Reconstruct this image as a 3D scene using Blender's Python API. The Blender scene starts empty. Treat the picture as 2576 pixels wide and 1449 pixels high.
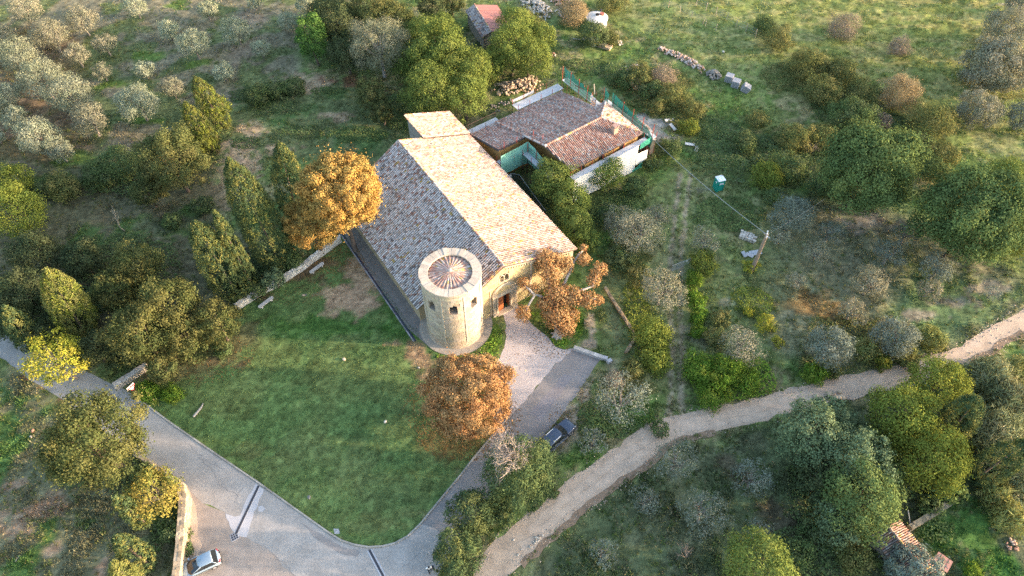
import bpy, bmesh, math, random
import numpy as np
from mathutils import Vector, Matrix
from mathutils.geometry import tessellate_polygon

# ------------------------------------------------------------------ camera, sky, sun, exposure
SC = bpy.context.scene
COL = SC.collection
F, H = 1780.0, 76.0
PITCH = math.atan2(F, 1376.0)
CP, SP = math.cos(PITCH), math.sin(PITCH)
cam = bpy.data.objects.new('camera', bpy.data.cameras.new('camera'))
COL.objects.link(cam)
cam.data.sensor_width = 36.0
cam.data.lens = 36.0 * F / 2576.0
cam.data.clip_end = 6000
cam.location = (0, 0, H)
cam.rotation_euler = (math.pi / 2 - PITCH, 0, 0)
SC.camera = cam

SUN_EL, SUN_AZ = math.radians(11.0), math.radians(-4.0)      # azimuth from +X, counter-clockwise
W = bpy.data.worlds.new('World')
SC.world = W
W.use_nodes = True
sky = W.node_tree.nodes.new('ShaderNodeTexSky')
sky.sky_type = 'NISHITA'
sky.sun_disc = False
sky.sun_elevation = SUN_EL
sky.sun_rotation = math.pi / 2 - SUN_AZ
sky.air_density = 1.0
sky.dust_density = 2.2
bg = W.node_tree.nodes['Background']
W.node_tree.links.new(sky.outputs[0], bg.inputs[0])
bg.inputs[1].default_value = 0.15
sl = bpy.data.lights.new('sun', 'SUN')
sl.energy = 2.2
sl.angle = math.radians(1.2)
sl.color = (1.0, 0.74, 0.53)
so = bpy.data.objects.new('sun', sl)
COL.objects.link(so)
so.location = (60, 0, 60)
_d = Vector((math.cos(SUN_EL) * math.cos(SUN_AZ), math.cos(SUN_EL) * math.sin(SUN_AZ), math.sin(SUN_EL)))
so.rotation_euler = _d.to_track_quat('Z', 'Y').to_euler()
SC.view_settings.view_transform = 'Standard'
SC.view_settings.look = 'None'
SC.view_settings.gamma = 1.0
SC.view_settings.use_curve_mapping = False
SC.view_settings.exposure = 2.42
SC.cycles.max_bounces = 5
SC.cycles.diffuse_bounces = 3
SC.cycles.transmission_bounces = 3
SC.cycles.use_denoising = False

RNG = np.random.default_rng(7)
random.seed(7)

# ------------------------------------------------------------------ measuring helpers
def P(u, v, z=0.0):
    """Where the line of sight through a picture point meets height z."""
    dx = (u - 1288) / F; dy = (v - 724.5) / F
    d = (dx, CP - dy * SP, -SP - dy * CP)
    t = (z - H) / d[2]
    return Vector((d[0] * t, d[1] * t, z))

def scale_at(p):
    return F / (p[1] * CP - (p[2] - H) * SP)

def pix(p):
    zc = p[1] * CP - (p[2] - H) * SP; yc = -(p[1] * SP + (p[2] - H) * CP)
    return 1288 + F * p[0] / zc, 724.5 + F * yc / zc

def poly_w(pts, z=0.0):
    return np.array([P(u, v, z)[:2] for u, v in pts])

def in_poly(X, Y, poly):
    r = np.zeros(X.shape, bool)
    n = len(poly)
    for i in range(n):
        x0, y0 = poly[i]; x1, y1 = poly[(i + 1) % n]
        c = ((y0 > Y) != (y1 > Y)) & (X < (x1 - x0) * (Y - y0) / ((y1 - y0) or 1e-9) + x0)
        r ^= c
    return r

def seg_dist(X, Y, poly, closed=True):
    d = np.full(X.shape, 1e9)
    n = len(poly)
    for i in range(n if closed else n - 1):
        a = poly[i]; b = poly[(i + 1) % n]
        ab = b - a; L = (ab ** 2).sum() or 1e-9
        t = np.clip(((X - a[0]) * ab[0] + (Y - a[1]) * ab[1]) / L, 0, 1)
        d = np.minimum(d, np.hypot(X - a[0] - t * ab[0], Y - a[1] - t * ab[1]))
    return d

_LAT = np.random.default_rng(3).random((256, 256))
def vnoise(x, y):
    xi = np.floor(x).astype(int); yi = np.floor(y).astype(int)
    fx = x - xi; fy = y - yi
    fx = fx * fx * (3 - 2 * fx); fy = fy * fy * (3 - 2 * fy)
    g = lambda a, b: _LAT[a & 255, b & 255]
    return (g(xi, yi) * (1 - fx) + g(xi + 1, yi) * fx) * (1 - fy) + (g(xi, yi + 1) * (1 - fx) + g(xi + 1, yi + 1) * fx) * fy

def fbm(x, y, o=4):
    s = 0; a = .5; t = 0
    for k in range(o):
        s = s + a * vnoise(x * 2 ** k + 17.3 * k, y * 2 ** k + 9.1 * k); t += a; a *= .5
    return s / t

def sstep(a, b, x):
    t = np.clip((x - a) / (b - a), 0, 1)
    return t * t * (3 - 2 * t)

# ------------------------------------------------------------------ materials
MATS = {}
def material(name, base=(.5, .5, .5), rough=.9, vcol=False, var=.25, nscale=3.0, bump=.0, bscale=8.0, transl=0.0,
             metal=0.0, fine=0.0, objvar=0.0, spec=.3, alpha=1.0):
    if name in MATS: return MATS[name]
    m = bpy.data.materials.new(name); MATS[name] = m
    m.use_nodes = True
    nt = m.node_tree; N = nt.nodes; Lk = nt.links
    pb = N['Principled BSDF']
    pb.inputs['Roughness'].default_value = rough
    pb.inputs['Metallic'].default_value = metal
    pb.inputs['Specular IOR Level'].default_value = spec
    geo = N.new('ShaderNodeNewGeometry')
    if vcol:
        a = N.new('ShaderNodeAttribute'); a.attribute_name = 'col'; src = a.outputs['Color']
    else:
        r = N.new('ShaderNodeRGB'); r.outputs[0].default_value = (*base, 1); src = r.outputs[0]
    def mulby(src, fac_out, lo, hi):
        mr = N.new('ShaderNodeMapRange'); mr.inputs[1].default_value = .25; mr.inputs[2].default_value = .75
        mr.inputs[3].default_value = lo; mr.inputs[4].default_value = hi
        Lk.new(fac_out, mr.inputs[0])
        mx = N.new('ShaderNodeVectorMath'); mx.operation = 'SCALE'
        Lk.new(src, mx.inputs[0]); Lk.new(mr.outputs[0], mx.inputs['Scale'])
        return mx.outputs[0]
    def noise(sc, det=5, rgh=.6):
        n = N.new('ShaderNodeTexNoise'); n.inputs['Scale'].default_value = sc
        n.inputs['Detail'].default_value = det; n.inputs['Roughness'].default_value = rgh
        Lk.new(geo.outputs['Position'], n.inputs['Vector']); return n
    if var > 0: src = mulby(src, noise(nscale).outputs[0], 1 - var, 1 + var)
    if fine > 0: src = mulby(src, noise(nscale * 9, 3).outputs[0], 1 - fine, 1 + fine)
    if objvar > 0:
        oi = N.new('ShaderNodeObjectInfo'); src = mulby(src, oi.outputs['Random'], 1 - objvar, 1 + objvar)
    Lk.new(src, pb.inputs['Base Color'])
    if bump > 0:
        b = N.new('ShaderNodeBump'); b.inputs['Strength'].default_value = bump; b.inputs['Distance'].default_value = .05
        Lk.new(noise(bscale, 6, .65).outputs[0], b.inputs['Height']); Lk.new(b.outputs[0], pb.inputs['Normal'])
    if transl > 0:
        t = N.new('ShaderNodeBsdfTranslucent'); Lk.new(src, t.inputs[0])
        d = N.new('ShaderNodeBsdfDiffuse'); Lk.new(src, d.inputs[0])
        mx = N.new('ShaderNodeMixShader'); mx.inputs[0].default_value = transl
        Lk.new(d.outputs[0], mx.inputs[1]); Lk.new(t.outputs[0], mx.inputs[2])
        Lk.new(mx.outputs[0], N['Material Output'].inputs[0]); N.remove(pb)
    elif alpha < 1: pb.inputs['Alpha'].default_value = alpha
    return m

# ------------------------------------------------------------------ mesh helpers
class MB:
    """Collects shapes; build() links them as ONE mesh object."""
    def __init__(s): s.v = []; s.f = []; s.c = []; s.n = 0
    def add(s, v, f, c=(.5, .5, .5)):
        v = np.asarray(v, np.float32).reshape(-1, 3)
        c = np.asarray(c, np.float32)
        if c.ndim == 1: c = np.tile(c[:3], (len(v), 1))
        s.v.append(v); s.c.append(c)
        s.f += [tuple(i + s.n for i in q) for q in f]; s.n += len(v)
        return s
    def box(s, cx, cy, cz, sx, sy, sz, rot=0.0, c=(.5, .5, .5), M=None, jit=0.0):
        v = np.array([(x, y, z) for x in (-.5, .5) for y in (-.5, .5) for z in (-.5, .5)]) * (sx, sy, sz)
        if jit: v = v + RNG.uniform(-jit, jit, v.shape)
        ca, sa = math.cos(rot), math.sin(rot)
        v = np.stack([v[:, 0] * ca - v[:, 1] * sa + cx, v[:, 0] * sa + v[:, 1] * ca + cy, v[:, 2] + cz], 1)
        if M is not None: v = np.array([M @ Vector(q) for q in v])
        return s.add(v, [(0, 1, 3, 2), (4, 6, 7, 5), (0, 4, 5, 1), (2, 3, 7, 6), (0, 2, 6, 4), (1, 5, 7, 3)], c)
    def tube(s, pts, rad, n=6, c=(.3, .25, .2), cap=True):
        pts = [Vector(p) for p in pts]
        if not hasattr(rad, '__len__'): rad = [rad] * len(pts)
        v = []; f = []
        for i, p in enumerate(pts):
            d = (pts[min(i + 1, len(pts) - 1)] - pts[max(i - 1, 0)]).normalized()
            a = d.cross(Vector((0, 0, 1)));
            if a.length < .05: a = Vector((1, 0, 0))
            a.normalize(); b = d.cross(a)
            for k in range(n):
                t = 2 * math.pi * k / n
                v.append(p + (a * math.cos(t) + b * math.sin(t)) * rad[i])
        for i in range(len(pts) - 1):
            for k in range(n):
                f.append((i * n + k, i * n + (k + 1) % n, (i + 1) * n + (k + 1) % n, (i + 1) * n + k))
        if cap: f.append(tuple(range(n))[::-1]); f.append(tuple((len(pts) - 1) * n + k for k in range(n)))
        return s.add([tuple(q) for q in v], f, c)
    def prism(s, poly, z0, z1, c=(.5, .5, .5)):
        n = len(poly)
        z0 = [z0] * n if not hasattr(z0, '__len__') else z0; z1 = [z1] * n if not hasattr(z1, '__len__') else z1
        v = [(x, y, a) for (x, y), a in zip(poly, z0)] + [(x, y, b) for (x, y), b in zip(poly, z1)]
        f = [(i, (i + 1) % n, n + (i + 1) % n, n + i) for i in range(n)]
        tri = tessellate_polygon([[Vector((x, y, 0)) for x, y in poly]])
        f += [(n + a, n + b, n + q) for a, b, q in tri] + [(a, q, b) for a, b, q in tri]
        return s.add(v, f, c)
    def build(s, name, mat, parent=None, smooth=False, fixn=False):
        me = bpy.data.meshes.new(name)
        V = np.concatenate(s.v) if s.v else np.zeros((0, 3), np.float32)
        me.from_pydata(V.tolist(), [], s.f)
        C = np.concatenate(s.c) if s.c else np.zeros((0, 3))
        at = me.attributes.new('col', 'FLOAT_COLOR', 'POINT')
        at.data.foreach_set('color', np.concatenate([C, np.ones((len(C), 1))], 1).astype(np.float32).ravel())
        me.materials.append(mat)
        if fixn:
            b = bmesh.new(); b.from_mesh(me); bmesh.ops.recalc_face_normals(b, faces=b.faces); b.to_mesh(me); b.free()
        if smooth: me.polygons.foreach_set('use_smooth', [True] * len(me.polygons))
        me.update()
        return link(name, me, parent)

def link(name, me, parent=None):
    o = bpy.data.objects.new(name, me); COL.objects.link(o)
    if parent is not None:
        o.parent = parent
        o.matrix_parent_inverse = parent.matrix_world.inverted() if False else Matrix.Identity(4)
    return o

def quads_mesh(name, V, Cc, nper, mat):
    """V (n*nper,3) with n separate faces of nper corners."""
    me = bpy.data.meshes.new(name)
    nv = len(V); nf = nv // nper
    me.vertices.add(nv); me.loops.add(nv); me.polygons.add(nf)
    me.vertices.foreach_set('co', V.astype(np.float32).ravel())
    me.loops.foreach_set('vertex_index', np.arange(nv, dtype=np.int32))
    me.polygons.foreach_set('loop_start', np.arange(0, nv, nper, dtype=np.int32))
    me.update(calc_edges=True)
    at = me.attributes.new('col', 'FLOAT_COLOR', 'POINT')
    at.data.foreach_set('color', np.concatenate([Cc, np.ones((nv, 1))], 1).astype(np.float32).ravel())
    me.materials.append(mat)
    return me

def tag(o, label=None, cat=None, group=None, kind=None):
    if label: o['label'] = label
    if cat: o['category'] = cat
    if group: o['group'] = group
    if kind: o['kind'] = kind
    return o

def thing(name, label, cat, loc=(0, 0, 0), rz=0.0, group=None):
    o = bpy.data.objects.new(name, None); COL.objects.link(o)
    o.empty_display_size = .5
    o.location = loc; o.rotation_euler = (0, 0, rz)
    return tag(o, label, cat, group)

def structure(o): o['kind'] = 'structure'; return o

def jagged(pts, step=1.0, amp=.12, closed=True):
    """Break the straight edges of a traced outline up into an uneven line (world points)."""
    pts = [np.array(p, float) for p in pts]; out = []
    n = len(pts)
    for i in range(n if closed else n - 1):
        a, b = pts[i], pts[(i + 1) % n]; L = np.linalg.norm(b - a); k = max(1, int(L / step))
        nrm = np.array([-(b - a)[1], (b - a)[0]]) / (L or 1)
        for j in range(k):
            out.append(a + (b - a) * j / k + nrm * (RNG.normal(0, amp) if j else 0))
    if not closed: out.append(pts[-1])
    return out

def sheet(name, pts, z, mat, c=(.5, .5, .5)):
    mb = MB()
    tri = tessellate_polygon([[Vector((p[0], p[1], 0)) for p in pts]])
    v = [(p[0], p[1], z) for p in pts]
    ff = []
    for a, b, q in tri:
        n = (Vector(v[b]) - Vector(v[a])).cross(Vector(v[q]) - Vector(v[a]))
        ff.append((a, b, q) if n.z > 0 else (a, q, b))
    mb.add(v, ff, c)
    return structure(mb.build(name, mat))
# ------------------------------------------------------------------ traced outlines of the setting
ROAD_N = [(-330, 690), (-120, 775), (0, 836), (70, 868), (150, 905), (230, 940), (290, 971), (320, 989), (367, 1021), (433, 1069), (520, 1129), (644, 1213),
          (744, 1284), (817, 1336), (857, 1362), (891, 1373), (927, 1379), (961, 1377), (994, 1369), (1027, 1351), (1061, 1318),
          (1084, 1289), (1117, 1249), (1161, 1196), (1194, 1153), (1231, 1109), (1262, 1074), (1288, 1043)]
ROAD_E = [(1341, 986), (1388, 926), (1421, 896), (1448, 876), (1480, 886), (1512, 902), (1495, 924), (1480, 950), (1468, 966), (1438, 1009), (1411, 1046),
          (1385, 1078), (1345, 1122), (1300, 1172), (1245, 1235), (1200, 1290), (1165, 1340), (1125, 1400), (1100, 1449), (1070, 1620)]
ROAD_S = [(800, 1620), (741, 1449), (687, 1393), (644, 1366), (620, 1352), (587, 1334), (567, 1289), (510, 1266), (473, 1233), (447, 1213), (410, 1188), (377, 1166), (347, 1146),
          (270, 1090), (187, 1031), (143, 996), (100, 969), (73, 956), (40, 925), (0, 900), (-120, 835), (-330, 735)]
ROAD = ROAD_N + ROAD_E + ROAD_S
PARK = [(447, 1213), (473, 1233), (510, 1266), (567, 1289), (587, 1334), (620, 1352), (644, 1366), (687, 1393), (741, 1449), (800, 1620), (400, 1620), (430, 1449), (455, 1330), (462, 1250)]
FORE = [(1262, 776), (1302, 762), (1312, 790), (1328, 803), (1355, 830), (1381, 850), (1398, 873), (1420, 880), (1448, 876), (1421, 896), (1388, 926), (1341, 986), (1288, 1043), (1262, 1074),
        (1245, 1060), (1232, 1000), (1236, 940), (1258, 900), (1271, 860), (1274, 820)]
TRACK_N = [(3000, 560), (2780, 680), (2576, 780), (2499, 823), (2445, 856), (2399, 881), (2332, 905), (2219, 933), (2112, 951), (2065, 966), (2009, 979), (1932, 1000), (1821, 1021), (1721, 1046),
           (1688, 1051), (1651, 1063), (1605, 1086), (1571, 1109), (1521, 1149), (1475, 1186), (1428, 1213), (1395, 1243), (1355, 1286), (1308, 1313), (1288, 1329), (1244, 1363), (1217, 1396), (1191, 1449), (1150, 1620)]
TRACK_S = [(1200, 1620), (1272, 1449), (1298, 1425), (1330, 1397), (1357, 1368), (1390, 1339), (1430, 1303), (1482, 1271), (1510, 1248), (1556, 1212), (1614, 1172), (1645, 1150), (1668, 1122), (1692, 1103),
           (1755, 1086), (1821, 1073), (1932, 1052), (1982, 1033), (2052, 1016), (2099, 1000), (2182, 984), (2242, 977), (2330, 950), (2425, 913), (2495, 880), (2519, 856), (2576, 830), (2780, 740), (3000, 620)]
TRACK_N = [(u, v - 5) for u, v in TRACK_N]; TRACK_S = [(u, v + 7) for u, v in TRACK_S]
TRACK = TRACK_N + TRACK_S
LAWN = ROAD_N[6:] + [(1262, 900), (1230, 890), (1150, 885), (1090, 860), (1040, 810), (900, 595), (850, 600), (790, 640), (690, 712), (590, 768), (480, 840), (362, 920)]
# the church stands in its own frame: a = towards the front, r = to the right along the front
CH_T = math.radians(-56.715); CH_O = Vector((-1.14, 55.15, 0))
CA = Vector((math.cos(CH_T), math.sin(CH_T), 0)); CR = Vector((-CA.y, CA.x, 0))
def ch(s, t, z=0.0): return CH_O + CA * s + CR * t + Vector((0, 0, z))
CO_T = math.radians(36.24); CO_O = Vector((4.50, 78.76, 0))
OA = Vector((math.cos(CO_T), math.sin(CO_T), 0)); OR = Vector((OA.y, -OA.x, 0))
def co(s, t, z=0.0): return CO_O + OA * s + OR * t + Vector((0, 0, z))
TOW = Vector((-7.31, 52.67, 0))

CHURCH_FOOT = np.array([ch(-33, 11)[:2], ch(.6, 11.3)[:2], ch(.6, -5)[:2], ch(-4, -11.5)[:2], ch(-28, -11.5)[:2]])
COT_FOOT = np.array([co(-6, -14.5)[:2], co(16, -14.5)[:2], co(17, 7)[:2], co(0, 7)[:2]])
FLAT = [poly_w(ROAD), poly_w(PARK), poly_w(FORE), poly_w(TRACK), poly_w(LAWN), CHURCH_FOOT, COT_FOOT]

# ------------------------------------------------------------------ terrain
def axis(lo, hi, step):
    fine = np.arange(lo, hi + step / 2, step)
    out = []; d = step; x = hi
    for k in range(22):
        d *= 1.45; x += d; out.append(x)
    neg = []; d = step; x = lo
    for k in range(22):
        d *= 1.45; x -= d; neg.append(x)
    return np.array(neg[::-1] + list(fine) + out)
GX = axis(-112, 112, .42); GY = axis(14, 142, .42)
XX, YY = np.meshgrid(GX, GY, indexing='ij')
mask = np.ones(XX.shape)
for pl in FLAT:
    inside = in_poly(XX, YY, pl)
    d = np.where(inside, 0, seg_dist(XX, YY, pl))
    mask *= sstep(.4, 3.5, d)
far = sstep(170, 400, np.hypot(XX, YY - 70))
HZ = mask * ((fbm(XX * .09, YY * .09, 3) - .5) * .9 + (fbm(XX * .45 + 5, YY * .45, 3) - .5) * .45) * (1 - far)
HZ += mask * sstep(25, 75, XX - .1 * YY) * sstep(70, 112, YY) * (fbm(XX * .22 + 30, YY * .5, 3) - .5) * 1.1 * (1 - far)
trackline = poly_w(TRACK_S[1:-1])
dS = seg_dist(XX, YY, trackline, False)
south = (~in_poly(XX, YY, FLAT[3])) & (XX > 0) & (YY < 70)
HZ -= np.where(south, np.exp(-((dS - 1.6) / 1.0) ** 2) * .35, 0)                 # ditch below the track

def hgt(x, y):
    i = np.clip(np.searchsorted(GX, x) - 1, 0, len(GX) - 2); j = np.clip(np.searchsorted(GY, y) - 1, 0, len(GY) - 2)
    fx = (x - GX[i]) / (GX[i + 1] - GX[i]); fy = (y - GY[j]) / (GY[j + 1] - GY[j])
    return (HZ[i, j] * (1 - fx) + HZ[i + 1, j] * fx) * (1 - fy) + (HZ[i, j + 1] * (1 - fx) + HZ[i + 1, j + 1] * fx) * fy

def G(u, v):
    p = P(u, v); p.z = float(hgt(p.x, p.y)); return p

def mixc(A, b, w):
    return A * (1 - w[..., None]) + np.array(b) * w[..., None]
n1 = fbm(XX * .10, YY * .10, 4); n2 = fbm(XX * .5 + 40, YY * .5, 4); n3 = fbm(XX * 1.3 + 9, YY * 1.3 + 3, 3); n4 = fbm(XX * .22 + 71, YY * .22 + 13, 4)
GC = np.zeros(XX.shape + (3,)) + np.array([.10, .125, .042])
GC = mixc(GC, (.20, .165, .09), sstep(.475, .56, n2 * .45 + n1 * .25 + n3 * .3) * .75)
GC = mixc(GC, (.075, .135, .03), sstep(.51, .58, n4 * .6 + n3 * .25 + n2 * .15) * .6)
jx = XX + (n2 - .5) * 3.2; jy = YY + (n3 - .5) * 2.4
def zone(pts, col, w=1.0, soft=1.5, tex=None):
    global GC
    pl = poly_w(pts)
    d = seg_dist(jx, jy, pl); ins = in_poly(jx, jy, pl)
    m = sstep(-soft, soft, np.where(ins, d, -d)) * w
    if tex is not None: m = m * tex
    GC = mixc(GC, col, m)
def spot(u, v, rx, ry, col, w=1.0, rag=1.0):
    global GC
    c = P(u, v); s = scale_at(c)
    a, b = rx / s, ry / s / .8
    d = np.sqrt(((XX - c.x) / a) ** 2 + ((YY - c.y) / b) ** 2) + (n2 - .5) * 1.6 * rag + (n3 - .5) * 1.0 * rag
    GC = mixc(GC, col, (1 - sstep(.55, 1.1, d)) * w)
# olive grove, upper left: dry grey-violet stubble with green flushes
zone([(-80, -60), (770, -60), (745, 190), (620, 230), (480, 330), (330, 390), (150, 440), (-80, 420)], (.165, .145, .095), .95, 2.0)
zone([(-80, -60), (770, -60), (745, 190), (480, 330), (150, 440), (-80, 420)], (.095, .12, .045), .85, 2.0, sstep(.48, .6, n4))
zone([(-80, 60), (190, 80), (240, 380), (130, 420), (-80, 400)], (.13, .075, .045), .6, 2.5)
for q in [(370, 140, 55, 22), (270, 215, 60, 18), (500, 160, 50, 15), (440, 10, 40, 25), (200, 400, 70, 25), (350, 300, 60, 14)]: spot(*q, (.085, .14, .03), .85)
for q in [(330, 365, 70, 22), (290, 235, 40, 25), (620, 130, 60, 40), (640, 45, 60, 30)]: spot(*q, (.20, .16, .115), .8)
# weedy clearing between grove and church
zone([(540, 300), (700, 215), (930, 190), (1010, 260), (1010, 350), (940, 400), (800, 400), (560, 420)], (.09, .105, .045), .9, 1.5)
for q in [(590, 390, 55, 40), (560, 470, 45, 70), (640, 330, 60, 25), (770, 215, 90, 30), (830, 290, 50, 16), (620, 425, 50, 22), (700, 370, 50, 14)]: spot(*q, (.33, .23, .155), .75, 1.5)
for q in [(900, 205, 80, 22), (960, 235, 40, 40)]: spot(*q, (.16, .075, .045), .8)
for q in [(660, 240, 60, 30), (740, 290, 60, 25), (900, 350, 80, 30), (850, 240, 40, 16), (700, 320, 50, 18)]: spot(*q, (.065, .115, .035), .7, 1.6)
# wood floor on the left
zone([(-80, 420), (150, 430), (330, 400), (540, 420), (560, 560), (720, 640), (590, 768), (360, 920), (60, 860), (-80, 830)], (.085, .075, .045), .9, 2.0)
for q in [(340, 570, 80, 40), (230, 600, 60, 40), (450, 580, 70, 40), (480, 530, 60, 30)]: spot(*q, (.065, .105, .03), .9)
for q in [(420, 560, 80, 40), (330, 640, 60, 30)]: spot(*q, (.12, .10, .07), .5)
# lawn
zone(LAWN, (.076, .116, .038), 1.0, .35)
zone(LAWN, (.105, .135, .046), .8, .4, sstep(.44, .60, n4 * .6 + n2 * .4))
for q in [(700, 900, 120, 30), (870, 960, 150, 50), (1020, 930, 60, 30), (560, 1000, 100, 50)]: spot(*q, (.10, .12, .04), .55)
for q in [(760, 1130, 90, 40), (900, 1170, 70, 60), (680, 1180, 60, 40), (960, 1230, 90, 40)]: spot(*q, (.095, .115, .045), .45)
for q in [(800, 820, 140, 28), (1040, 840, 60, 40), (1000, 770, 40, 60)]: spot(*q, (.045, .10, .02), .7)  # shadow band of church and tower put into the grass colour
for q in [(905, 695, 48, 44), (850, 735, 70, 26), (880, 745, 60, 40), (835, 790, 28, 10), (915, 740, 40, 24)]: spot(*q, (.30, .205, .13), .9, 1.3)
for q in [(1040, 880, 34, 26), (1062, 915, 40, 28), (1075, 940, 26, 30), (1000, 865, 26, 10)]: spot(*q, (.28, .18, .105), .85, 1.3)
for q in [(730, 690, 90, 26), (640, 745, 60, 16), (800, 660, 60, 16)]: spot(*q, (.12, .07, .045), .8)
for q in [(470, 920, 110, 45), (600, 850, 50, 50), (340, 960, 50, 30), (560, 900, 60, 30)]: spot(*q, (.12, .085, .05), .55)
for q in [(1180, 1090, 110, 45), (1130, 1130, 60, 30)]: spot(*q, (.13, .085, .035), .45)
for q in [(940, 1320, 120, 16), (1040, 1290, 60, 14), (620, 1130, 60, 20)]: spot(*q, (.12, .115, .045), .4)
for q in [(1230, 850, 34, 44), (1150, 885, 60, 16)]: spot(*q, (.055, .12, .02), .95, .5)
# strip right of the church front
zone([(1380, 740), (1520, 720), (1590, 830), (1575, 885), (1510, 900), (1445, 873), (1400, 873), (1340, 800)], (.085, .12, .035), .9, .8)
for q in [(1545, 800, 26, 55), (1555, 850, 20, 20)]: spot(*q, (.14, .14, .075), .8)
for q in [(1488, 820, 12, 36), (1480, 865, 24, 12), (1545, 925, 30, 24), (1560, 950, 26, 30), (1480, 980, 26, 40), (1440, 1060, 20, 40), (1420, 1115, 22, 24)]: spot(*q, (.30, .235, .17), .9, 1.2)
for q in [(1410, 860, 28, 26), (1450, 800, 18, 50), (1370, 800, 26, 14)]: spot(*q, (.06, .135, .02), .9)
# wild ground right of the church
for q in [(1700, 640, 14, 60), (1706, 880, 14, 90), (1706, 980, 16, 60)]: spot(*q, (.21, .165, .115), .8, 1.0)
for q in [(1530, 640, 50, 50), (1600, 680, 40, 40), (1850, 640, 60, 60), (1600, 1040, 90, 40), (1480, 1150, 70, 30), (1690, 560, 40, 60)]: spot(*q, (.075, .13, .03), .8)
for q in [(1830, 760, 24, 12), (1760, 840, 30, 40), (1650, 330, 40, 24), (1690, 345, 30, 14), (1760, 480, 30, 14)]: spot(*q, (.27, .235, .20), .85)
for q in [(1650, 310, 40, 16), (1620, 300, 24, 16)]: spot(*q, (.36, .33, .30), .8, .8)
zone([(1960, 480), (2230, 520), (2330, 560), (2576, 700), (2576, 800), (2220, 930), (2060, 950), (1930, 860), (1920, 640)], (.135, .125, .08), .75, 2.0)
zone([(2300, 660), (2576, 730), (2480, 820), (2240, 900), (2230, 800)], (.085, .13, .05), .8, 2.0)
for q in [(2170, 560, 70, 30), (2480, 720, 60, 22), (2400, 760, 70, 22), (2320, 790, 50, 18)]: spot(*q, (.20, .165, .13), .8)
for q in [(2060, 760, 70, 30), (2130, 800, 60, 20), (2210, 820, 60, 18), (2000, 770, 40, 20)]: spot(*q, (.19, .12, .05), .7, 1.5)
zone([(1500, 690), (1600, 560), (1700, 400), (1790, 420), (1960, 520), (2000, 700), (1930, 860), (1700, 1030), (1520, 930)], (.15, .155, .065), .6, 2.0)
def pathline(pts, wd, col, w=.85):
    global GC
    d = seg_dist(XX + (n2 - .5) * .8, YY + (n3 - .5) * .6, poly_w(pts), False)
    GC = mixc(GC, col, (1 - sstep(wd * .5, wd, d)) * w * sstep(.3, .5, n3 + .12))
for du in (-13, 13): pathline([(1722 + du, 440), (1712 + du, 540), (1702 + du, 650), (1700 + du, 760), (1704 + du, 900), (1700 + du, 1040)], .42, (.24, .19, .13))
# hillside, upper right
zone([(1400, -60), (2660, -60), (2660, 420), (2420, 480), (2150, 300), (1900, 200), (1700, 110), (1560, 60)], (.115, .142, .045), .85, 2.5)
zone([(1400, -60), (2660, -60), (2660, 420), (2420, 480), (1700, 110)], (.20, .18, .085), .5, 2.5, sstep(.47, .6, fbm(XX * .3 + 11, YY * .75, 4) * .7 + n3 * .3))
for q in [(2050, 330, 80, 40), (1850, 240, 90, 30), (1700, 230, 60, 20), (1480, 190, 60, 30), (2220, 210, 80, 14), (1420, 70, 30, 50), (2440, 420, 60, 40)]: spot(*q, (.095, .14, .036), .8)
for q in [(2380, 30, 90, 12), (2500, 60, 80, 12), (2100, 110, 100, 12), (1800, 20, 70, 12)]: spot(*q, (.165, .178, .05), .8)
for q in [(2562, 8, 40, 10)]: spot(*q, (.42, .36, .27), .9)
# fields below the track and below the road
zone([(1300, 1420), (1500, 1260), (1640, 1160), (1940, 1060), (2270, 1000), (2576, 900), (2700, 1600), (1250, 1600)], (.085, .092, .05), .9, 1.2)
zone([(1300, 1420), (1500, 1260), (1940, 1060), (2576, 900), (2700, 1600), (1250, 1600)], (.075, .095, .042), .6, 1.5, sstep(.45, .6, n4))
for q in [(2430, 1340, 90, 90), (2350, 1350, 40, 40), (2520, 1420, 60, 50)]: spot(*q, (.055, .115, .025), .9)
for q in [(1960, 1290, 60, 50), (1850, 1180, 50, 30)]: spot(*q, (.10, .075, .05), .7)
zone([(-100, 920), (80, 960), (190, 1035), (350, 1150), (440, 1215), (430, 1449), (420, 1620), (-200, 1620)], (.115, .11, .065), .9, 1.2)
zone([(-100, 920), (80, 960), (190, 1035), (350, 1150), (440, 1215), (430, 1449), (420, 1620), (-200, 1620)], (.06, .115, .028), .85, 1.2, sstep(.5, .6, n4 * .7 + n2 * .3))
for q in [(40, 1300, 70, 40), (110, 1280, 40, 30), (40, 1215, 26, 14), (265, 1420, 14, 40), (125, 1378, 26, 14)]: spot(*q, (.25, .17, .115), .85, 1.3)
for q in [(120, 970, 30, 10), (165, 1010, 24, 10), (70, 945, 20, 8)]: spot(*q, (.18, .10, .055), .9)
_lw = in_poly(XX, YY, FLAT[4])
GC *= np.where(_lw, 1.38, np.where(in_poly(XX, YY, poly_w([(-80, -60), (770, -60), (745, 190), (480, 330), (150, 440), (-80, 420)])), 1.08, 1.25))[..., None] * np.array([.99, 1.01, 1.0])
hill = sstep(25, 70, XX) * sstep(82, 112, YY)
GC *= (1 + .12 * hill)[..., None] * np.stack([1 + .12 * hill, 1 + .0 * hill, 1 - .1 * hill], -1)
GC *= (1 + (n3 - .5)[..., None] * .95)
GC *= (1 + (fbm(XX * 3.1, YY * 3.1, 2) - .5)[..., None] * .8)
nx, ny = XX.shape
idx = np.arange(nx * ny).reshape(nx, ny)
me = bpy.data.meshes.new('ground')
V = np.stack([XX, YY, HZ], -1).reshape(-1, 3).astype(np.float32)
Fq = np.stack([idx[:-1, :-1], idx[1:, :-1], idx[1:, 1:], idx[:-1, 1:]], -1).reshape(-1, 4).astype(np.int32)
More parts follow.
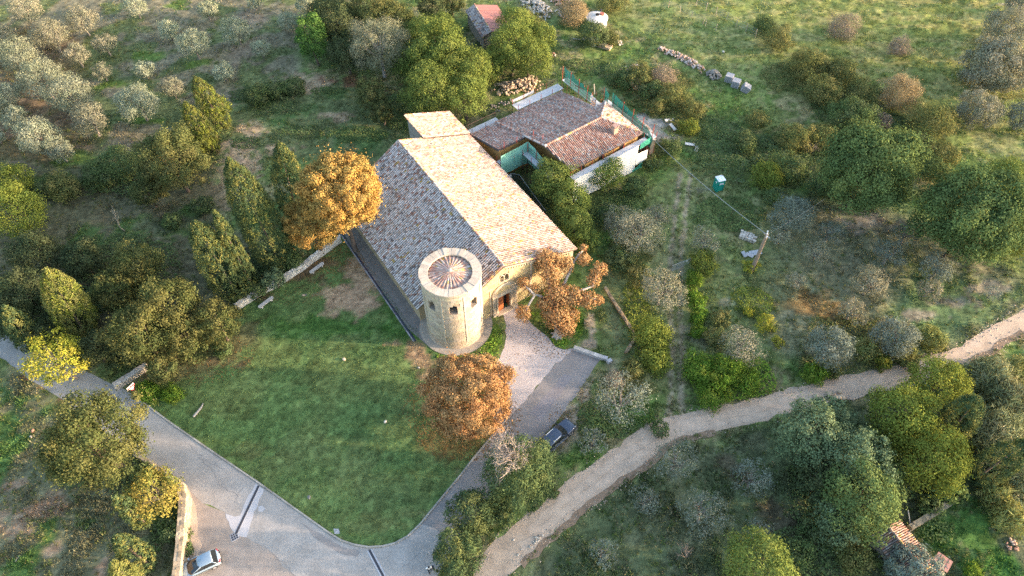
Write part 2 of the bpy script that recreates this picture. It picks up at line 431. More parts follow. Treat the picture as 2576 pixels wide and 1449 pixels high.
me.vertices.add(len(V)); me.loops.add(Fq.size); me.polygons.add(len(Fq))
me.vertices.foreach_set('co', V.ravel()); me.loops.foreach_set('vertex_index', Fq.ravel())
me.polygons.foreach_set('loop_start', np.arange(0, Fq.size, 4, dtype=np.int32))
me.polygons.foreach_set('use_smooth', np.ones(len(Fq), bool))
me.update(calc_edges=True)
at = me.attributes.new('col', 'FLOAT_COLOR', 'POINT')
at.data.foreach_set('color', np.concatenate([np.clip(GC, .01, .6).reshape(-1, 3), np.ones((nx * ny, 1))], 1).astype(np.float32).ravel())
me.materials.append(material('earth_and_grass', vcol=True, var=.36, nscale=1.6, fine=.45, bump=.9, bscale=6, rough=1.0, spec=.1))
structure(link('ground', me))

def ground_col(x, y):
    i = np.clip(np.searchsorted(GX, x), 0, nx - 1); j = np.clip(np.searchsorted(GY, y), 0, ny - 1)
    return GC[i, j]

# ------------------------------------------------------------------ roads, paths, kerbs
def vary_sheet(name, pts, z, mat): return sheet(name, pts, z, mat)
M_ASPH = material('old_asphalt', (.325, .302, .278), .85, var=.2, nscale=.45, fine=.2, bump=.25, bscale=14)
M_ASPHD = material('worn_asphalt', (.245, .225, .212), .85, var=.2, nscale=.5, fine=.15, bump=.3, bscale=14)
M_ASPHD2 = material('patched_asphalt', (.235, .22, .225), .85, var=.2, nscale=.5, fine=.15, bump=.3, bscale=14)
M_DIRT = material('pale_dirt', (.31, .262, .225), .95, var=.22, nscale=.9, fine=.25, bump=.7, bscale=7)
M_GRAV = material('pale_gravel', (.46, .405, .38), .95, var=.10, nscale=.6, fine=.3, bump=.6, bscale=16)
M_TRACK = material('gravel_track', (.455, .345, .255), .95, var=.22, nscale=.8, fine=.25, bump=.7, bscale=7)
M_CONC = material('pale_concrete', (.43, .42, .43), .85, var=.12, nscale=1.0, fine=.1, bump=.2, bscale=12)
M_CONCD = material('grey_concrete', (.20, .185, .17), .9, var=.25, nscale=1.2, fine=.2, bump=.3, bscale=10)
M_STONE = material('cut_stone', vcol=True, rough=.9, var=.2, nscale=.9, fine=.18, bump=.35, bscale=10)
M_DARK = material('dark_metal', (.05, .05, .06), .6, var=.1, nscale=4)
wl = lambda pts: [np.array(P(u, v)[:2]) for u, v in pts]
rn = jagged(wl(ROAD_N), 1.5, .0, False); re = jagged(wl(ROAD_E), .8, .10, False); rs = jagged(wl(ROAD_S), .8, .12, False)
sheet('road', rn + re + rs, .008, M_ASPH)
dr = jagged(wl([(1061, 1318), (1117, 1249), (1161, 1196), (1231, 1109), (1288, 1043), (1341, 986), (1388, 926), (1421, 896), (1448, 876), (1512, 902), (1495, 924), (1468, 966), (1438, 1009),
                 (1385, 1078), (1300, 1172), (1200, 1290), (1125, 1400), (1100, 1330)]), 1.0, .06)
sheet('driveway', dr, .012, M_ASPHD)
sheet('parking_area', jagged(wl(PARK), .9, .12), .004, M_DIRT)
sheet('forecourt', jagged(wl(FORE), .7, .10), .016, M_GRAV)
tn = jagged(wl(TRACK_N), 1.0, .2, False); ts = jagged(wl(TRACK_S), 1.0, .22, False)
sheet('dirt_track', tn + ts, .008, M_TRACK)
# tyre lines and wash of loose stone along the track
M_RUT = material('packed_track', (.485, .375, .285), .95, var=.2, nscale=.8, fine=.2, bump=.5, bscale=7)
ctr = [(np.array(a) * .5 + np.array(b) * .5) for a, b in zip(wl(TRACK_N[1:28]), wl(TRACK_S[::-1][1:28]))]
def ribbon(name, line, w, z, mat, amp=.1):
    L = jagged(line, .8, amp, False); v = []
    for i, p in enumerate(L):
        d = L[min(i + 2, len(L) - 1)] - L[max(i - 2, 0)]; d = d / (np.linalg.norm(d) or 1); n = np.array([-d[1], d[0]])
        for s in (-1, 1): v.append((*(p + n * s * w * RNG.uniform(.35, .6)), z))
    return structure(MB().add(v, [(2 * i + 1, 2 * i, 2 * i + 2, 2 * i + 3) for i in range(len(L) - 1)]).build(name, mat))
ribbon('wheel_path', wl([(2470, 858), (2350, 915), (2200, 953), (2050, 985), (1900, 1028), (1780, 1052), (1680, 1078), (1600, 1125), (1530, 1170), (1450, 1235), (1400, 1275), (1330, 1340)]), .9, .014, M_RUT)
ribbon('wheel_path', wl([(2430, 895), (2220, 958), (2030, 1008), (1880, 1052), (1690, 1086), (1630, 1130), (1560, 1178), (1480, 1240), (1390, 1310), (1310, 1375)]), .9, .018, M_RUT)
M_MUD = material('bare_bank_soil', (.24, .165, .11), .95, var=.3, nscale=1.5, fine=.3, bump=.9, bscale=6)
ribbon('soil_bank', wl([(1800, 1086), (1745, 1102), (1698, 1112), (1668, 1134), (1640, 1162), (1600, 1188), (1550, 1222), (1502, 1257), (1452, 1297), (1406, 1334), (1362, 1374), (1312, 1421)]), .8, .024, M_MUD, .16)
ribbon('soil_bank', wl([(2576, 835), (2525, 858), (2500, 882), (2440, 912)]), .9, .024, M_MUD, .16)
ribbon('soil_bank', wl([(445, 1216), (470, 1245), (485, 1300), (490, 1350), (486, 1400)]), .9, .012, M_RUT, .14)
# concrete strip with the drain across the road
sheet('concrete_strip', jagged(wl([(644, 1216), (664, 1231), (648, 1275), (630, 1318), (620, 1352), (600, 1349), (585, 1335), (567, 1292), (590, 1300), (604, 1297), (618, 1262)]), .5, .09), .016, M_CONC)
for i, q in enumerate([[(650, 1274), (660, 1272), (668, 1280), (660, 1288), (650, 1286)]]):
    sheet('concrete_patch', jagged(wl(q), .3, .08), .014, M_CONC)
for q in [[(760, 1316), (800, 1340), (860, 1376), (905, 1388), (900, 1400), (850, 1390), (790, 1352)], [(1330, 1040), (1420, 940), (1440, 950), (1360, 1060)]]:
    sheet('worn_patch', jagged(wl(q), .5, .07), .018, M_ASPHD if q[0][0] < 1000 else M_ASPHD2)
# cracks in the asphalt
ck = MB()
for pl in [[(644, 1366), (670, 1378), (690, 1394), (720, 1425), (745, 1449)], [(500, 1150), (540, 1190), (560, 1225), (600, 1250)], [(465, 1110), (520, 1160), (560, 1180)], [(1010, 1430), (1045, 1400), (1060, 1390)], [(590, 1265), (600, 1240), (612, 1228)]]:
    L = jagged(wl(pl), .35, .09, False)
    for a, b in zip(L[:-1], L[1:]):
        d = (b - a); d /= np.linalg.norm(d) or 1; n = np.array([-d[1], d[0]]) * .02
        ck.add([(*(a - n), .018), (*(b - n), .018), (*(b + n), .018), (*(a + n), .018)], [(0, 1, 2, 3)])
structure(ck.build('road_cracks', M_ASPHD))

def drain(name, label, a, b, w, gw):
    a, b = P(*a), P(*b); d = (b - a); L = d.length; ang = math.atan2(d.y, d.x); c = (a + b) / 2
    t = thing(name, label, 'drain', c, ang)
    MB().box(0, 0, .015, L, w, .03).build('channel', M_DARK, t)
    for s in (-1, 1): MB().box(0, s * (w / 2 + gw / 2), .014, L, gw, .028).build('channel_edge', M_CONC, t)
    k = int(L / .5)
    me = None
    for i in range(k):
        o = MB().box(0, 0, .034, .46, w * .86, .008).build('grate', M_DARK, t) if me is None else link('grate', me, t)
        me = o.data; o.location.x = -L / 2 + (i + .5) * L / k
drain('road_drain', 'long dark drain grating crossing the pale concrete strip of the road', (651, 1222), (594, 1342), .26, .05)
drain('road_drain', 'short dark drain grating running off the kerb at the lawn corner', (929, 1383), (975, 1470), .24, .16)
t = thing('drain_grate', 'square iron drain grate at the end of the road drain', 'drain', P(590, 1350), math.radians(-60))
MB().box(0, 0, .012, .85, .8, .024).build('frame', M_CONC, t)
for i in range(3):
    for j in range(3): MB().box(-.25 + .25 * i, -.24 + .24 * j, .027, .2, .19, .01).build('grate', M_DARK, t)
sheet('manhole_surround', wl([(839, 1330), (852, 1330), (855, 1342), (842, 1344)]), .012, M_CONC)
# kerb round the lawn: single stones
kl = jagged(wl(ROAD_N[6:]), 1.0, 0, False)
kp = structure(bpy.data.objects.new('kerb', None)); COL.objects.link(kp)
for a, b in zip(kl[:-1], kl[1:]):
    d = b - a; L = np.linalg.norm(d)
    if L < .2: continue
    n = np.array([-d[1], d[0]]) / L; c = (a + b) / 2 + n * .1
    cc = np.array([.36, .33, .29]) * RNG.uniform(.75, 1.15)
    MB().box(c[0], c[1], .055, L - .02, .17, .15, math.atan2(d[1], d[0]), cc, jit=.008).build('kerb_stone', M_STONE, kp)
# paving strip and drain along the church's left side, round the tower foot
pv = [ch(-27, -9.8), ch(-4.4, -9.8), ch(-4.4, -6), ch(-4.4, -5)] 
sheet('church_path', [np.array(ch(s, tt)[:2]) for s, tt in [(-27, -9.7), (-4.2, -9.7), (-2.0, -9.4), (-.6, -11.2), (-4.0, -12.0), (-27, -12.0)]], .012, M_CONCD)
ang = [math.radians(a) for a in range(150, 402, 6)]
ap = [np.array([TOW.x + 4.75 * math.cos(a), TOW.y + 4.75 * math.sin(a)]) for a in ang] + [np.array([TOW.x + 3.3 * math.cos(a), TOW.y + 3.3 * math.sin(a)]) for a in ang[::-1]]
sheet('tower_apron', ap, .06, material('apron_stone', (.36, .31, .25), .9, var=.25, nscale=1.5, fine=.2, bump=.3))
t = thing('path_drain', 'dark gutter edging the grey paving beside the church', 'drain', ch(-14.5, -12.15), CH_T)
MB().box(0, 0, .02, 25, .2, .04).build('channel', material('wet_gutter', (.035, .04, .075), .5, var=.2), t)
for i in range(25): MB().box(-12 + i, -.22, .03, .95, .16, .06, c=np.array([.3, .29, .3]) * RNG.uniform(.6, 1.2)).build('edge_stone', M_STONE, t)
# ------------------------------------------------------------------ roof tiles
M_TILE = material('roof_tile', vcol=True, rough=.9, var=.22, nscale=2.2, fine=.22, bump=.25, bscale=20)
M_UNDER = material('shaded_roof_bed', (.09, .07, .06), .95, var=.3, nscale=3)  # bed coloured dark to stand in for shade between the tile rows
LICHEN = [(.46, .41, .38), (.49, .44, .41), (.43, .385, .36), (.50, .445, .405)]
CLAY = [(.36, .19, .14), (.42, .25, .19), (.31, .155, .115), (.45, .29, .22)]
GREYT = [(.24, .205, .195), (.20, .17, .16), (.29, .25, .235)]
OCHRE = [(.42, .28, .09), (.46, .33, .13)]
DUSTY = [(.40, .245, .195), (.45, .30, .245), (.36, .205, .16), (.48, .35, .30)]
ROSE = [(.42, .335, .275), (.39, .30, .245), (.43, .35, .295)]
PALE_L = [(.58, .525, .495), (.61, .555, .525), (.54, .495, .47)]
PALS = (LICHEN, CLAY, GREYT, OCHRE, DUSTY, ROSE, PALE_L)
def tile_shape(w, L, seg=4):
    v = []
    for y, k, dz in ((0, 1.0, .035), (L * 1.14, .80, 0.0)):
        for i in range(seg + 1):
            t = math.pi * i / seg
            v.append((-w * k / 2 * math.cos(t), y, w * .56 * k * math.sin(t) + dz))
    n = seg + 1
    f = [(i, i + 1, n + i + 1, n + i) for i in range(seg)] + [tuple(range(n))[::-1]]
    return np.array(v), f
def pick(pal, w):
    r = RNG.random() * sum(w)
    for p, k in zip(pal, w):
        r -= k
        if r <= 0: return np.array(p[RNG.integers(len(p))]) * RNG.uniform(.9, 1.07)
    return np.array(pal[-1][0])

def lay_tiles(parts, root, nmax, pitch=.31, course=.37, stuffname='roof_tiles'):
    """parts: (roof object, O, U, W, outline in (u,w), colour weights). Lays overlapping half-round tiles."""
    tv, tf = tile_shape(pitch * .72, course)
    rot = Matrix.Rotation(root.rotation_euler.z, 4, 'Z'); rl = Vector(root.location)
    items = []
    for roof, O, U, Wv, outline, wts, hole in parts:
        O, U, Wv = Vector(O), Vector(U).normalized(), Vector(Wv).normalized(); N = U.cross(Wv)
        ol = np.array(outline); u0, w0 = ol.min(0); u1, w1 = ol.max(0)
        us = np.arange(u0 + pitch * .3, u1 - pitch * .2, pitch); ws = np.arange(w0, w1 - .12, course)
        UU, WW = np.meshgrid(us, ws, indexing='ij')
        ok = in_poly(UU, WW + course * .45, ol)
        if hole is not None: ok &= ~hole(UU, WW + course * .5)
        nz = fbm(UU * .35 + O.x, WW * .45 + O.y, 3); nz2 = vnoise(UU * 1.6 + 31, WW * 1.2)
        rowk = 1 + RNG.normal(0, .07, len(us)); rowz = np.cumsum(RNG.normal(0, .004, len(us)))
        rowz -= np.linspace(rowz[0], rowz[-1], len(us))
        for i, j in zip(*np.nonzero(ok)):
            u, w = UU[i, j] + RNG.normal(0, .012), WW[i, j] + RNG.normal(0, .018)
            wt = list(wts); k = (nz[i, j] - .5) * 3 + (nz2[i, j] - .5) * 1.2
            wt[0] *= max(.3, 1 + k * .35); wt[1] *= max(.3, 1 - k * .7); wt[2] *= max(.3, 1 - k * .6)
            c = pick(PALS, wt) * rowk[i]
            p = O + U * u + Wv * w + N * (RNG.normal(.015, .006) + max(-.01, min(.05, rowz[i])))
            yaw = RNG.normal(0, .025)
            Ux = (U * math.cos(yaw) + Wv * math.sin(yaw)); Wx = (Wv * math.cos(yaw) - U * math.sin(yaw))
            wp = rot @ p + rl
            items.append(((wp - Vector((0, 0, H))).length, roof, p, Ux, Wx, N, c))
    items.sort(key=lambda q: q[0])
    # shared meshes, one per colour step
    lib = []
    for g in PALS:
        for c in g:
            for k in (.9, 1.05): lib.append(np.array(c) * k)
    lib = np.array(lib); meshes = {}
    for it in items[:nmax]:
        q = int(((lib - it[6]) ** 2).sum(1).argmin())
        if q not in meshes:
            o = MB().add(tv, tf, lib[q]).build('tile', M_TILE, it[1]); meshes[q] = o.data
        else: o = link('tile', meshes[q], it[1])
        M = Matrix((it[3], it[4], it[5])).transposed().to_4x4(); M.translation = it[2]
        o.matrix_local = M
    rest = items[nmax:]
    byroof = {}
    for it in rest: byroof.setdefault(it[1].name, []).append(it)
    for rn_, L in byroof.items():
        R = np.array([[list(q[3]), list(q[4]), list(q[5])] for q in L]); Pp = np.array([list(q[2]) for q in L]); C = np.array([q[6] for q in L])
        V = np.einsum('vk,nkc->nvc', tv, R) + Pp[:, None, :]
        mb = MB(); nvt = len(tv)
        faces = [tuple(i + n * nvt for i in f) for n in range(len(L)) for f in tf]
        mb.v.append(V.reshape(-1, 3)); mb.c.append(np.repeat(C, nvt, 0)); mb.f = faces; mb.n = len(L) * nvt
        o = mb.build(stuffname, M_TILE, L[0][1]); o['kind'] = 'stuff'
    return len(items)

def slab(mb, pts, th, c=(.2, .17, .15)):
    """a sheet of thickness th under the 3D outline pts (upper face)"""
    n = len(pts); v = [tuple(p) for p in pts] + [(p[0], p[1], p[2] - th) for p in pts]
    tri = tessellate_polygon([[Vector((p[0], p[1], 0)) for p in pts]])
    f = [(i, n + i, n + (i + 1) % n, (i + 1) % n) for i in range(n)]
    f += list(tri) + [(n + a, n + q, n + b) for a, b, q in tri]
    return mb.add(v, f, c)

def ridge_tiles(parent, a, b, w=.3, L=.42, wts=(6, 3, 1, 1)):
    a, b = Vector(a), Vector(b); d = (b - a); n = int(d.length / L); d.normalize()
    U = d.cross(Vector((0, 0, 1))).normalized(); N = U.cross(d)
    tv, tf = tile_shape(w, L)
    for i in range(n):
        c = pick((LICHEN, CLAY, GREYT, OCHRE), wts)
        o = MB().add(tv, tf, c).build('ridge_tile', M_TILE, parent)
        M = Matrix((U, d, N)).transposed().to_4x4(); M.translation = a + d * (i * (b - a).length / n) + N * (.05 + RNG.normal(0, .008))
        o.matrix_local = M

# ------------------------------------------------------------------ church
M_WALL = material('ochre_ashlar', (.40, .315, .195), .9, var=.2, nscale=.9, fine=.16, bump=.4, bscale=8)
M_GREYW = material('grey_rubble', (.27, .245, .22), .95, var=.3, nscale=2.2, fine=.2, bump=.6, bscale=7)
M_DOOR = material('orange_door_wood', (.42, .13, .045), .65, var=.12, nscale=5, fine=.1)
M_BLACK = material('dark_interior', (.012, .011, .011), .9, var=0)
M_LIGHTST = material('pale_trim_stone', (.48, .40, .29), .9, var=.2, nscale=1.5, fine=.18, bump=.35)
HR, HER, WR, HEL, WL, LEN = 9.29, 5.36, 11.13, 3.17, 10.01, 27.16
KR, KL = (HR - HER) / WR, (HR - HEL) / WL
church = thing('church', 'old ochre stone church with broad lichened tile roof beside the round tower', 'church', CH_O, CH_T)
hz = lambda t: HR - (KR * t if t > 0 else -KL * t)
wb = MB()
ins = .22
# backing walls (front pieces leave the door and the window open), side walls, back wall
def wallx(mb, x0, x1, t0, t1, z0, zf):
    """a wall piece across the front: zf gives the top height at t"""
    mb.prism([(x0, t0), (x1, t0), (x1, t1), (x0, t1)], z0, [zf(t0), zf(t0), zf(t1), zf(t1)])
roofz = lambda t: hz(t) - ins
flat = lambda z: (lambda t: z)
for t0, t1, z0, zf in [(-5, -.9, 0, roofz), (1.0, 11.0, 0, roofz), (-.9, 1.0, 3.45, flat(6.1)), (-.9, -.5, 6.1, flat(7.4)), (.85, 1.0, 6.1, flat(7.4)),
                       (-.9, 0, 7.4, roofz), (0, 1.0, 7.4, roofz)]:
    wallx(wb, -.85, 0, t0, t1, z0, zf)
wallx(wb, -5.2, -4.45, -10.0, -5.0, 0, roofz)
wb.prism([(-27.1, -10.0), (-5.2, -10.0), (-5.2, -9.3), (-27.1, -9.3)], 0, [hz(-10.0) - ins] * 2 + [hz(-9.3) - ins] * 2)
wb.prism([(-27.1, 10.35), (-.85, 10.35), (-.85, 11.0), (-27.1, 11.0)], 0, [hz(10.35) - ins] * 2 + [hz(11.0) - ins] * 2)
wb.prism([(-5.2, -5.0), (-.85, -5.0), (-.85, -4.4), (-5.2, -4.4)], 0, [hz(-5.0) - ins] * 2 + [hz(-4.4) - ins] * 2)
for a, b in ((-9.3, 0), (0, 10.35)): wallx(wb, -27.1, -26.5, a, b, 0, roofz)
wall = wb.build('wall', M_WALL, church)
# face stones of the front, laid in courses
blocks = []
def course_blocks(z0, z1, segs, x0, depth):
    for a, b in segs:
        t = a
        while t < b - .12:
            w = min(RNG.uniform(.45, .95), b - t)
            if b - t - w < .25: w = b - t
            blocks.append((x0, t + .01, t + w - .01, z0 + .01, z1 - .01, depth + RNG.uniform(0, .018))); t += w
z = 0.0
while z < 9.0:
    ch_ = RNG.uniform(.34, .46); z1 = z + ch_
    tl = max(-3.6, -(HR - .25 - z1) / KL); tr = min(10.98, (HR - .25 - z1) / KR)
    if tr - tl < .4: break
    segs = [(tl, tr)]
    def cut(segs, a, b):
        out = []
        for s0, s1 in segs:
            if b <= s0 or a >= s1: out.append((s0, s1)); continue
            if a > s0: out.append((s0, a))
            if b < s1: out.append((b, s1))
        return out
    if z < 3.55: segs = cut(segs, -1.02, 1.12)
    if z1 > 6.05 and z < 7.5: segs = cut(segs, -.55, .9)
    course_blocks(z, z1, segs, 0.0, .05); z = z1
def emit_blocks(parent, lst, nmax, pal, mat, name='stone_block'):
    lst = sorted(lst, key=lambda q: abs(q[1]))
    mb = MB()
    for i, (x0, t0, t1, z0, z1, d) in enumerate(lst):
        c = np.array(pal) * RNG.uniform(.8, 1.13) * (1, RNG.uniform(.96, 1.03), RNG.uniform(.9, 1.06))
        m = MB() if i < nmax else mb
        m.box(x0 + d / 2, (t0 + t1) / 2, (z0 + z1) / 2, d, t1 - t0, z1 - z0, 0, c)
        if i < nmax: m.build(name, mat, parent)
    if mb.n: o = mb.build(name + 's', mat, parent); o['kind'] = 'stuff'
emit_blocks(wall, blocks, 300, (.52, .40, .215), M_STONE)
# portal: jamb shafts, lintel, arch rings, leaf of the door standing open
po = MB()
for sgn in (-1, 1):
    c0 = .05
    po.box(.13, c0 + sgn * 1.06, 1.72, .26, .2, 3.44)
portal = po.build('portal', M_LIGHTST, church)
for sgn in (-1, 1):
    for k, (tt, r, d) in enumerate([(1.28, .085, .2), (1.47, .10, .27), (1.70, .13, .34)]):
        m = MB(); m.tube([(d * .6, .05 + sgn * tt, .45), (d * .6, .05 + sgn * tt, 3.9)], r, 8)
        m.build('shaft', M_LIGHTST, portal)
    MB().box(.24, .05 + sgn * 1.5, .21, .48, .72, .42).build('plinth', M_LIGHTST, portal)
    MB().box(.22, .05 + sgn * 1.5, 4.02, .44, .72, .24).build('capital', M_LIGHTST, portal)
MB().box(.14, .05, 3.68, .28, 2.24, .46).build('lintel', M_LIGHTST, portal)
for r, d in ((1.22, .13), (1.46, .2), (1.74, .27)):
    m = MB(); m.tube([(d * .6, .05 + r * math.cos(a), 4.14 + r * .86 * math.sin(a)) for a in np.linspace(0, math.pi, 15)], .1, 6); m.build('arch_ring', M_LIGHTST, portal)
for sgn in (-1, 1): MB().box(.07, .05 + sgn * 2.02, 2.7, .14, .13, 5.4).build('pilaster', M_LIGHTST, portal)
MB().box(.07, 4.2, 3.9, .14, .3, 7.4).build('pilaster', M_LIGHTST, church)
MB().box(.07, 10.75, 2.5, .14, .42, 5.0).build('pilaster', M_LIGHTST, church)
door = thing('door', None, None); door.parent = church
MB().box(-.12, -.38, 1.72, .07, .92, 3.4).build('door_leaf', M_DOOR, door)
MB().box(-.5, .93, 1.72, .8, .07, 3.4).build('door_leaf', M_DOOR, door)
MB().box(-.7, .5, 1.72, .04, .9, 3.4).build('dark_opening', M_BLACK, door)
MB().box(.3, .05, .06, .7, 2.6, .12).build('doorstep', M_LIGHTST, church)
# two-light window with its little column and arches
wn = thing('window', None, None); wn.parent = church
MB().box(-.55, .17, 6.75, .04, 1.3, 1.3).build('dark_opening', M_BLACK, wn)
MB().tube([(.0, .17, 6.1), (.0, .17, 7.0)], .075, 8).build('column', M_LIGHTST, wn)
m = MB()
for c0 in (-.17, .51):
    m.tube([(.03, c0 + .3 * math.cos(a), 6.98 + .33 * math.sin(a)) for a in np.linspace(0, math.pi, 9)], .07, 6)
m.build('arches', M_LIGHTST, wn)
MB().box(.06, .17, 6.04, .22, 1.6, .12).build('sill', M_LIGHTST, wn)
for sgn in (-1, 1): MB().box(.03, .17 + sgn * .72, 6.55, .12, .12, .9).build('jamb', M_LIGHTST, wn)
# hanging arches along the right gable
cb = None
for i in range(26):
    tt = .5 + i * .395
    zt = hz(tt) - .80
    o = MB().box(0, 0, 0, .16, .15, .26).build('corbel', M_LIGHTST, church) if cb is None else link('corbel', cb, church)
    cb = o.data; o.location = (.1, tt, zt)
m = MB(); m.prism([(0.0, .2), (.14, .2), (.14, 10.95), (0.0, 10.95)], [hz(.2) - .62] * 2 + [hz(10.95) - .62] * 2, [hz(.2) - .24] * 2 + [hz(10.95) - .24] * 2)
m.build('cornice', M_LIGHTST, church)
# roof
rb = MB()
slab(rb, [(-27.3, 0, HR), (.3, 0, HR), (.3, 11.4, hz(11.4)), (-27.3, 11.4, hz(11.4))], .2)
slab(rb, [(-27.3, 0, HR - .003), (-27.3, -10.35, hz(-10.35)), (-4.2, -10.35, hz(-10.35)), (-4.2, -5.0, hz(-5)), (.3, -5.0, hz(-5)), (.3, 0, HR - .003)], .2)
# choir roof (same fall as the right slope, a step higher)
CHZ = lambda t: hz(t) + .42
slab(rb, [(-33.0, 3.9, CHZ(3.9)), (-26.9, 3.9, CHZ(3.9)), (-26.9, 11.4, CHZ(11.4)), (-33.0, 11.4, CHZ(11.4))], .2)
roof = rb.build('roof', M_UNDER, church)
MB().prism([(-32.7, 4.1), (-27.1, 4.1), (-27.1, 11.0), (-32.7, 11.0)], 0, [CHZ(4.1) - .2] * 2 + [CHZ(11.0) - .2] * 2).build('choir_wall', M_GREYW, church)
sr = Vector((0, -1, KR)).normalized(); slft = Vector((0, 1, KL)).normalized()
LR = math.hypot(11.4, KR * 11.4); LLf = math.hypot(10.35, KL * 10.35)
tl_loc = Matrix.Rotation(-CH_T, 4, 'Z') @ (TOW - CH_O)
fl = LLf / 10.35
def in_tower(U_, W_):   # keeps the slope clear of the tower
    x = -27.3 + U_; y = -10.35 + W_ / fl
    return (x - tl_loc.x) ** 2 + (y - tl_loc.y) ** 2 < 3.85 ** 2
lay_tiles([
    (roof, (.3, 11.4, hz(11.4)), (-1, 0, 0), sr, [(0, 0), (27.6, 0), (27.6, LR), (0, LR)], (1.0, .2, .2, .25, 2.4, 6.0), None),
    (roof, (-27.3, -10.35, hz(-10.35)), (1, 0, 0), slft, [(27.6, 5.35 * fl), (23.1, 5.35 * fl), (23.1, 0), (0, 0), (0, LLf), (27.6, LLf)], (1.6, .8, 1.0, .12, .6, 1.2, 6.2), in_tower),
    (roof, (-26.9, 11.4, CHZ(11.4)), (-1, 0, 0), sr, [(0, 0), (6.1, 0), (6.1, LR * 7.5 / 11.4), (0, LR * 7.5 / 11.4)], (1.0, .2, .2, .4, 2.4, 6.0), None),
], church, 300)
ridge_tiles(roof, (.3, 0, HR + .02), (-27.3, 0, HR + .02))
for a, b in [((-27.25, .1, HR), (-27.25, 11.4, hz(11.4))), ((-27.25, -.1, HR), (-27.25, -10.3, hz(-10.3))), ((-32.95, 3.9, CHZ(3.9)), (-32.95, 11.4, CHZ(11.4))),
             ((.2, .1, HR), (.2, 11.4, hz(11.4))), ((.2, -.1, HR), (.2, -3.2, hz(-3.2)))]:
    ridge_tiles(roof, a, b, .26, .4, (3, 5, .5, 2.5))

# ------------------------------------------------------------------ bell tower
R0 = 3.65; TH = 10.83
tower = thing('bell_tower', 'squat round stone bell tower with arched openings at the church corner', 'bell tower', TOW)
wins = [math.radians(a) for a in (-84, -128, -40, 5, 50, 95, 140, 185)]
def wtop(dth):   # arched head
    hw = .135
    return 8.55 + .45 * math.sqrt(max(0, 1 - (dth / hw) ** 2))
def adiff(a, b): return (a - b + math.pi) % (2 * math.pi) - math.pi
core = MB(); NA = 180
def wedge(mb, a0, a1, r0, r1, z0, z1, c, seg=1):
    v = []; k = seg + 1
    for zz in (z0, z1):
        for r in (r0, r1):
            for i in range(k):
                a = a0 + (a1 - a0) * i / seg; v.append((r * math.cos(a), r * math.sin(a), zz))
    f = []
    for i in range(seg):
        f += [(k + i, k + i + 1, 3 * k + i + 1, 3 * k + i), (i + 1, i, 2 * k + i, 2 * k + i + 1), (2 * k + i, 3 * k + i, 3 * k + i + 1, 2 * k + i + 1), (k + i, i, i + 1, k + i + 1)]
    f += [(0, k, 3 * k, 2 * k), (k + seg, seg, 2 * k + seg, 3 * k + seg)]
    return mb.add(v, f, c)
for i in range(NA):
    a0 = 2 * math.pi * i / NA; a1 = 2 * math.pi * (i + 1) / NA; am = (a0 + a1) / 2
    wd = min(abs(adiff(am, w)) for w in wins)
    cc = (.30, .24, .17)
    if wd < .135:
        wedge(core, a0, a1, 2.75, R0 - .03, 0, 7.35, cc); wedge(core, a0, a1, 2.75, R0 - .03, wtop(wd), TH, cc)
    else: wedge(core, a0, a1, 2.75, R0 - .03, 0, TH, cc)
twall = core.build('wall', M_STONE, tower)
m = MB(); m.tube([(0, 0, 7.30), (0, 0, 7.32)], 2.76, 40, (.2, .17, .14)); m.build('floor', M_CONCD, tower)
tb = []
z = 0.0; first = True
while z < TH - .1:
    hgt_ = RNG.uniform(.2, .28) if z < 1.3 else RNG.uniform(.34, .46)
    z1 = min(z + hgt_, TH); a = RNG.uniform(0, .3); a_end = a + 2 * math.pi
    while a < a_end - .02:
        w = RNG.uniform(.08, .15) if z < 1.3 else RNG.uniform(.14, .26)
        b = min(a + w, a_end)
        s0, s1 = a, b; am = (a + b) / 2; skip = False
        zm = (z + z1) / 2
        if z1 > 7.35 and z < 9.0:
            hw = .135 if zm < 8.5 else .135 * math.sqrt(max(0, 1 - ((zm - 8.5) / .52) ** 2)) if zm < 9.02 else 0
            for q in wins:
                d0, d1 = adiff(s0, q), adiff(s1, q)
                if d0 < hw and d1 > -hw and abs(d0) < 1 and abs(d1) < 1:
                    if d0 < -hw and d1 > hw: s1 = s0 + (-hw - d0)
                    elif d0 < -hw: s1 = s0 + (-hw - d0)
                    elif d1 > hw: s0 = s1 - (d1 - hw)
                    else: skip = True
        if not skip and s1 - s0 > .015:
            rr_ = R0 + RNG.uniform(0, .02) + (.12 * max(0, 1 - z / 1.1))
            tb.append((abs(adiff(am, math.radians(-82))), s0 + .004, s1 - .004, rr_, z + .005, z1 - .005))
        a = b
    z = z1
tb.sort(key=lambda q: q[0])
rest = MB()
for i, (_, a0, a1, rr_, z0, z1) in enumerate(tb):
    c = np.array((.50, .42, .315)) * RNG.uniform(.78, 1.08) * (1, RNG.uniform(.96, 1.02), RNG.uniform(.92, 1.06))
    if z0 < 1.3: c = c * (1.0, .96, .93)
    if i < 300: wedge(MB(), a0, a1, R0 - .12, rr_, z0, z1, c, 2).build('stone_block', M_STONE, twall)
    else: wedge(rest, a0, a1, R0 - .12, rr_, z0, z1, c, 2)
o = rest.build('stone_blocks', M_STONE, twall); o['kind'] = 'stuff'
for q in (-106, -62, -150, -18, 28, 72):
    a = math.radians(q); wedge(MB(), a - .028, a + .028, R0 - .05, R0 + .07, .9, TH - .5, (.51, .44, .34), 1).build('pilaster', M_STONE, tower)
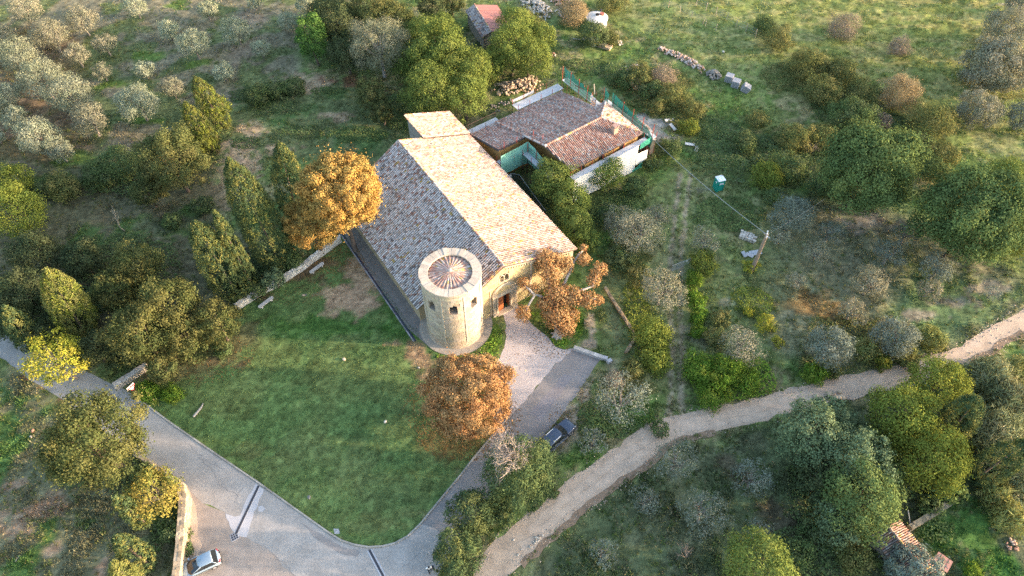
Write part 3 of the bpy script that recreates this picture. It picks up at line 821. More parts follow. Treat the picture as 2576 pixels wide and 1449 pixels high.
for i in range(40):
    a0 = 2 * math.pi * i / 40; a1 = 2 * math.pi * (i + 1) / 40
    c = np.array((.49, .41, .325)) * RNG.uniform(.88, 1.08)
    wedge(MB(), a0 + .002, a1 - .002, 2.64 + RNG.uniform(-.02, .02), 3.72 + RNG.uniform(-.05, .05), TH + .003, TH + .24 + RNG.uniform(-.03, .04), c, 2).build('coping_stone', M_STONE, tower)
cone = MB(); k = 48
cv = [(2.74 * math.cos(2 * math.pi * i / k), 2.74 * math.sin(2 * math.pi * i / k), TH - .22) for i in range(k)] + [(0, 0, TH + .42)]
cone.add(cv, [(i, (i + 1) % k, k) for i in range(k)], (.3, .22, .18))
troof = cone.build('roof', material('cone_bed', (.46, .35, .31), .95, var=.3, nscale=2.5, fine=.2, bump=.4), tower)
sl_ = (.64) / 2.74
rows = 30
for i in range(rows):
    a = 2 * math.pi * i / rows + RNG.normal(0, .015)
    for flatrow in (0, 1):
        aa = a + (math.pi / rows if flatrow else 0)
        r = 2.6
        while r > (.5 if not flatrow else .9):
            L = .44; w = min(.26, 2 * math.pi * r / rows * .56) if not flatrow else min(.38, 2 * math.pi * r / rows * .74)
            dirv = Vector((-math.cos(aa), -math.sin(aa), sl_)).normalized(); U = Vector((math.sin(aa) * -1, math.cos(aa), 0)) * -1
            N = U.cross(dirv)
            if N.z < 0: U = -U; N = -N
            c = pick(PALS, (.5, 1.2, .1, .3, 4.5, 2.0)) if not flatrow else pick(PALS, (.5, .9, .1, .3, 4.5, 2.0))
            p = Vector((r * math.cos(aa), r * math.sin(aa), TH - .22 + (2.74 - r) * sl_)) + N * (.05 if not flatrow else .02)
            m = MB()
            if not flatrow:
                tv, tf = tile_shape(max(.1, w), L); m.add(tv * np.array([1, 1, .6]), tf, c)
            else: m.box(0, L * .55, .012, w, L * 1.05, .03, 0, c)
            o = m.build('tile', M_TILE, troof)
            Mx = Matrix((U, dirv, N)).transposed().to_4x4(); Mx.translation = p; o.matrix_local = Mx
            r -= .42
MB().tube([(0, 0, TH + .3), (0, 0, TH + .5), (0, 0, TH + .62)], [.3, .26, .08], 10, (.42, .36, .31)).build('finial', M_STONE, tower)
m = MB(); m.tube([(-.9, 0, 9.15), (.9, 0, 9.15)], .08, 6, (.1, .07, .05)); m.build('bell_beam', M_DARK, tower)
MB().tube([(0, 0, 9.05), (0, 0, 8.8), (0, 0, 8.3), (0, 0, 8.1)], [.1, .24, .34, .45], 12).build('bell', M_DARK, tower)
for i in range(8):
    q = wins[i]; m = MB(); m.box(3.2 * math.cos(q), 3.2 * math.sin(q), 7.37, .9, .95, .06, q, (.27, .23, .19)); m.build('window_sill', M_STONE, tower)
# ------------------------------------------------------------------ cottage
M_OCHRE = material('ochre_render', (.44, .25, .085), .9, var=.22, nscale=1.1, fine=.15, bump=.2)
M_SHUT = material('brown_timber', (.13, .07, .04), .7, var=.2, nscale=4)
KC, HC = .30, 7.48
cz = lambda t: HC - KC * abs(t)
cottage = thing('cottage', 'low farmhouse with reddish tiled roof wrapped in scaffolding behind the church', 'house', CO_O, CO_T)
L2 = lambda s, t, z=0: (s, -t, z)
wb = MB()
def cwall(s0, s1, t0, t1, d=.2):
    wb.prism([(s0, -t1), (s1, -t1), (s1, -t0), (s0, -t0)], 0, [cz(t1) - d, cz(t1) - d, cz(t0) - d, cz(t0) - d])
cwall(1.7, 12.9, -11.9, 0); cwall(1.7, 10.4, 0, 4.7); cwall(12.9, 14.6, -3.2, 0, .9)
wb.prism([(10.4, 0), (14.6, 0), (14.6, -4.7), (10.4, -4.7)], 0, cz(4.7) - .2)
wb.prism([(-4.4, 4.85), (1.7, 4.85), (1.7, 11.9), (-4.4, 11.9)], 0, [cz(4.85) - .2] * 2 + [cz(11.9) - .2] * 2)
cw = wb.build('wall', M_OCHRE, cottage)
rb = MB()
E1, E2, R1, R2, N_, M_, T_, W_, V_, I_ = (1.33, 5.07), (15.07, 5.07), (.25, 0), (10.94, 0), (15.07, -3.45), (13.0, -3.45), (13.5, -12.37), (-4.71, -12.37), (-4.71, -4.55), (.3, -4.55)
def cp(q): return (q[0], -q[1], cz(q[1]))
HN = cz(3.45)
slab(rb, [cp(R1), cp(E1), cp(E2), cp(R2)], .2)
slab(rb, [cp(R2), cp(E2), (15.07, 3.45, HN)], .2)
slab(rb, [cp(R2), (15.07, 3.45, HN), (13.0, 3.45, HN), cp(T_), (.3, 12.37, cz(12.37)), cp(R1)], .2)
slab(rb, [(.27, 4.55, cz(4.55) - .12), (.27, 12.37, cz(12.37) - .12), (-4.71, 12.37, cz(12.37) - .12), (-4.71, 4.55, cz(4.55) - .12)], .2)
croof = rb.build('roof', M_UNDER, cottage)
fc = math.hypot(1, KC)
up_n = Vector((0, -1, KC)).normalized(); up_s = Vector((0, 1, KC)).normalized()
hipd = Vector((-(15.07 - 10.94), 0, HC - (HC - KC * 5.07)));
hz_hip = (HC - cz(5.07))
# hip plane through E2, N, R2
e2, nn, r2 = Vector(cp(E2)), Vector((15.07, 3.45, HN)), Vector(cp(R2))
hu = (nn - e2).normalized(); hn = hu.cross(r2 - e2).normalized()
hw = hn.cross(hu)
if hw.dot(r2 - e2) < 0: hw = -hw
q2 = ((r2 - e2).dot(hu), (r2 - e2).dot(hw))
RED = (.5, 2.0, .3, 0, 7.0, 1.2); GRY = (.7, .9, .5, 0, 6.5, 1.4); PNK = (2.0, .8, .2, .3, 3.0, 5.0)
su = hu if hu.cross(hw).z > 0 else -hu
if su is hu: e0, ol = e2, [(0, 0), ((nn - e2).length, 0), q2]
else:
    e0 = nn; l_ = (nn - e2).length; ol = [(0, 0), (l_, 0), (l_ - q2[0], q2[1])]
lay_tiles([
    (croof, (0, -5.07, cz(5.07)), (1, 0, 0), up_s, [(1.33, 0), (15.07, 0), (10.94, 5.07 * fc), (.25, 5.07 * fc)], RED, None),
    (croof, e0, su, hw, ol, PNK, None),
    (croof, (15.07, 12.37, cz(12.37)), (-1, 0, 0), up_n,
     [(15.07 - 13.5, 0), (15.07 - .35, 0), (15.07 - .3, 12.37 * fc), (15.07 - 10.94, 12.37 * fc), (0, 8.92 * fc), (2.07, 8.92 * fc)], GRY, None),
    (croof, (.2, 12.37, cz(12.37) - .12), (-1, 0, 0), up_n, [(0, 0), (4.9, 0), (4.9, 7.8 * fc), (0, 7.8 * fc)], (.6, 1.2, .4, 0, 6.5, 1.4), None),
], cottage, 300, .30, .42)
ridge_tiles(croof, cp(R1), cp(R2), .32, .42, (2, 6, .3, 2))
ridge_tiles(croof, cp(E2), cp(R2), .3, .42, (4, 4, 1, 1)); ridge_tiles(croof, (15.07, 3.45, HN), cp(R2), .3, .42, (3, 6, .3, 2))
ridge_tiles(croof, (.28, 12.3, cz(12.37)), (.28, 0.1, HC), .28, .42, (4, 4, 1, .3))
ridge_tiles(croof, (15.0, 3.45, HN), (13.0, 3.45, HN), .22, .4, (4, 4, 1, .3)) if False else None
for s in (3.6, 7.4, 11.4):
    f = MB().box(s, -4.72, 5.1, 1.0, .06, 1.0, 0).build('window', M_SHUT, cottage)
    MB().box(s, -4.76, 5.1, .8, .03, .85).build('pane', M_BLACK, f)
MB().box(8, -4.95, 5.76, 13.6, .12, .1).build('gutter', M_DARK, cottage)
for s in np.arange(2.0, 14.6, .7): MB().box(s, -4.85, 5.88, .1, .4, .1).build('rafter_end', M_SHUT, cottage)
chm = MB().box(11.2, -3.0, 6.85, .8, .62, 1.5).build('chimney', material('chimney_brick', (.36, .26, .20), .9, var=.25, nscale=3, fine=.2), cottage)
MB().box(11.2, -3.0, 7.66, .95, .78, .12).build('cap', MATS['chimney_brick'], chm)
for s in (-.32, .32): MB().box(11.2 + s, -3.0, 7.83, .1, .6, .22).build('flue_support', MATS['chimney_brick'], chm)
MB().box(11.2, -3.0, 7.98, .9, .72, .07, 0, DUSTY[0]).build('cowl', M_TILE, chm)
# curved brick wall hugging the right corner
arc = thing('curved_wall', 'curved brick garden wall with tiled top round the right corner of the farmhouse', 'wall', CO_O, CO_T)
m = MB(); cx, cy, rr_ = 12.2, -2.6, 5.9
A_ = np.linspace(math.radians(-38), math.radians(38), 15)
for a0, a1 in zip(A_[:-1], A_[1:]):
    v = []
    for zz in (0, 4.6):
        for r in (rr_ - .5, rr_):
            for a in (a0, a1): v.append((cx + r * math.cos(a), cy + r * math.sin(a), zz))
    m.add(v, [(2, 3, 7, 6), (1, 0, 4, 5), (4, 6, 7, 5), (0, 2, 6, 4), (3, 1, 5, 7)], np.array((.33, .23, .17)) * RNG.uniform(.9, 1.1))
m.build('wall', M_STONE, arc)
for a in np.linspace(math.radians(-38), math.radians(38), 34):
    o = MB().box(0, 0, 0, .66, .27, .1, 0, pick((LICHEN, CLAY, GREYT, OCHRE), (3, 5, 1, .2))).build('coping_tile', M_TILE, arc)
    o.location = (cx + (rr_ - .25) * math.cos(a), cy + (rr_ - .25) * math.sin(a), 4.66); o.rotation_euler = (0, RNG.normal(0, .04), a)

# ------------------------------------------------------------------ scaffolding round the cottage
M_POLE = material('scaffold_steel', (.12, .07, .065), .6, var=.2, nscale=3, metal=.2)
M_REDP = material('red_scaffold_steel', (.42, .07, .05), .6, var=.15, nscale=3)
M_BOARD = material('grey_scaffold_deck', (.52, .52, .53), .7, var=.12, nscale=1.2, fine=.08)
M_NET = material('green_netting', (.04, .29, .20), .8, var=.18, nscale=2.5, alpha=.85)
M_NETL = material('pale_green_netting', (.22, .50, .40), .8, var=.12, nscale=2.5, alpha=.88)
M_SHEET = material('white_sheeting', (.83, .80, .76), .8, var=.04, nscale=1.0)
def net(name, mat, parent, a, b, zb, zt, sag=.3, wave=.08, nx_=24, nz_=5, thick=None):
    """hanging net between plan points a and b; zb, zt: bottom and top heights at both ends"""
    v = []; f = []
    d = np.array([b[0] - a[0], b[1] - a[1]]); L = np.hypot(*d); n = np.array([-d[1], d[0]]) / L
    for i in range(nx_ + 1):
        u = i / nx_; top = zt[0] + (zt[1] - zt[0]) * u - sag * abs(math.sin(u * math.pi * max(1, round(L / 2.4)))) * RNG.uniform(.6, 1.1); bot = zb[0] + (zb[1] - zb[0]) * u
        for j in range(nz_ + 1):
            w = j / nz_; off = wave * math.sin(u * L * 2.1 + j) + RNG.normal(0, .02)
            q = np.array(a) + d * u + n * off; v.append((q[0], q[1], bot + (top - bot) * w))
    for i in range(nx_):
        for j in range(nz_):
            k = i * (nz_ + 1) + j; f.append((k, k + nz_ + 1, k + nz_ + 2, k + 1))
    return MB().add(v, f).build(name, mat, parent)
def scaff(label, line, levels, top, w=1.0, red=True, step=2.2, decks=True, inner=True):
    """line: local (s,t) start and end of the outer row; w: depth towards the house (signed, along +/- normal)"""
    t = thing('scaffold', label, 'scaffold', CO_O, CO_T)
    a, b = np.array([line[0][0], -line[0][1]]), np.array([line[1][0], -line[1][1]])
    d = b - a; L = np.hypot(*d); d /= L; n = np.array([-d[1], d[0]]) * w
    k = max(1, int(round(L / step)))
    for i in range(k + 1):
        for row in ((0, 1) if inner else (0,)):
            q = a + d * L * i / k + n * row; h = top if row == 0 else levels[-1] + .9
            MB().tube([(*q, 0), (*q, levels[-1])], .04, 5).build('pole', M_POLE, t)
            if h > levels[-1]: MB().tube([(*q, levels[-1] + .002), (*q, h)], .045, 5).build('guard_post', M_REDP if (red and RNG.random() < .65) else M_POLE, t)
    for lv in levels:
        if decks:
            c = a + d * L / 2 + n * .5
            nb = 3
            for j in range(nb):
                q = a + d * L / 2 + n * (j + .5) / nb
                MB().box(q[0], q[1], lv, L + .2, abs(w) / nb - .015, .06, math.atan2(d[1], d[0])).build('deck_board', M_BOARD, t)
    for hh in (.5, 1.0):
        zz = levels[-1] + hh
        if zz < top: MB().tube([(*a, zz), (*b, zz)], .025, 5).build('guard_rail', M_POLE, t)
    for i in range(k):
        q0 = a + d * L * i / k; q1 = a + d * L * (i + 1) / k
        MB().tube([(*q0, levels[-1] - 1.9), (*q1, levels[-1] - .1)], .022, 4).build('brace', M_POLE, t)
    return t
s1 = scaff('scaffold with wide grey deck along the back eave of the farmhouse', ((5.0, -14.3), (14.2, -14.3)), [3.75], 4.9, -1.6)
c_ = co(9, -14.3)
MB().box(7.2, 14.34, 4.35, 4.3, .05, .5).build('toe_board', M_BOARD, s1)
s2 = scaff('scaffold with torn green netting down the far right end of the farmhouse', ((15.0, -14.0), (15.0, -5.6)), [4.3], 7.0, 1.2)
net('netting', M_NET, s2, (15.08, 13.6), (15.08, 6.9), (4.1, 4.0), (7.2, 6.1), .35)
net('white_sheet', M_SHEET, s2, (15.08, 6.8), (15.08, 5.7), (3.9, 4.0), (6.1, 5.6), .2, nx_=6)
MB().box(15.0, 9.2, 5.6, .06, 2.4, .12, .3).build('plank', M_SHUT, s2)
s3 = scaff('scaffold with green netting over the hipped right end of the farmhouse', ((16.3, -5.2), (16.3, 6.0)), [4.9], 7.6, .95)
net('netting', M_NET, s3, (16.38, 3.4), (16.38, -4.9), (4.3, 4.0), (7.8, 6.2), .3)
net('netting', M_NET, s3, (16.38, 5.2), (16.38, 4.2), (4.3, 4.3), (7.7, 6.8), .2, nx_=8)
net('netting', M_NET, s3, (16.38, -5.0), (16.0, -6.4), (3.2, 3.2), (6.2, 5.4), .2, nx_=8)
s4 = scaff('scaffold hung with blinding white sheeting on the sunny wall of the farmhouse', ((1.0, 6.15), (15.4, 6.15)), [5.1], 5.15, .95)
net('white_sheet', M_SHEET, s4, (1.0, -6.22), (13.4, -6.22), (.6, .1), (5.2, 5.3), .05, .03, 40)
net('white_sheet', M_SHEET, s4, (13.45, -6.22), (15.6, -6.3), (1.2, 1.4), (3.6, 3.4), .05, .03, 8)
net('netting', M_NET, s4, (13.7, -6.28), (15.6, -6.36), (4.3, 4.6), (5.6, 5.9), .12, .03, 10)
net('netting', M_NET, s4, (13.0, -6.26), (15.0, -6.3), (.1, .1), (.6, 1.4), .1, .03, 10)
s5 = scaff('scaffold with pale green netting inside the yard between church and farmhouse', ((-5.2, -3.35), (-.3, -3.35)), [4.4], 6.2, .95)
net('netting', M_NETL, s5, (-5.2, 3.28), (-.25, 3.28), (2.2, 2.2), (6.1, 6.3), .08, .04)
MB().box(-5.4, 3.3, 3.2, .05, .9, 2.0).build('side_board', M_BOARD, s5)
s6 = scaff('scaffold with pale green netting on the yard wall below the red roof', ((-.3, -3.2), (-.3, 3.0)), [4.4], 6.1, -.9)
net('netting', M_NETL, s6, (-.22, 3.25), (-.22, -2.9), (2.2, 2.6), (6.4, 5.4), .1, .04)
for (ss, tt) in ((1.0, -3.6), (-1.6, -4.2), (-3.8, -4.4), (1.2, -1.6)):
    h = cz(tt); MB().tube([(ss, -tt, h - .2), (ss, -tt, h + 1.1)], .04, 5).build('guard_post', M_REDP, s6)
t = thing('roof_plank', 'loose pale plank propped above the far corner scaffold', 'plank', co(15.6, -6.8, 6.6), CO_T + .9)
MB().box(0, 0, 0, 2.6, .14, .08).build('plank', material('raw_timber', (.5, .38, .24), .8, var=.15), t)
# second low lean-to platform at the back left
s7 = scaff('low scaffold trestle behind the left wing of the farmhouse', ((-3.6, -14.4), (1.6, -14.4)), [2.7], 3.9, -1.1, False)
# fence panel beside the church wall (dark mesh panels with a small white notice)
M_MESH = material('fence_mesh', (.06, .07, .09), .7, var=.1, alpha=.55)
t = thing('mesh_fence', 'dark mesh site fence in the shade beside the church wall', 'fence', (0, 0, 0))
for i, (a, b) in enumerate([((1283, 437), (1306, 440)), ((1306, 440), (1340, 487)), ((1340, 487), (1372, 530))]):
    pa, pb = P(*a, 2.0), P(*b, 2.0); pa.z = pb.z = 0
    for q in (pa, pb): MB().tube([(q.x, q.y, 0), (q.x, q.y, 2.1)], .03, 5).build('post', M_POLE, t)
    MB().tube([(pa.x, pa.y, 2.08), (pb.x, pb.y, 2.08)], .025, 5, ).build('rail', M_BOARD, t)
    MB().add([(pa.x, pa.y, .1), (pb.x, pb.y, .1), (pb.x, pb.y, 2.0), (pa.x, pa.y, 2.0)], [(0, 1, 2, 3)]).build('mesh_panel', M_MESH, t)
q = P(1283, 443, 1.6)
MB().box(q.x, q.y, 1.6, .5, .04, .6, .3).build('notice', M_SHEET, t)
# ------------------------------------------------------------------ foliage
def nrm(a): return a / (np.linalg.norm(a, axis=-1, keepdims=True) + 1e-9)
def leaf_quads(rng, Pn, Nn, L, Wd, C, up=0.0):
    """one rhombic leaf spray per point: position, facing, length, width, colour"""
    n = len(Pn)
    nn_ = nrm(Nn + rng.normal(0, .38, (n, 3)))
    e1 = nrm(np.cross(nn_, rng.normal(0, 1, (n, 3)) ) + np.array([0, 0, up]))
    e2 = nrm(np.cross(nn_, e1))
    L = (L * rng.uniform(.65, 1.3, n))[:, None]; Wd = (Wd * rng.uniform(.65, 1.3, n))[:, None]
    V = np.stack([Pn - e1 * L * .5, Pn + e2 * Wd * .5 - e1 * L * .06, Pn + e1 * L * .5, Pn - e2 * Wd * .5 - e1 * L * .06], 1)
    return V.reshape(-1, 3), np.repeat(C, 4, 0)

PAL = {
    'olive': [(0.239, 0.265, 0.175), (0.191, 0.223, 0.148), (0.297, 0.313, 0.223), (0.265, 0.270, 0.175)],
    'olivelit': [(0.311, 0.345, 0.227), (0.248, 0.290, 0.192), (0.386, 0.407, 0.290), (0.345, 0.351, 0.227)],  # olive palette brightened: soft light put into the leaf colour
    'olivegrey': [(0.172, 0.202, 0.157), (0.142, 0.167, 0.127), (0.212, 0.238, 0.192)],
    'olivewarm': [(.25, .245, .16), (.21, .22, .145), (.31, .285, .20)],
    'oak': [(0.095, 0.117, 0.044), (0.123, 0.135, 0.049), (0.075, 0.099, 0.039), (0.149, 0.140, 0.055)],
    'oakdark': [(0.058, 0.081, 0.039), (0.078, 0.101, 0.046), (0.098, 0.111, 0.052)],
    'oakwarm': [(0.122, 0.129, 0.047), (0.094, 0.114, 0.039), (0.150, 0.143, 0.051), (0.071, 0.096, 0.036)],
    'green': [(0.101, 0.150, 0.055), (0.130, 0.182, 0.062), (0.078, 0.117, 0.044), (0.156, 0.195, 0.065)],
    'greenblue': [(0.132, 0.185, 0.099), (0.112, 0.158, 0.079), (0.172, 0.218, 0.112)],
    'robinia': [(0.160, 0.202, 0.050), (0.125, 0.172, 0.043), (0.196, 0.226, 0.060), (0.143, 0.184, 0.048)],
    'yellow': [(0.312, 0.306, 0.042), (0.240, 0.264, 0.038), (0.372, 0.336, 0.060)],
    'yellowgreen': [(0.165, 0.198, 0.039), (0.126, 0.165, 0.035), (0.204, 0.220, 0.044)],
    'autumn': [(.36, .205, .07), (.42, .235, .075), (.33, .175, .06), (.38, .26, .09), (.26, .19, .07)],
    'golden': [(.45, .265, .075), (.49, .295, .09), (.40, .23, .065), (.43, .30, .10), (.35, .25, .08), (.30, .24, .08)],
    'rust': [(.40, .22, .095), (.36, .185, .08), (.44, .26, .115), (.33, .215, .10), (.29, .205, .10)],
    'cypress': [(0.069, 0.107, 0.049), (0.095, 0.129, 0.056), (0.057, 0.089, 0.042)],
    'cypresslit': [(0.162, 0.176, 0.054), (0.128, 0.149, 0.051), (0.203, 0.203, 0.068)],
    'conifer': [(.075, .115, .048), (.10, .135, .052), (.135, .15, .055), (.055, .09, .042), (.065, .10, .05)],
    'bush': [(0.085, 0.132, 0.049), (0.116, 0.163, 0.056), (0.139, 0.171, 0.070), (0.101, 0.124, 0.062)],
    'bushwarm': [(0.150, 0.163, 0.056), (0.200, 0.181, 0.069), (0.112, 0.138, 0.050)],
    'dry': [(0.378, 0.294, 0.168), (0.315, 0.247, 0.137), (0.430, 0.336, 0.189)],
    'drypink': [(0.315, 0.247, 0.179), (0.263, 0.210, 0.147), (0.357, 0.284, 0.210)],
    'bright': [(0.132, 0.240, 0.034), (0.168, 0.258, 0.038), (0.108, 0.198, 0.030), (0.204, 0.252, 0.048)],
    'reed': [(0.210, 0.242, 0.126), (0.284, 0.284, 0.147), (0.168, 0.205, 0.100), (0.347, 0.315, 0.179)],
    'reedyellow': [(0.263, 0.284, 0.095), (0.326, 0.304, 0.116), (0.210, 0.242, 0.084)],
    'cedar': [(0.180, 0.228, 0.198), (0.144, 0.192, 0.162), (0.216, 0.252, 0.192)],
    'ivy': [(0.085, 0.163, 0.039), (0.111, 0.195, 0.047), (0.065, 0.130, 0.034)],
    'grey': [(0.210, 0.221, 0.137), (0.173, 0.189, 0.116), (0.263, 0.242, 0.158)],
    'twig': [(0.273, 0.226, 0.189), (0.315, 0.263, 0.221)],
    'walnut': [(0.177, 0.194, 0.049), (0.257, 0.205, 0.054), (0.124, 0.157, 0.043), (0.292, 0.248, 0.059)],
    'crimson': [(0.263, 0.074, 0.037), (0.210, 0.063, 0.032)],
}
M_LEAF = material('leaf', vcol=True, transl=.2, var=.12, nscale=.9, objvar=.08)
M_BARK = material('bark', vcol=True, rough=.95, var=.25, nscale=2.5, fine=.2, bump=.5)
# kind: palette, centre height / r, rz / r, leaf length, leaf width, leaves per m2, clumps factor, clump size, category, label head, trunk
KIND = {
    'olive': ('olive', 1.15, .82, 0.265, 0.109, 46, 9, .34, 'olive tree', 1),
    'olivelit': ('olivelit', 1.15, .82, 0.265, 0.109, 52, 9, .34, 'olive tree', 1),
    'olivegrey': ('olivegrey', 1.15, .85, 0.265, 0.109, 46, 9, .34, 'olive tree', 1),
    'olivewarm': ('olivewarm', 1.2, .85, 0.250, 0.109, 43, 8, .36, 'olive tree', 1),
    'olivebush': ('olivewarm', .8, .85, .30, .12, 50, 10, .30, 'olive tree', 1),
    'olivesparse': ('olivegrey', 1.05, .8, 0.234, 0.098, 20, 8, .30, 'olive tree', 2),
    'olivetan': ('olivewarm', 1.05, .8, 0.234, 0.109, 29, 8, .32, 'olive tree', 2),
    'oak': ('oak', 1.35, 1.0, 0.250, 0.148, 53, 10, .30, 'oak tree', 1),
    'oakwarm': ('oakwarm', 1.4, 1.1, 0.250, 0.148, 53, 10, .30, 'oak tree', 1),
    'oakdark': ('oakdark', 1.3, 1.0, 0.265, 0.156, 46, 9, .32, 'oak tree', 1),
    'green': ('green', 1.3, .95, 0.281, 0.156, 43, 9, .32, 'tree', 1),
    'greenblue': ('greenblue', 1.25, .95, 0.265, 0.156, 46, 10, .28, 'tree', 1),
    'robinia': ('robinia', 1.3, .95, 0.312, 0.117, 46, 9, .34, 'tree', 1),
    'yellow': ('yellow', 1.3, .8, 0.265, 0.156, 26, 9, .28, 'tree', 2),
    'yellowgreen': ('yellowgreen', 1.2, .95, 0.265, 0.140, 43, 9, .32, 'tree', 1),
    'chestnut': ('golden', 1.45, .98, 0.210, 0.135, 96, 26, .20, 'chestnut tree', 1),
    'chestnutrust': ('rust', 1.25, .92, 0.210, 0.135, 96, 26, .20, 'chestnut tree', 1),
    'bush': ('bush', .62, .75, 0.234, 0.133, 50, 8, .36, 'bush', 0),
    'bushwarm': ('bushwarm', .62, .75, 0.234, 0.125, 46, 8, .36, 'bush', 0),
    'bushy': ('yellowgreen', .65, .8, 0.234, 0.133, 46, 8, .36, 'shrub', 0),
    'yellowbush': ('yellow', .6, .75, 0.250, 0.117, 40, 8, .36, 'shrub', 0),
    'bright': ('bright', .5, .7, 0.460, 0.080, 46, 8, .4, 'shrub', 0),
    'dry': ('dry', .75, .85, 0.400, 0.045, 95, 10, .4, 'shrub', 0),
    'drypink': ('drypink', .65, .8, 0.281, 0.055, 71, 8, .4, 'shrub', 0),
    'conifer': ('conifer', .95, 1.2, 0.265, 0.109, 65, 11, .28, 'conifer', 0),
    'cedar': ('cedar', .95, 1.1, .36, .11, 50, 14, .26, 'cedar', 0),
    'ivycol': ('ivy', 1.4, 1.6, 0.250, 0.172, 56, 11, .26, 'tree', 1),
    'grey': ('grey', 1.2, .95, 0.234, 0.070, 34, 10, .30, 'tree', 2),
    'walnut': ('walnut', 1.2, .8, 0.265, 0.156, 31, 9, .30, 'walnut tree', 2),
    'fig': ('green', .7, .6, 0.500, 0.380, 14, 8, .36, 'fig bush', 0),
    'reed': ('reed', .7, .75, 0.950, 0.100, 26, 9, .42, 'reed clump', 0),
    'reedyellow': ('reedyellow', .7, .8, 0.800, 0.100, 30, 8, .4, 'reed clump', 0),
    'twig': ('twig', 1.1, .9, 0.500, 0.025, 20, 8, .4, 'tree', 2),
    'crimson': ('crimson', .8, 1.0, 0.234, 0.094, 40, 7, .4, 'shrub', 0),
}
LEAVES = 0
def crown_arrays(rng, kind, r, lit=None):
    pal, kc, kz, LL, WW, dens, cf, cs, _, _ = KIND[kind]
    pal = np.array(PAL[pal])
    n = max(7, int(cf * (r ** 1.25) * .9 + 5))
    fz = 1 - 1.6 * (np.arange(n) + .5) / n; fa = np.arange(n) * 2.39996 + rng.uniform(0, 6.28); fr = np.sqrt(1 - fz ** 2)
    d = nrm(np.stack([fr * np.cos(fa), fr * np.sin(fa), fz], 1) + rng.normal(0, .16, (n, 3)))
    k1, k2 = rng.uniform(0, 50, 2)
    shrub = KIND[kind][9] == 0 and kind not in ('conifer', 'cedar', 'ivycol', 'fig')
    lump = (.86 if kind.startswith('chest') else .62 if shrub else .76) + (.28 if kind.startswith('chest') else .85 if shrub else .55) * (fbm(d[:, 0] * 1.4 + k1, d[:, 1] * 1.4 + d[:, 2] * 1.3 + k2, 2) - .15)
    cr = r * cs * rng.uniform(.65, 1.15, n) * (3.0 / max(r, 3.0)) ** .35
    C0 = d * np.maximum(r * lump - cr, r * .25)[:, None] * rng.uniform(.8, 1.0, n)[:, None]
    C0[:, 2] *= kz
    N = int(dens * 4 * math.pi * r * r * (.75 + .25 * kz) * (1.7 if r > 4.5 else 1.25))
    p = cr ** 2; ci = rng.choice(n, N, p=p / p.sum())
    ld = nrm(rng.normal(0, 1, (N, 3)) + d[ci] * .75 + np.array([0, 0, .3]))
    Pn = C0[ci] + ld * cr[ci][:, None] * (rng.random(N) ** .35)[:, None] * np.array([1, 1, .85])
    cc = pal[rng.integers(len(pal), size=n)]
    C = cc[ci] * .65 + pal[rng.integers(len(pal), size=N)] * .35
    C = C * rng.uniform(.7, 1.3, N)[:, None]
    up = 1.1 if kind in ('bright', 'reed', 'reedyellow', 'dry', 'twig') else (.35 if kind.startswith('olive') else 0)
    far_ = rng.random(N) < (.03 if kind.startswith('chest') else .09)
    Pn[far_] *= rng.uniform(1.02, 1.25, far_.sum())[:, None]
    nc = int(N * .2); cdir = nrm(rng.normal(0, 1, (nc, 3)))            # inner leaves
    Pn[:nc] = cdir * (r * .66 * rng.uniform(.75, 1.05, nc))[:, None] * np.array([1, 1, kz]); ld[:nc] = cdir
    if r > 5: LL, WW = LL * 1.2, WW * 1.2
    k = r / np.percentile(np.hypot(Pn[:, 0], Pn[:, 1]), 93)
    Pn = Pn * k; C0 = C0 * k
    V, CC = leaf_quads(rng, Pn, ld, LL, WW, C, up)
    return V, CC, C0, cr

def trunk_mesh(rng, mb, hc, r, targets, thick, c, lean=0.0, n=5):
    top = Vector((rng.normal(0, .12) * r + lean, rng.normal(0, .12) * r, hc * .8))
    mid = Vector((top.x * .4 + rng.normal(0, .1), top.y * .4 + rng.normal(0, .1), hc * .4))
    mb.tube([(0, 0, -.3), (0, 0, .15), mid, top], [thick * 1.5, thick * 1.1, thick * .85, thick * .5], 7, c)
    for q in targets[:n]:
        q = Vector(q) + Vector((0, 0, hc)); s = mid.lerp(top, rng.uniform(.1, .9))
        m = s.lerp(q, .5) + Vector((rng.normal(0, .12) * r, rng.normal(0, .12) * r, rng.uniform(-.05, .15) * r))
        mb.tube([s, m, q], [thick * .42, thick * .28, thick * .10], 5, c)

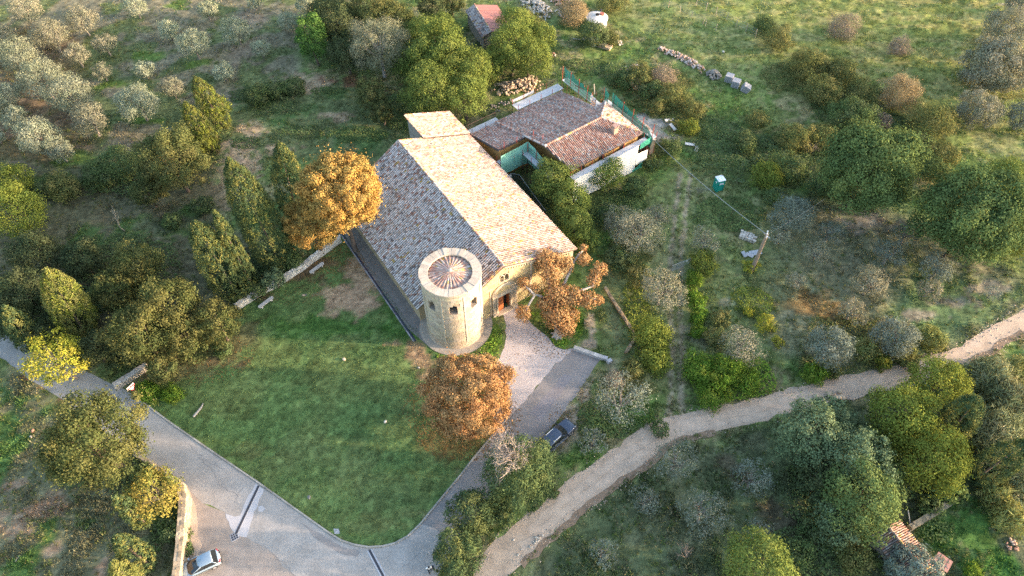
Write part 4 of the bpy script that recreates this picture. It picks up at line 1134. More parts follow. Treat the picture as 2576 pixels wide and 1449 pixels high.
CACHE = {}
GREYBARK = (.22, .19, .16); DKBARK = (.12, .09, .07); PALEBARK = (.36, .32, .28)
def plant(kind, u, v, w, label, group=None, hc=None, name=None):
    """A tree or bush whose crown centre is seen at (u,v), w picture units across."""
    global LEAVES
    pal, kc, kz, LL, WW, dens, cf, cs, cat, trunk = KIND[kind]
    r = 3.0
    for _ in range(5):
        h = hc if hc is not None else kc * r
        q = P(u, v, h); r = w / 2 / scale_at(q)
    base = Vector((q.x, q.y, float(hgt(q.x, q.y)) - .02))
    rng = np.random.default_rng(int(abs(u) * 7 + abs(v) * 131 + w))
    t = None; nm = name or cat.replace(' ', '_')
    small = r < 1.9
    if small and (kind, round(r * 2.5)) in CACHE and len(CACHE[(kind, round(r * 2.5))]) >= 3:
        me, r0 = CACHE[(kind, round(r * 2.5))][int(rng.integers(3))]; sc_ = r / r0; C0 = None
    else:
        V, CC, C0, cr = crown_arrays(rng, kind, r)
        me = quads_mesh('crown', V, CC, 4, M_LEAF); sc_ = 1.0; LEAVES += len(V) // 4
        if small: CACHE.setdefault((kind, round(r * 2.5)), []).append((me, r))
    if trunk:
        t = thing(nm, label, cat, base, 0, group)
        o = link('crown', me, t); o.location = (0, 0, h); o.scale = (sc_,) * 3; o.rotation_euler = (0, 0, rng.uniform(0, 6.28) if small else 0)
        mb = MB(); th = max(.07, .055 * r + .04)
        tg = C0 if C0 is not None else nrm(rng.normal(0, 1, (8, 3)) + np.array([0, 0, .4])) * r * .6
        c = PALEBARK if kind in ('grey', 'twig') else (GREYBARK if kind.startswith('olive') or trunk == 2 else DKBARK)
        trunk_mesh(rng, mb, h, r, [tuple(x * .78) for x in tg], th, c, n=13 if trunk == 2 else 6)
        mb.build('trunk', M_BARK, t, True)
    else:
        t = link(nm, me); t.location = base + Vector((0, 0, h)); t.scale = (sc_,) * 3; t.rotation_euler = (0, 0, rng.uniform(0, 6.28))
        tag(t, label, cat, group)
    return t

def column(u0, v0, u1, v1, w, label, pal='cypress', pal2='cypresslit', name='cypress_tree', cat='cypress', group=None, fat=.32):
    """A column-shaped tree from its foot (u0,v0) to its tip; w its width in the picture."""
    global LEAVES
    b = G(u0, v0); h = 6.0; dxy = Vector((0, 0, 0))
    for _ in range(12):      # find the height (and slight lean) that brings the tip to (u1,v1)
        pu, pv = pix((b.x + dxy.x, b.y, b.z + h)); h += (pv - v1) / (scale_at(b) * CP) ; h = max(1.5, h)
    q = P(u1, v1, h); lean = Vector((q.x - b.x, q.y - b.y, 0))
    lean = lean * min(1, .12 * h / (lean.length + 1e-6))
    r = w / 2 / scale_at((b.x, b.y, h * .5))
    rng = np.random.default_rng(int(u0 * 3 + v0 * 17))
    n = int(26 * h * r * .9) + 40
    tz = rng.random(n) ** .9
    prof = lambda t_: np.minimum(1, (t_ / .2 + .25)) ** .6 * np.clip(1 - t_ ** 3.6, 0, 1) ** .7
    a = rng.uniform(0, 2 * math.pi, n); cr = rng.uniform(.18, .34, n) * (r / 1.2) ** .5
    R_ = np.maximum(prof(tz) * r - cr * .6, 0) * rng.uniform(.82, 1.05, n)
    C0 = np.stack([R_ * np.cos(a), R_ * np.sin(a), .25 + tz * (h - .5)], 1) + np.array([lean.x, lean.y, 0]) * (tz ** 1.0)[:, None]
    N = int(h * r * 2 * math.pi * 80)
    ci = rng.choice(n, N, p=cr ** 2 / (cr ** 2).sum())
    out = np.stack([np.cos(a), np.sin(a), np.full(n, .35)], 1)
    ld = nrm(rng.normal(0, 1, (N, 3)) + out[ci])
    Pn = C0[ci] + ld * cr[ci][:, None] * (rng.random(N) ** .4)[:, None] * np.array([1, 1, 1.9])
    pa, pb = np.array(PAL[pal]), np.array(PAL[pal2])
    mixw = (rng.random(n) < .35)
    cc = np.where(mixw[:, None], pb[rng.integers(len(pb), size=n)], pa[rng.integers(len(pa), size=n)])
    C = cc[ci] * rng.uniform(.75, 1.25, N)[:, None]
    ax = np.array([lean.x, lean.y]) * (Pn[:, 2:3] / h); rel = Pn[:, :2] - ax
    Pn[:, :2] = ax + rel * (r / np.percentile(np.hypot(rel[:, 0], rel[:, 1]), 84))
    V, CC = leaf_quads(rng, Pn, ld, .24, .12, C, .9)
    LEAVES += N
    t = thing(name, label, cat, b, 0, group)
    link('crown', quads_mesh('crown', V, CC, 4, M_LEAF), t)
    MB().tube([(0, 0, -.2), (lean.x * .1, lean.y * .1, h * .12), (lean.x * .7, lean.y * .7, h * .75)], [.22, .17, .05], 7, DKBARK).build('trunk', M_BARK, t, True)
    return t

def twiggy(u, v, h, spread, label, c=(.30, .25, .21), n=26, cat='tree', name='bare_tree', depth=3, base=.09, group=None, z0=0.0, upk=1.0):
    b = G(u, v) if z0 == 0 else P(u, v, z0)
    rng = np.random.default_rng(int(u * 5 + v)); t = thing(name, label, cat, b, 0, group); mb = MB()
    def grow(p, d, L, r, k):
        q = p + d * L * .5 + Vector(rng.normal(0, .06, 3)) * L; e = q + (d + Vector(rng.normal(0, .18, 3))).normalized() * L * .5
        mb.tube([p, q, e], [r, r * .8, r * .55], 5 if k > 1 else 3, np.array(c) * rng.uniform(.8, 1.15), cap=False)
        if k > 0:
            for i in range(rng.integers(3, 5)):
                nd = (d + Vector(rng.normal(0, spread, 3)) + Vector((0, 0, .12 * upk))).normalized()
                grow(p.lerp(e, rng.uniform(.45, 1)), nd, L * rng.uniform(.5, .75), r * .5, k - 1)
    for i in range(n):
        grow(Vector((0, 0, 0)), Vector((rng.normal(0, spread * .6), rng.normal(0, spread * .6), 1)).normalized(), h * rng.uniform(.35, .5), base, depth)
    mb.build('branches', M_BARK, t, True)
    return t
# ------------------------------------------------------------------ the planting
OG = 'olive trees in the grove at the upper left'
for k, u, v, w, l in [
    ('olivewarm', 60, 22, 100, 'hazy olive tree at the top left corner of the grove'),
    ('olivewarm', 124, 82, 110, 'broad pale olive tree second in from the top left corner'),
    ('olivewarm', 205, 51, 95, 'cream lit olive tree beside the open stubble at the top'),
    ('olivewarm', 262, 108, 72, 'lacy olive tree with leaning trunk on the edge of the stubble'),
    ('olivewarm', 10, 86, 62, 'olive tree cut by the left border above the big clump'),
    ('olive', 45, 140, 124, 'large silvery olive tree against the left border'),
    ('olivewarm', 97, 96, 66, 'narrow pale olive tree squeezed behind the large border olive'),
    ('olivewarm', 190, 134, 78, 'pinkish olive tree midway down the right side of the clump'),
    ('olive', 100, 192, 140, 'widest silvery olive tree in the middle of the dense clump'),
    ('olive', 175, 240, 134, 'wide silvery olive tree just below the widest one'),
    ('olivewarm', 228, 302, 112, 'rounded cream olive tree at the lower right of the dense clump'),
    ('olive', 15, 240, 92, 'olive tree half hidden at the left border in mid clump'),
    ('olive', 35, 295, 80, 'silvery olive tree low in the clump near the left border'),
    ('olive', 95, 340, 132, 'broad shaggy olive tree at the bottom of the clump'),
    ('olive', 150, 378, 82, 'small olive tree with bare leaning stem at the foot of the clump'),
    ('olive', -8, 345, 50, 'sliver of an olive tree at the left border below the clump'),
    ('olivewarm', 257, 178, 60, 'little pinkish olive tree with slanting trunk on the stubble'),
    ('olivelit', 361, 172, 54, 'little grey olive tree inside the bright green grass patch'),
    ('olivelit', 347, 256, 108, 'wide mottled olive tree alone near the poplars'),
    ('olivewarm', 430, 217, 62, 'small leaning olive tree just above the yellow poplar'),
    ('olivelit', 340, 16, 60, 'dark grey olive tree at the top edge of the grove'),
    ('olivelit', 423, 73, 56, 'small bluish olive tree below the top edge'),
    ('olivelit', 488, 113, 84, 'pale full olive tree in the open middle of the grove'),
    ('olivelit', 518, 22, 55, 'bluish olive tree touching the top edge'),
    ('olivelit', 594, 77, 76, 'dense bluish olive tree in the purple stubble'),
    ('olivelit', 640, 9, 36, 'small dark olive tree cut by the top edge'),
    ('olivelit', 655, 118, 50, 'little blue grey olive tree nearest the dark wood'),
    ('olivelit', 561, 178, 54, 'small dark olive tree lowest in the open stubble'),
    ('olivelit', 729, 56, 60, 'shaded blue olive tree leaning against the ivy tree'),
    ('olivelit', 768, 8, 62, 'grey olive tree at the top beside the dark wood')]:
    plant(k, u, v, w * (.8 if u < 300 else .95), l, OG)
RG = 'olive trees in the rough field on the right'
for k, u, v, w, l in [
    ('olivegrey', 1995, 535, 104, 'large grey olive tree just right of the utility pole'),
    ('olivetan', 1965, 592, 58, 'tan wispy olive tree touching the top of the utility pole'),
    ('olivesparse', 2090, 580, 74, 'thin grey olive tree left of the mown circle'),
    ('olivetan', 2055, 633, 66, 'small tan olive tree below the mown circle'),
    ('olivesparse', 2285, 585, 76, 'see-through bluish olive tree right of the mown circle'),
    ('olivesparse', 2240, 635, 84, 'straggling olive tree with white stems in the middle of the field'),
    ('olivegrey', 2360, 672, 80, 'bright silver olive tree nearest the big right trees'),
    ('olivetan', 2005, 705, 50, 'small cream olive tree low on the left of the field'),
    ('olivetan', 2190, 712, 92, 'tall cream olive tree in the centre of the field'),
    ('olivetan', 2340, 725, 64, 'thin tan olive tree below the bright silver one'),
    ('olivetan', 2145, 782, 78, 'olive tree among rusty grass in the lower field'),
    ('olivegrey', 2255, 848, 110, 'wide shadowed olive tree just above the canes by the track'),
    ('olivegrey', 2088, 872, 112, 'wide grey olive tree above the yellow shrub by the track'),
    ('olivetan', 1865, 872, 104, 'bushy olive tree above the bright green patch'),
    ('olivesparse', 2495, 737, 44, 'tiny grey olive tree on the bare slope by the track'),
    ('olivetan', 1772, 610, 72, 'tan olive tree above the field gate'),
    ('olivetan', 1610, 588, 126, 'spreading grey olive tree with pale trunks right of the church'),
    ('olivetan', 1558, 563, 92, 'leafy olive tree between the church and the cart path'),
    ('olivetan', 1652, 545, 70, 'small tan olive tree highest beside the cart path'),
    ('olivetan', 1665, 728, 120, 'olive tree with broken limbs below the field gate'),
    ('olivesparse', 1565, 1005, 142, 'old split olive tree with dark bare limbs above the track'),
    ('olivesparse', 1490, 1112, 78, 'small thin olive tree just right of the dark car'),
    ('olivesparse', 1700, 1155, 116, 'bluish olive tree directly below the bend of the track'),
    ('olivesparse', 1625, 1262, 80, 'thin upright olive tree left in the shaded meadow'),
    ('olivesparse', 1770, 1290, 128, 'wide thin olive tree in the centre of the shaded meadow'),
    ('olivesparse', 1895, 1205, 104, 'sparse olive tree with a rusty middle beside the big green trees'),
    ('olivesparse', 1520, 1388, 78, 'yellow tipped olive tree near the bottom of the meadow'),
    ('olivesparse', 1910, 1335, 66, 'grey olive tree in the gloom beneath the big green trees'),
    ('olivebush', 2510, 165, 152, 'big dense olive tree on the far right hillside'),
    ('olivebush', 2540, 78, 124, 'dark shaded olive tree above the big hillside one'),
    ('olivebush', 2565, 10, 66, 'olive tree in the top right corner'),
    ('olivebush', 2462, 275, 108, 'round grey olive tree below the big hillside one'),
    ('olivegrey', 2575, 287, 80, 'pale blue olive tree cut by the right border')]:
    plant(k, u, v, w, l, RG)
for k, u, v, w, l in [
    # left wood
    ('yellowgreen', 540, 275, 74, 'yellow green tree right of the poplar tip'),
    ('yellowgreen', 507, 350, 78, 'yellow green tree below the two poplars'),
    ('oak', 432, 400, 166, 'round sunlit oak tree below the poplars'),
    ('oak', 372, 482, 84, 'small oak tree under the round sunlit oak'),
    ('yellowgreen', 40, 540, 150, 'big yellowing tree at the left border below the grove'),
    ('yellowgreen', 34, 455, 92, 'light green tree at the left border just below the grove'),
    ('oakdark', 90, 640, 122, 'dark grey green tree in the left wood under the yellowing tree'),
    ('oakdark', 205, 648, 108, 'shaded green tree left of the large olive brown oak'),
    ('oakdark', 60, 735, 128, 'very dark tree at the left border above the road'),
    ('oakdark', 165, 770, 100, 'dark tree right behind the sunlit cypress'),
    ('oakwarm', 345, 672, 122, 'crown top of the olive brown oak rising highest in the left wood'),
    ('oakwarm', 292, 735, 104, 'olive brown oak on the left flank of the big oak group'),
    ('oakwarm', 432, 770, 158, 'broad olive brown oak facing the lawn'),
    ('oakwarm', 352, 835, 160, 'lowest olive brown oak above the broken wall'),
    ('oakwarm', 462, 845, 112, 'olive brown oak hanging over the lawn edge'),
    ('oakwarm', 548, 812, 112, 'separate olive oak at the corner of the lawn near the lower bench'),
    ('oak', 410, 930, 78, 'small drooping oak beside the end of the broken wall'),
    ('yellow', 145, 905, 146, 'bright yellow tree leaning over the road'),
    ('oakdark', 238, 880, 92, 'dark green tree between the yellow tree and the oaks'),
    ('oakdark', 22, 805, 108, 'black green tree shading the road at the left border'),
    ('oakdark', 110, 845, 80, 'dark tree just above the bright yellow tree'),
    ('greenblue', 690, 700, 60, 'dark green laurel beneath the tall cypresses'),
    # upper centre wood
    ('oakdark', 850, 60, 118, 'tall dark evergreen right of the ivy covered tree'),
    ('oakdark', 872, 135, 94, 'dark evergreen low behind the grey ailing tree'),
    ('oakdark', 815, 30, 80, 'dark evergreen touching the top edge beside the grove'),
    ('oak', 940, 32, 124, 'sunlit evergreen oak at the top edge'),
    ('oak', 1000, 58, 100, 'evergreen oak between the top edge and the feathery trees'),
    ('grey', 955, 112, 156, 'ailing grey green tree with pale bare limbs'),
    ('robinia', 1105, 142, 152, 'feathery green tree on the left of the thicket behind the choir'),
    ('robinia', 1180, 185, 132, 'feathery green tree on the right of the thicket'),
    ('robinia', 1085, 225, 138, 'feathery green tree low on the left of the thicket'),
    ('robinia', 1172, 242, 118, 'feathery green tree lowest in the thicket just behind the choir'),
    ('robinia', 1030, 165, 88, 'pale feathery tree beside the ailing grey tree'),
    ('robinia', 1062, 92, 104, 'feathery tree behind the thicket near the top edge'),
    ('robinia', 1116, 72, 92, 'light green tree just left of the shed'),
    ('oakdark', 1085, 18, 74, 'dark yew tree at the top edge left of the shed'),
    ('oak', 1138, 8, 60, 'oak at the top edge above the shed'),
    ('robinia', 1300, 66, 104, 'light green tree hiding the right end of the shed'),
    ('robinia', 1288, 122, 122, 'light green tree below the shed'),
    ('robinia', 1335, 142, 108, 'feathery tree at the right edge of the wood above the stone heap'),
    ('robinia', 1235, 158, 84, 'feathery tree between thicket and shed'),
    ('bushwarm', 1330, 66, 90, 'brownish tree at the right edge of the wood near the top'),
    ('robinia', 1362, 95, 74, 'light green tree at the grassy path opposite the cistern'),
    ('oak', 930, 238, 82, 'small ragged oak alone at the clearing edge'),
    ('oak', 962, 282, 62, 'little oak with brown stems beside the choir'),
    # by the church and farmhouse
    ('robinia', 1393, 448, 116, 'feathery tree in the yard in front of the farmhouse'),
    ('robinia', 1438, 505, 106, 'feathery tree against the right flank of the church'),
    ('robinia', 1525, 440, 92, 'feathery tree in front of the white sheeting'),
    ('robinia', 1450, 570, 92, 'feathery tree lower along the church flank'),
    ('robinia', 1476, 606, 66, 'small feathery tree near the front right corner of the church'),
    # hillside
    ('green', 2190, 418, 236, 'huge round green tree alone at the right'),
    ('green', 2450, 545, 250, 'huge spreading tree casting shade at the right border'),
    ('yellowgreen', 2560, 560, 170, 'yellowing part-lit tree cut by the right border'),
    ('robinia', 2535, 455, 126, 'light green tree top behind the huge spreading tree'),
    # lower right
    ('greenblue', 2040, 1100, 172, 'blue green tree just below the track'),
    ('greenblue', 2140, 1155, 176, 'middle blue green tree of the lower right wood'),
    ('green', 2165, 1262, 190, 'large green tree overhanging the ruined shed'),
    ('yellowgreen', 2266, 1046, 170, 'yellow green tree right under the track bank'),
    ('yellowgreen', 2350, 1155, 178, 'yellow green tree with grey bare twigs in the lower right wood'),
    ('yellowgreen', 2300, 1095, 120, 'yellow green tree between the blue green wood and the track bank'),
    ('yellowgreen', 2366, 960, 148, 'bushy yellow tree pressing on the lower side of the track'),
    ('greenblue', 2085, 1052, 116, 'blue green tree top nearest the track bend stones'), ('green', 2225, 1195, 116, 'green tree joining the two halves of the lower right wood'), ('greenblue', 2110, 1318, 120, 'blue green tree at the lower front of the lower right wood'),
    ('oakdark', 2060, 1210, 110, 'dark tree deep in shade below the blue green tree'),
    ('bushwarm', 2150, 1395, 112, 'brownish tree left of the ruined shed'),
    ('robinia', 1905, 1418, 172, 'sunlit green tree at the bottom edge of the meadow'),
    ('cedar', 2296, 1436, 132, 'blue grey cedar half covering the ruined shed roof'),
    # lower left
    ('oakwarm', 245, 1110, 236, 'huge bronze oak standing alone below the road'),
    ('walnut', 382, 1238, 136, 'yellow and rust walnut tree over the stone wall'),
    ]:
    t = plant(k, u, v, w, l)
    if 'cedar' in l: t['category'] = 'cedar'
plant('chestnut', 858, 492, 200, 'tall golden chestnut tree against the left side of the church', hc=11.0)
plant('chestnut', 788, 560, 138, 'lower golden chestnut crown leaning over the wall beside the tall one', hc=6.5)
plant('chestnutrust', 1176, 992, 222, 'round rust orange chestnut tree at the corner of the lawn and driveway', hc=5.2)
# columns
column(705, 662, 575, 402, 100, 'tallest cypress left of the golden chestnut')
column(747, 540, 703, 362, 78, 'shorter broad cypress behind the golden chestnut')
column(640, 730, 538, 528, 46, 'thin pointed cypress leaning left of the tallest one')
column(600, 745, 488, 560, 92, 'ragged cypress with broken top above the lawn wall')
column(216, 838, 122, 682, 92, 'yellow sunlit cypress in the left wood', 'cypresslit', 'yellowgreen')
column(88, 875, 32, 772, 60, 'dark low cypress above the road at the left')
column(562, 322, 482, 196, 62, 'yellow poplar standing highest beside the clearing', 'oak', 'yellowgreen', 'poplar_tree', 'poplar')
column(540, 385, 447, 258, 56, 'yellow poplar second from the clearing', 'oak', 'yellowgreen', 'poplar_tree', 'poplar')
column(372, 1322, 288, 1250, 48, 'small blue green cypress under the walnut tree')
column(376, 1422, 290, 1352, 62, 'small cypress standing free beside the stone wall')
column(345, 1475, 325, 1418, 60, 'cypress top cut by the bottom border beside the stone wall', 'cypresslit')
column(2378, 1100, 2452, 1000, 84, 'dark leaning cypress in the lower right wood')
column(2450, 1205, 2590, 1110, 78, 'dark cypress above the walled plot at the right border')
# conifers by the drive
plant('conifer', 1306, 1184, 184, 'large conifer partly hiding the dark car')
plant('conifer', 1186, 1286, 118, 'ragged conifer in the middle of the three along the drive')
plant('conifer', 1152, 1392, 126, 'dense round conifer at the bottom of the drive')
plant('conifer', 1268, 1300, 62, 'small dark conifer between drive and track')
twiggy(1283, 1158, 4.8, .8, 'bare grey dead tree top standing in the large conifer', (.42, .345, .29), 22, depth=3, base=.075, z0=6.2)
twiggy(315, 583, 5.0, .32, 'slender almost leafless tree in the clearing of the left wood', (.33, .31, .24), 1, depth=4, base=.10, upk=2)
twiggy(1725, 1400, 3.2, .5, 'dead grey sapling in the shaded meadow', (.24, .2, .17), 4, depth=3, base=.05)
twiggy(2040, 385, 2.6, .7, 'leafless grey bush beside the huge round tree', (.26, .22, .18), 8, depth=3, base=.05, name='bare_bush', cat='bush')
twiggy(2290, 1075, 5.5, .6, 'grey bare branches poking out of the yellow green tree', (.30, .28, .27), 4, depth=3, base=.08)
# shrubs, brambles, reeds
BG = 'shrubs and brambles'
for k, u, v, w, l in [
    ('bush', 300, 418, 108, 'dark bush left of the round sunlit oak'), ('bush', 250, 440, 90, 'dark bush at the lower end of the olive grove'),
    ('bushwarm', 157, 470, 92, 'green bush between grove and left wood'), ('bush', 110, 470, 70, 'dark bush under the olive grove clump'),
    ('bush', 640, 238, 70, 'low bramble at the top of the clearing'), ('bush', 690, 222, 60, 'low bramble beside the purple stubble'), ('bush', 740, 215, 60, 'low bramble at the foot of the ivy tree'),
    ('bush', 430, 555, 54, 'shadowy bush in the left wood clearing'), ('bush', 505, 520, 60, 'bush between the clearing and the bare soil'), ('bush', 560, 640, 70, 'dark bush left of the thin cypress'),
    ('bush', 610, 690, 80, 'ivy bush behind the lawn wall'), ('bush', 645, 728, 68, 'ivy bush hanging over the lawn wall'), ('bush', 735, 655, 66, 'ivy bush at the wall under the golden chestnut'), ('bush', 690, 660, 70, 'dark bush at the foot of the tallest cypress'),
    ('bush', 565, 880, 46, 'brown green bush at the oak foot on the lawn'),
    ('bright', 372, 985, 62, 'low green bush under the road sign'), ('bright', 432, 992, 52, 'low green plants right of the road sign'), ('bush', 285, 925, 44, 'small bush at the broken wall end by the road'),
    ('bush', 425, 1340, 60, 'ivy bush along the back of the stone wall'), ('bush', 360, 1190, 60, 'green bush between bronze oak and walnut'), ('bush', 470, 1385, 40, 'weeds at the foot of the stone wall by the silver car'), ('bush', 466, 1345, 34, 'weeds beside the black crates'),
    ('bush', 1494, 90, 82, 'green bush hiding the front of the cistern'), ('dry', 1444, 32, 78, 'dry straw coloured thicket left of the cistern'), ('bushwarm', 1540, 4, 84, 'green and tan bush at the top edge behind the cistern'), ('bushwarm', 1540, 96, 54, 'small bush right of the stone pallet'),
    ('bushwarm', 1960, 100, 78, 'bush at the upper end of the hillside hedge'), ('bushwarm', 2030, 160, 104, 'second bush down the hillside hedge'), ('bushwarm', 2115, 178, 92, 'tan topped bush in the hillside hedge'), ('bushwarm', 2072, 232, 92, 'grey green bush below the hillside hedge'),
    ('bushwarm', 2165, 235, 88, 'dark bramble left of the tan tamarisk'), ('bush', 2145, 292, 122, 'dark bramble mound below the hillside hedge'), ('bush', 1925, 62, 60, 'brown thorn bush on the hillside'), ('drypink', 2120, 70, 80, 'greyish thorn bush high on the hillside'), ('drypink', 2260, 120, 60, 'rusty thorn bush on the upper hillside'),
    ('dry', 2265, 236, 104, 'round straw coloured tamarisk on the hillside'), ('drypink', 2215, 306, 64, 'pinkish dry bush below the round tamarisk'), ('drypink', 2170, 328, 44, 'small pinkish dry bush above the huge round tree'),
    ('bushwarm', 2335, 312, 118, 'dark thicket right of the shadowed gully'), ('bushwarm', 2365, 290, 70, 'golden topped bush above the dark thicket'), ('bushwarm', 2375, 390, 84, 'golden bush below the dark thicket'), ('bush', 2345, 430, 84, 'green bush beside the huge round tree'), ('bush', 2310, 370, 80, 'shadowed bush in the gully'),
    ('bushwarm', 2000, 345, 96, 'bramble mound above the bare grey bush'), ('bushwarm', 2070, 335, 80, 'brown bramble left of the huge round tree'), ('bushy', 1933, 445, 86, 'pale yellow green bush right of the portable toilet'), ('bush', 1985, 420, 90, 'dark bramble behind the pale bush'), ('bushwarm', 1905, 300, 62, 'bramble at the hillside below the crates'), ('bush', 1875, 360, 70, 'dark bramble slope above the portable toilet'),
    ('bush', 1950, 500, 70, 'dark bush between the pale bush and the grey olive'), ('bush', 2080, 470, 90, 'dark bush at the foot of the huge round tree'),
    ('drypink', 1670, 195, 70, 'dry grass mound with pale stones behind the scaffold'), ('bushwarm', 1610, 190, 78, 'bush on the spoil mound behind the farmhouse'), ('bushwarm', 1690, 240, 78, 'yellowish bush on the spoil mound'), ('bushy', 1735, 318, 54, 'small yellow shrub right of the puddled yard'), ('bushwarm', 1742, 272, 64, 'yellow bush on the edge of the spoil mound'), ('dry', 1600, 212, 40, 'straw tuft on the spoil mound'), ('bush', 1570, 200, 60, 'green bush right against the torn netting'), ('bush', 1640, 225, 66, 'green bush on the near side of the spoil mound'), ('bushwarm', 1650, 268, 60, 'bush between spoil mound and netting'),
    ('bush', 1640, 414, 52, 'bramble at the foot of the curved wall'), ('bush', 1655, 380, 40, 'small bramble against the curved wall'),
    ('bush', 1600, 470, 70, 'bramble under the white sheeting'), ('bush', 1530, 540, 70, 'bramble between the yard trees and the olives'), ('bush', 1690, 370, 60, 'green bramble right of the curved wall'),
    ('bushy', 1770, 662, 74, 'yellow bush behind the field gate'), ('bush', 1560, 650, 80, 'bramble right of the pollard chestnut'), ('bushwarm', 1600, 690, 70, 'ochre bramble near the lower terrace edge'), ('yellowbush', 1888, 668, 44, 'yellow bush at the foot of the utility pole'), ('bush', 1690, 700, 44, 'bush beside the gate post'),
    ('bright', 1748, 705, 48, 'top clump of the bright green hedge strip'), ('bright', 1752, 750, 52, 'second clump of the bright green hedge strip'), ('bright', 1756, 795, 50, 'third clump of the bright green hedge strip'), ('bright', 1752, 835, 44, 'lowest clump of the bright green hedge strip'),
    ('bright', 1760, 930, 92, 'bright green shrub at the left of the green patch'), ('bright', 1825, 940, 104, 'bright green shrub in the middle of the green patch'), ('bright', 1880, 960, 76, 'bright green shrub at the right of the green patch'), ('bright', 1790, 990, 92, 'bright green shrub nearest the track'),
    ('bushy', 1640, 842, 104, 'pale green bush at the tip of the terrace'), ('bushy', 1650, 905, 84, 'pale green bush below the terrace tip'), ('bushwarm', 1590, 930, 66, 'bush beside the sandy end of the drive'), ('bushwarm', 1800, 850, 60, 'brownish weeds right of the green hedge strip'), ('bushwarm', 1810, 800, 54, 'tawny weeds beside the bare patch'),
    ('yellowbush', 1925, 815, 56, 'yellow fern like shrub in the rough field'), ('yellowbush', 1882, 782, 30, 'small yellow fern above the larger one'), ('yellowbush', 1955, 860, 36, 'small yellow fern near the grey olive'),
    ('reedyellow', 2177, 880, 66, 'pale yellow cane clump above the track'), ('reedyellow', 2343, 850, 68, 'pale yellow cane clump furthest up the track'), ('reedyellow', 2272, 888, 60, 'cane clump between the two yellow ones'),
    ('bright', 2045, 940, 66, 'bright green shrub at the track edge'), ('bushy', 2222, 912, 46, 'small yellow green shrub at the track edge'), ('bushwarm', 2095, 930, 50, 'tawny shrub at the track edge'), ('bushwarm', 2290, 915, 50, 'tawny weeds at the track edge below the canes'),
    ('reed', 2490, 945, 120, 'tall silvery reeds beside the upper track'), ('reed', 2545, 1010, 120, 'silvery reeds at the right border below the track'), ('reed', 2500, 1085, 130, 'dense silvery reeds right of the dark leaning cypress'), ('reed', 2560, 1100, 100, 'reeds at the right border above the dark cypress'), ('reedyellow', 2505, 1235, 80, 'yellow reeds along the plot fence'), ('reedyellow', 2545, 1300, 92, 'yellow reeds at the right border along the plot fence'), ('reed', 2575, 1200, 90, 'reeds at the right border below the dark cypress'), ('reedyellow', 2568, 930, 70, 'reeds in the corner where the track leaves the picture'),
    ('crimson', 2424, 985, 36, 'small crimson shrub among the reeds'), ('yellowbush', 2420, 1112, 62, 'yellow shrub at the foot of the dark leaning cypress'), ('fig', 2385, 1228, 84, 'large leaved fig bush beside the plot wall'), ('bush', 2340, 1270, 60, 'dark bush by the plot wall'),
    ('bush', 2214, 1408, 46, 'bush against the ruined shed'), ('bush', 2040, 1330, 70, 'dark undergrowth bush in the lower wood'), ('bush', 2010, 1395, 80, 'dark bush in front of the lower wood'), ('bright', 2452, 1440, 44, 'light green plant in the walled plot'), ('bush', 1390, 1240, 40, 'weeds between conifer and track'),
    ('bush', 1660, 1080, 50, 'weeds on the inside of the track bend'), ('drypink', 1545, 955, 50, 'dry weeds at the end of the drive'),
    ]:
    plant(k, u, v, w, l, BG)
plant('ivycol', 786, 100, 80, 'tall tree wrapped in bright ivy beside the grove', hc=5.5)

# pollarded chestnut in front of the church: thick pale limbs each ending in a ball of rusty leaves
bp = G(1402, 845)
pol = thing('chestnut_tree', 'pollarded chestnut with bare pale limbs and rusty leaf tufts before the church door', 'chestnut tree', bp)
mb = MB(); cl = []
def at_h(u, v, h): q = P(u, v, h); return Vector((q.x - bp.x, q.y - bp.y, h))
fork = at_h(1396, 770, 3.2)
mb.tube([(0, 0, -.2), (0, 0, .1), (0, .05, .9), tuple(fork)], [.95, .62, .42, .38], 9, PALEBARK)
for a in np.linspace(0, 6.28, 8)[:-1]: mb.tube([(.2 * math.cos(a), .2 * math.sin(a), .5), (.75 * math.cos(a), .75 * math.sin(a), .12), (1.15 * math.cos(a), 1.15 * math.sin(a), -.1)], [.2, .15, .06], 5, PALEBARK)
for (u1, v1, h1, u2, v2, h2) in [(1375, 690, 5.6, 1372, 645, 7.4), (1425, 700, 5.0, 1446, 655, 6.4), (1360, 745, 4.2, 1345, 740, 4.9), (1345, 742, 4.8, 1318, 718, 5.6), (1345, 742, 4.8, 1318, 790, 3.6),
                                 (1450, 735, 4.4, 1490, 720, 5.2), (1490, 720, 5.2, 1505, 688, 6.2), (1460, 750, 4.2, 1498, 752, 4.6), (1446, 655, 6.4, 1468, 628, 7.2)]:
    near = fork if (u1, v1) in ((1375, 690), (1425, 700), (1360, 745), (1450, 735), (1460, 750)) else at_h(u1, v1, h1)
    mb.tube([tuple(near), tuple(at_h(u1, v1, h1)), tuple(at_h(u2, v2, h2))] if near == fork else [tuple(near), tuple(near.lerp(at_h(u2, v2, h2), .5) + Vector((0, 0, .15))), tuple(at_h(u2, v2, h2))],
            [.26, .19, .12] if near == fork else [.17, .14, .10], 7, PALEBARK)
mb.build('trunk', M_BARK, pol, True)
Vs = []; Cs = []; rng = np.random.default_rng(5)
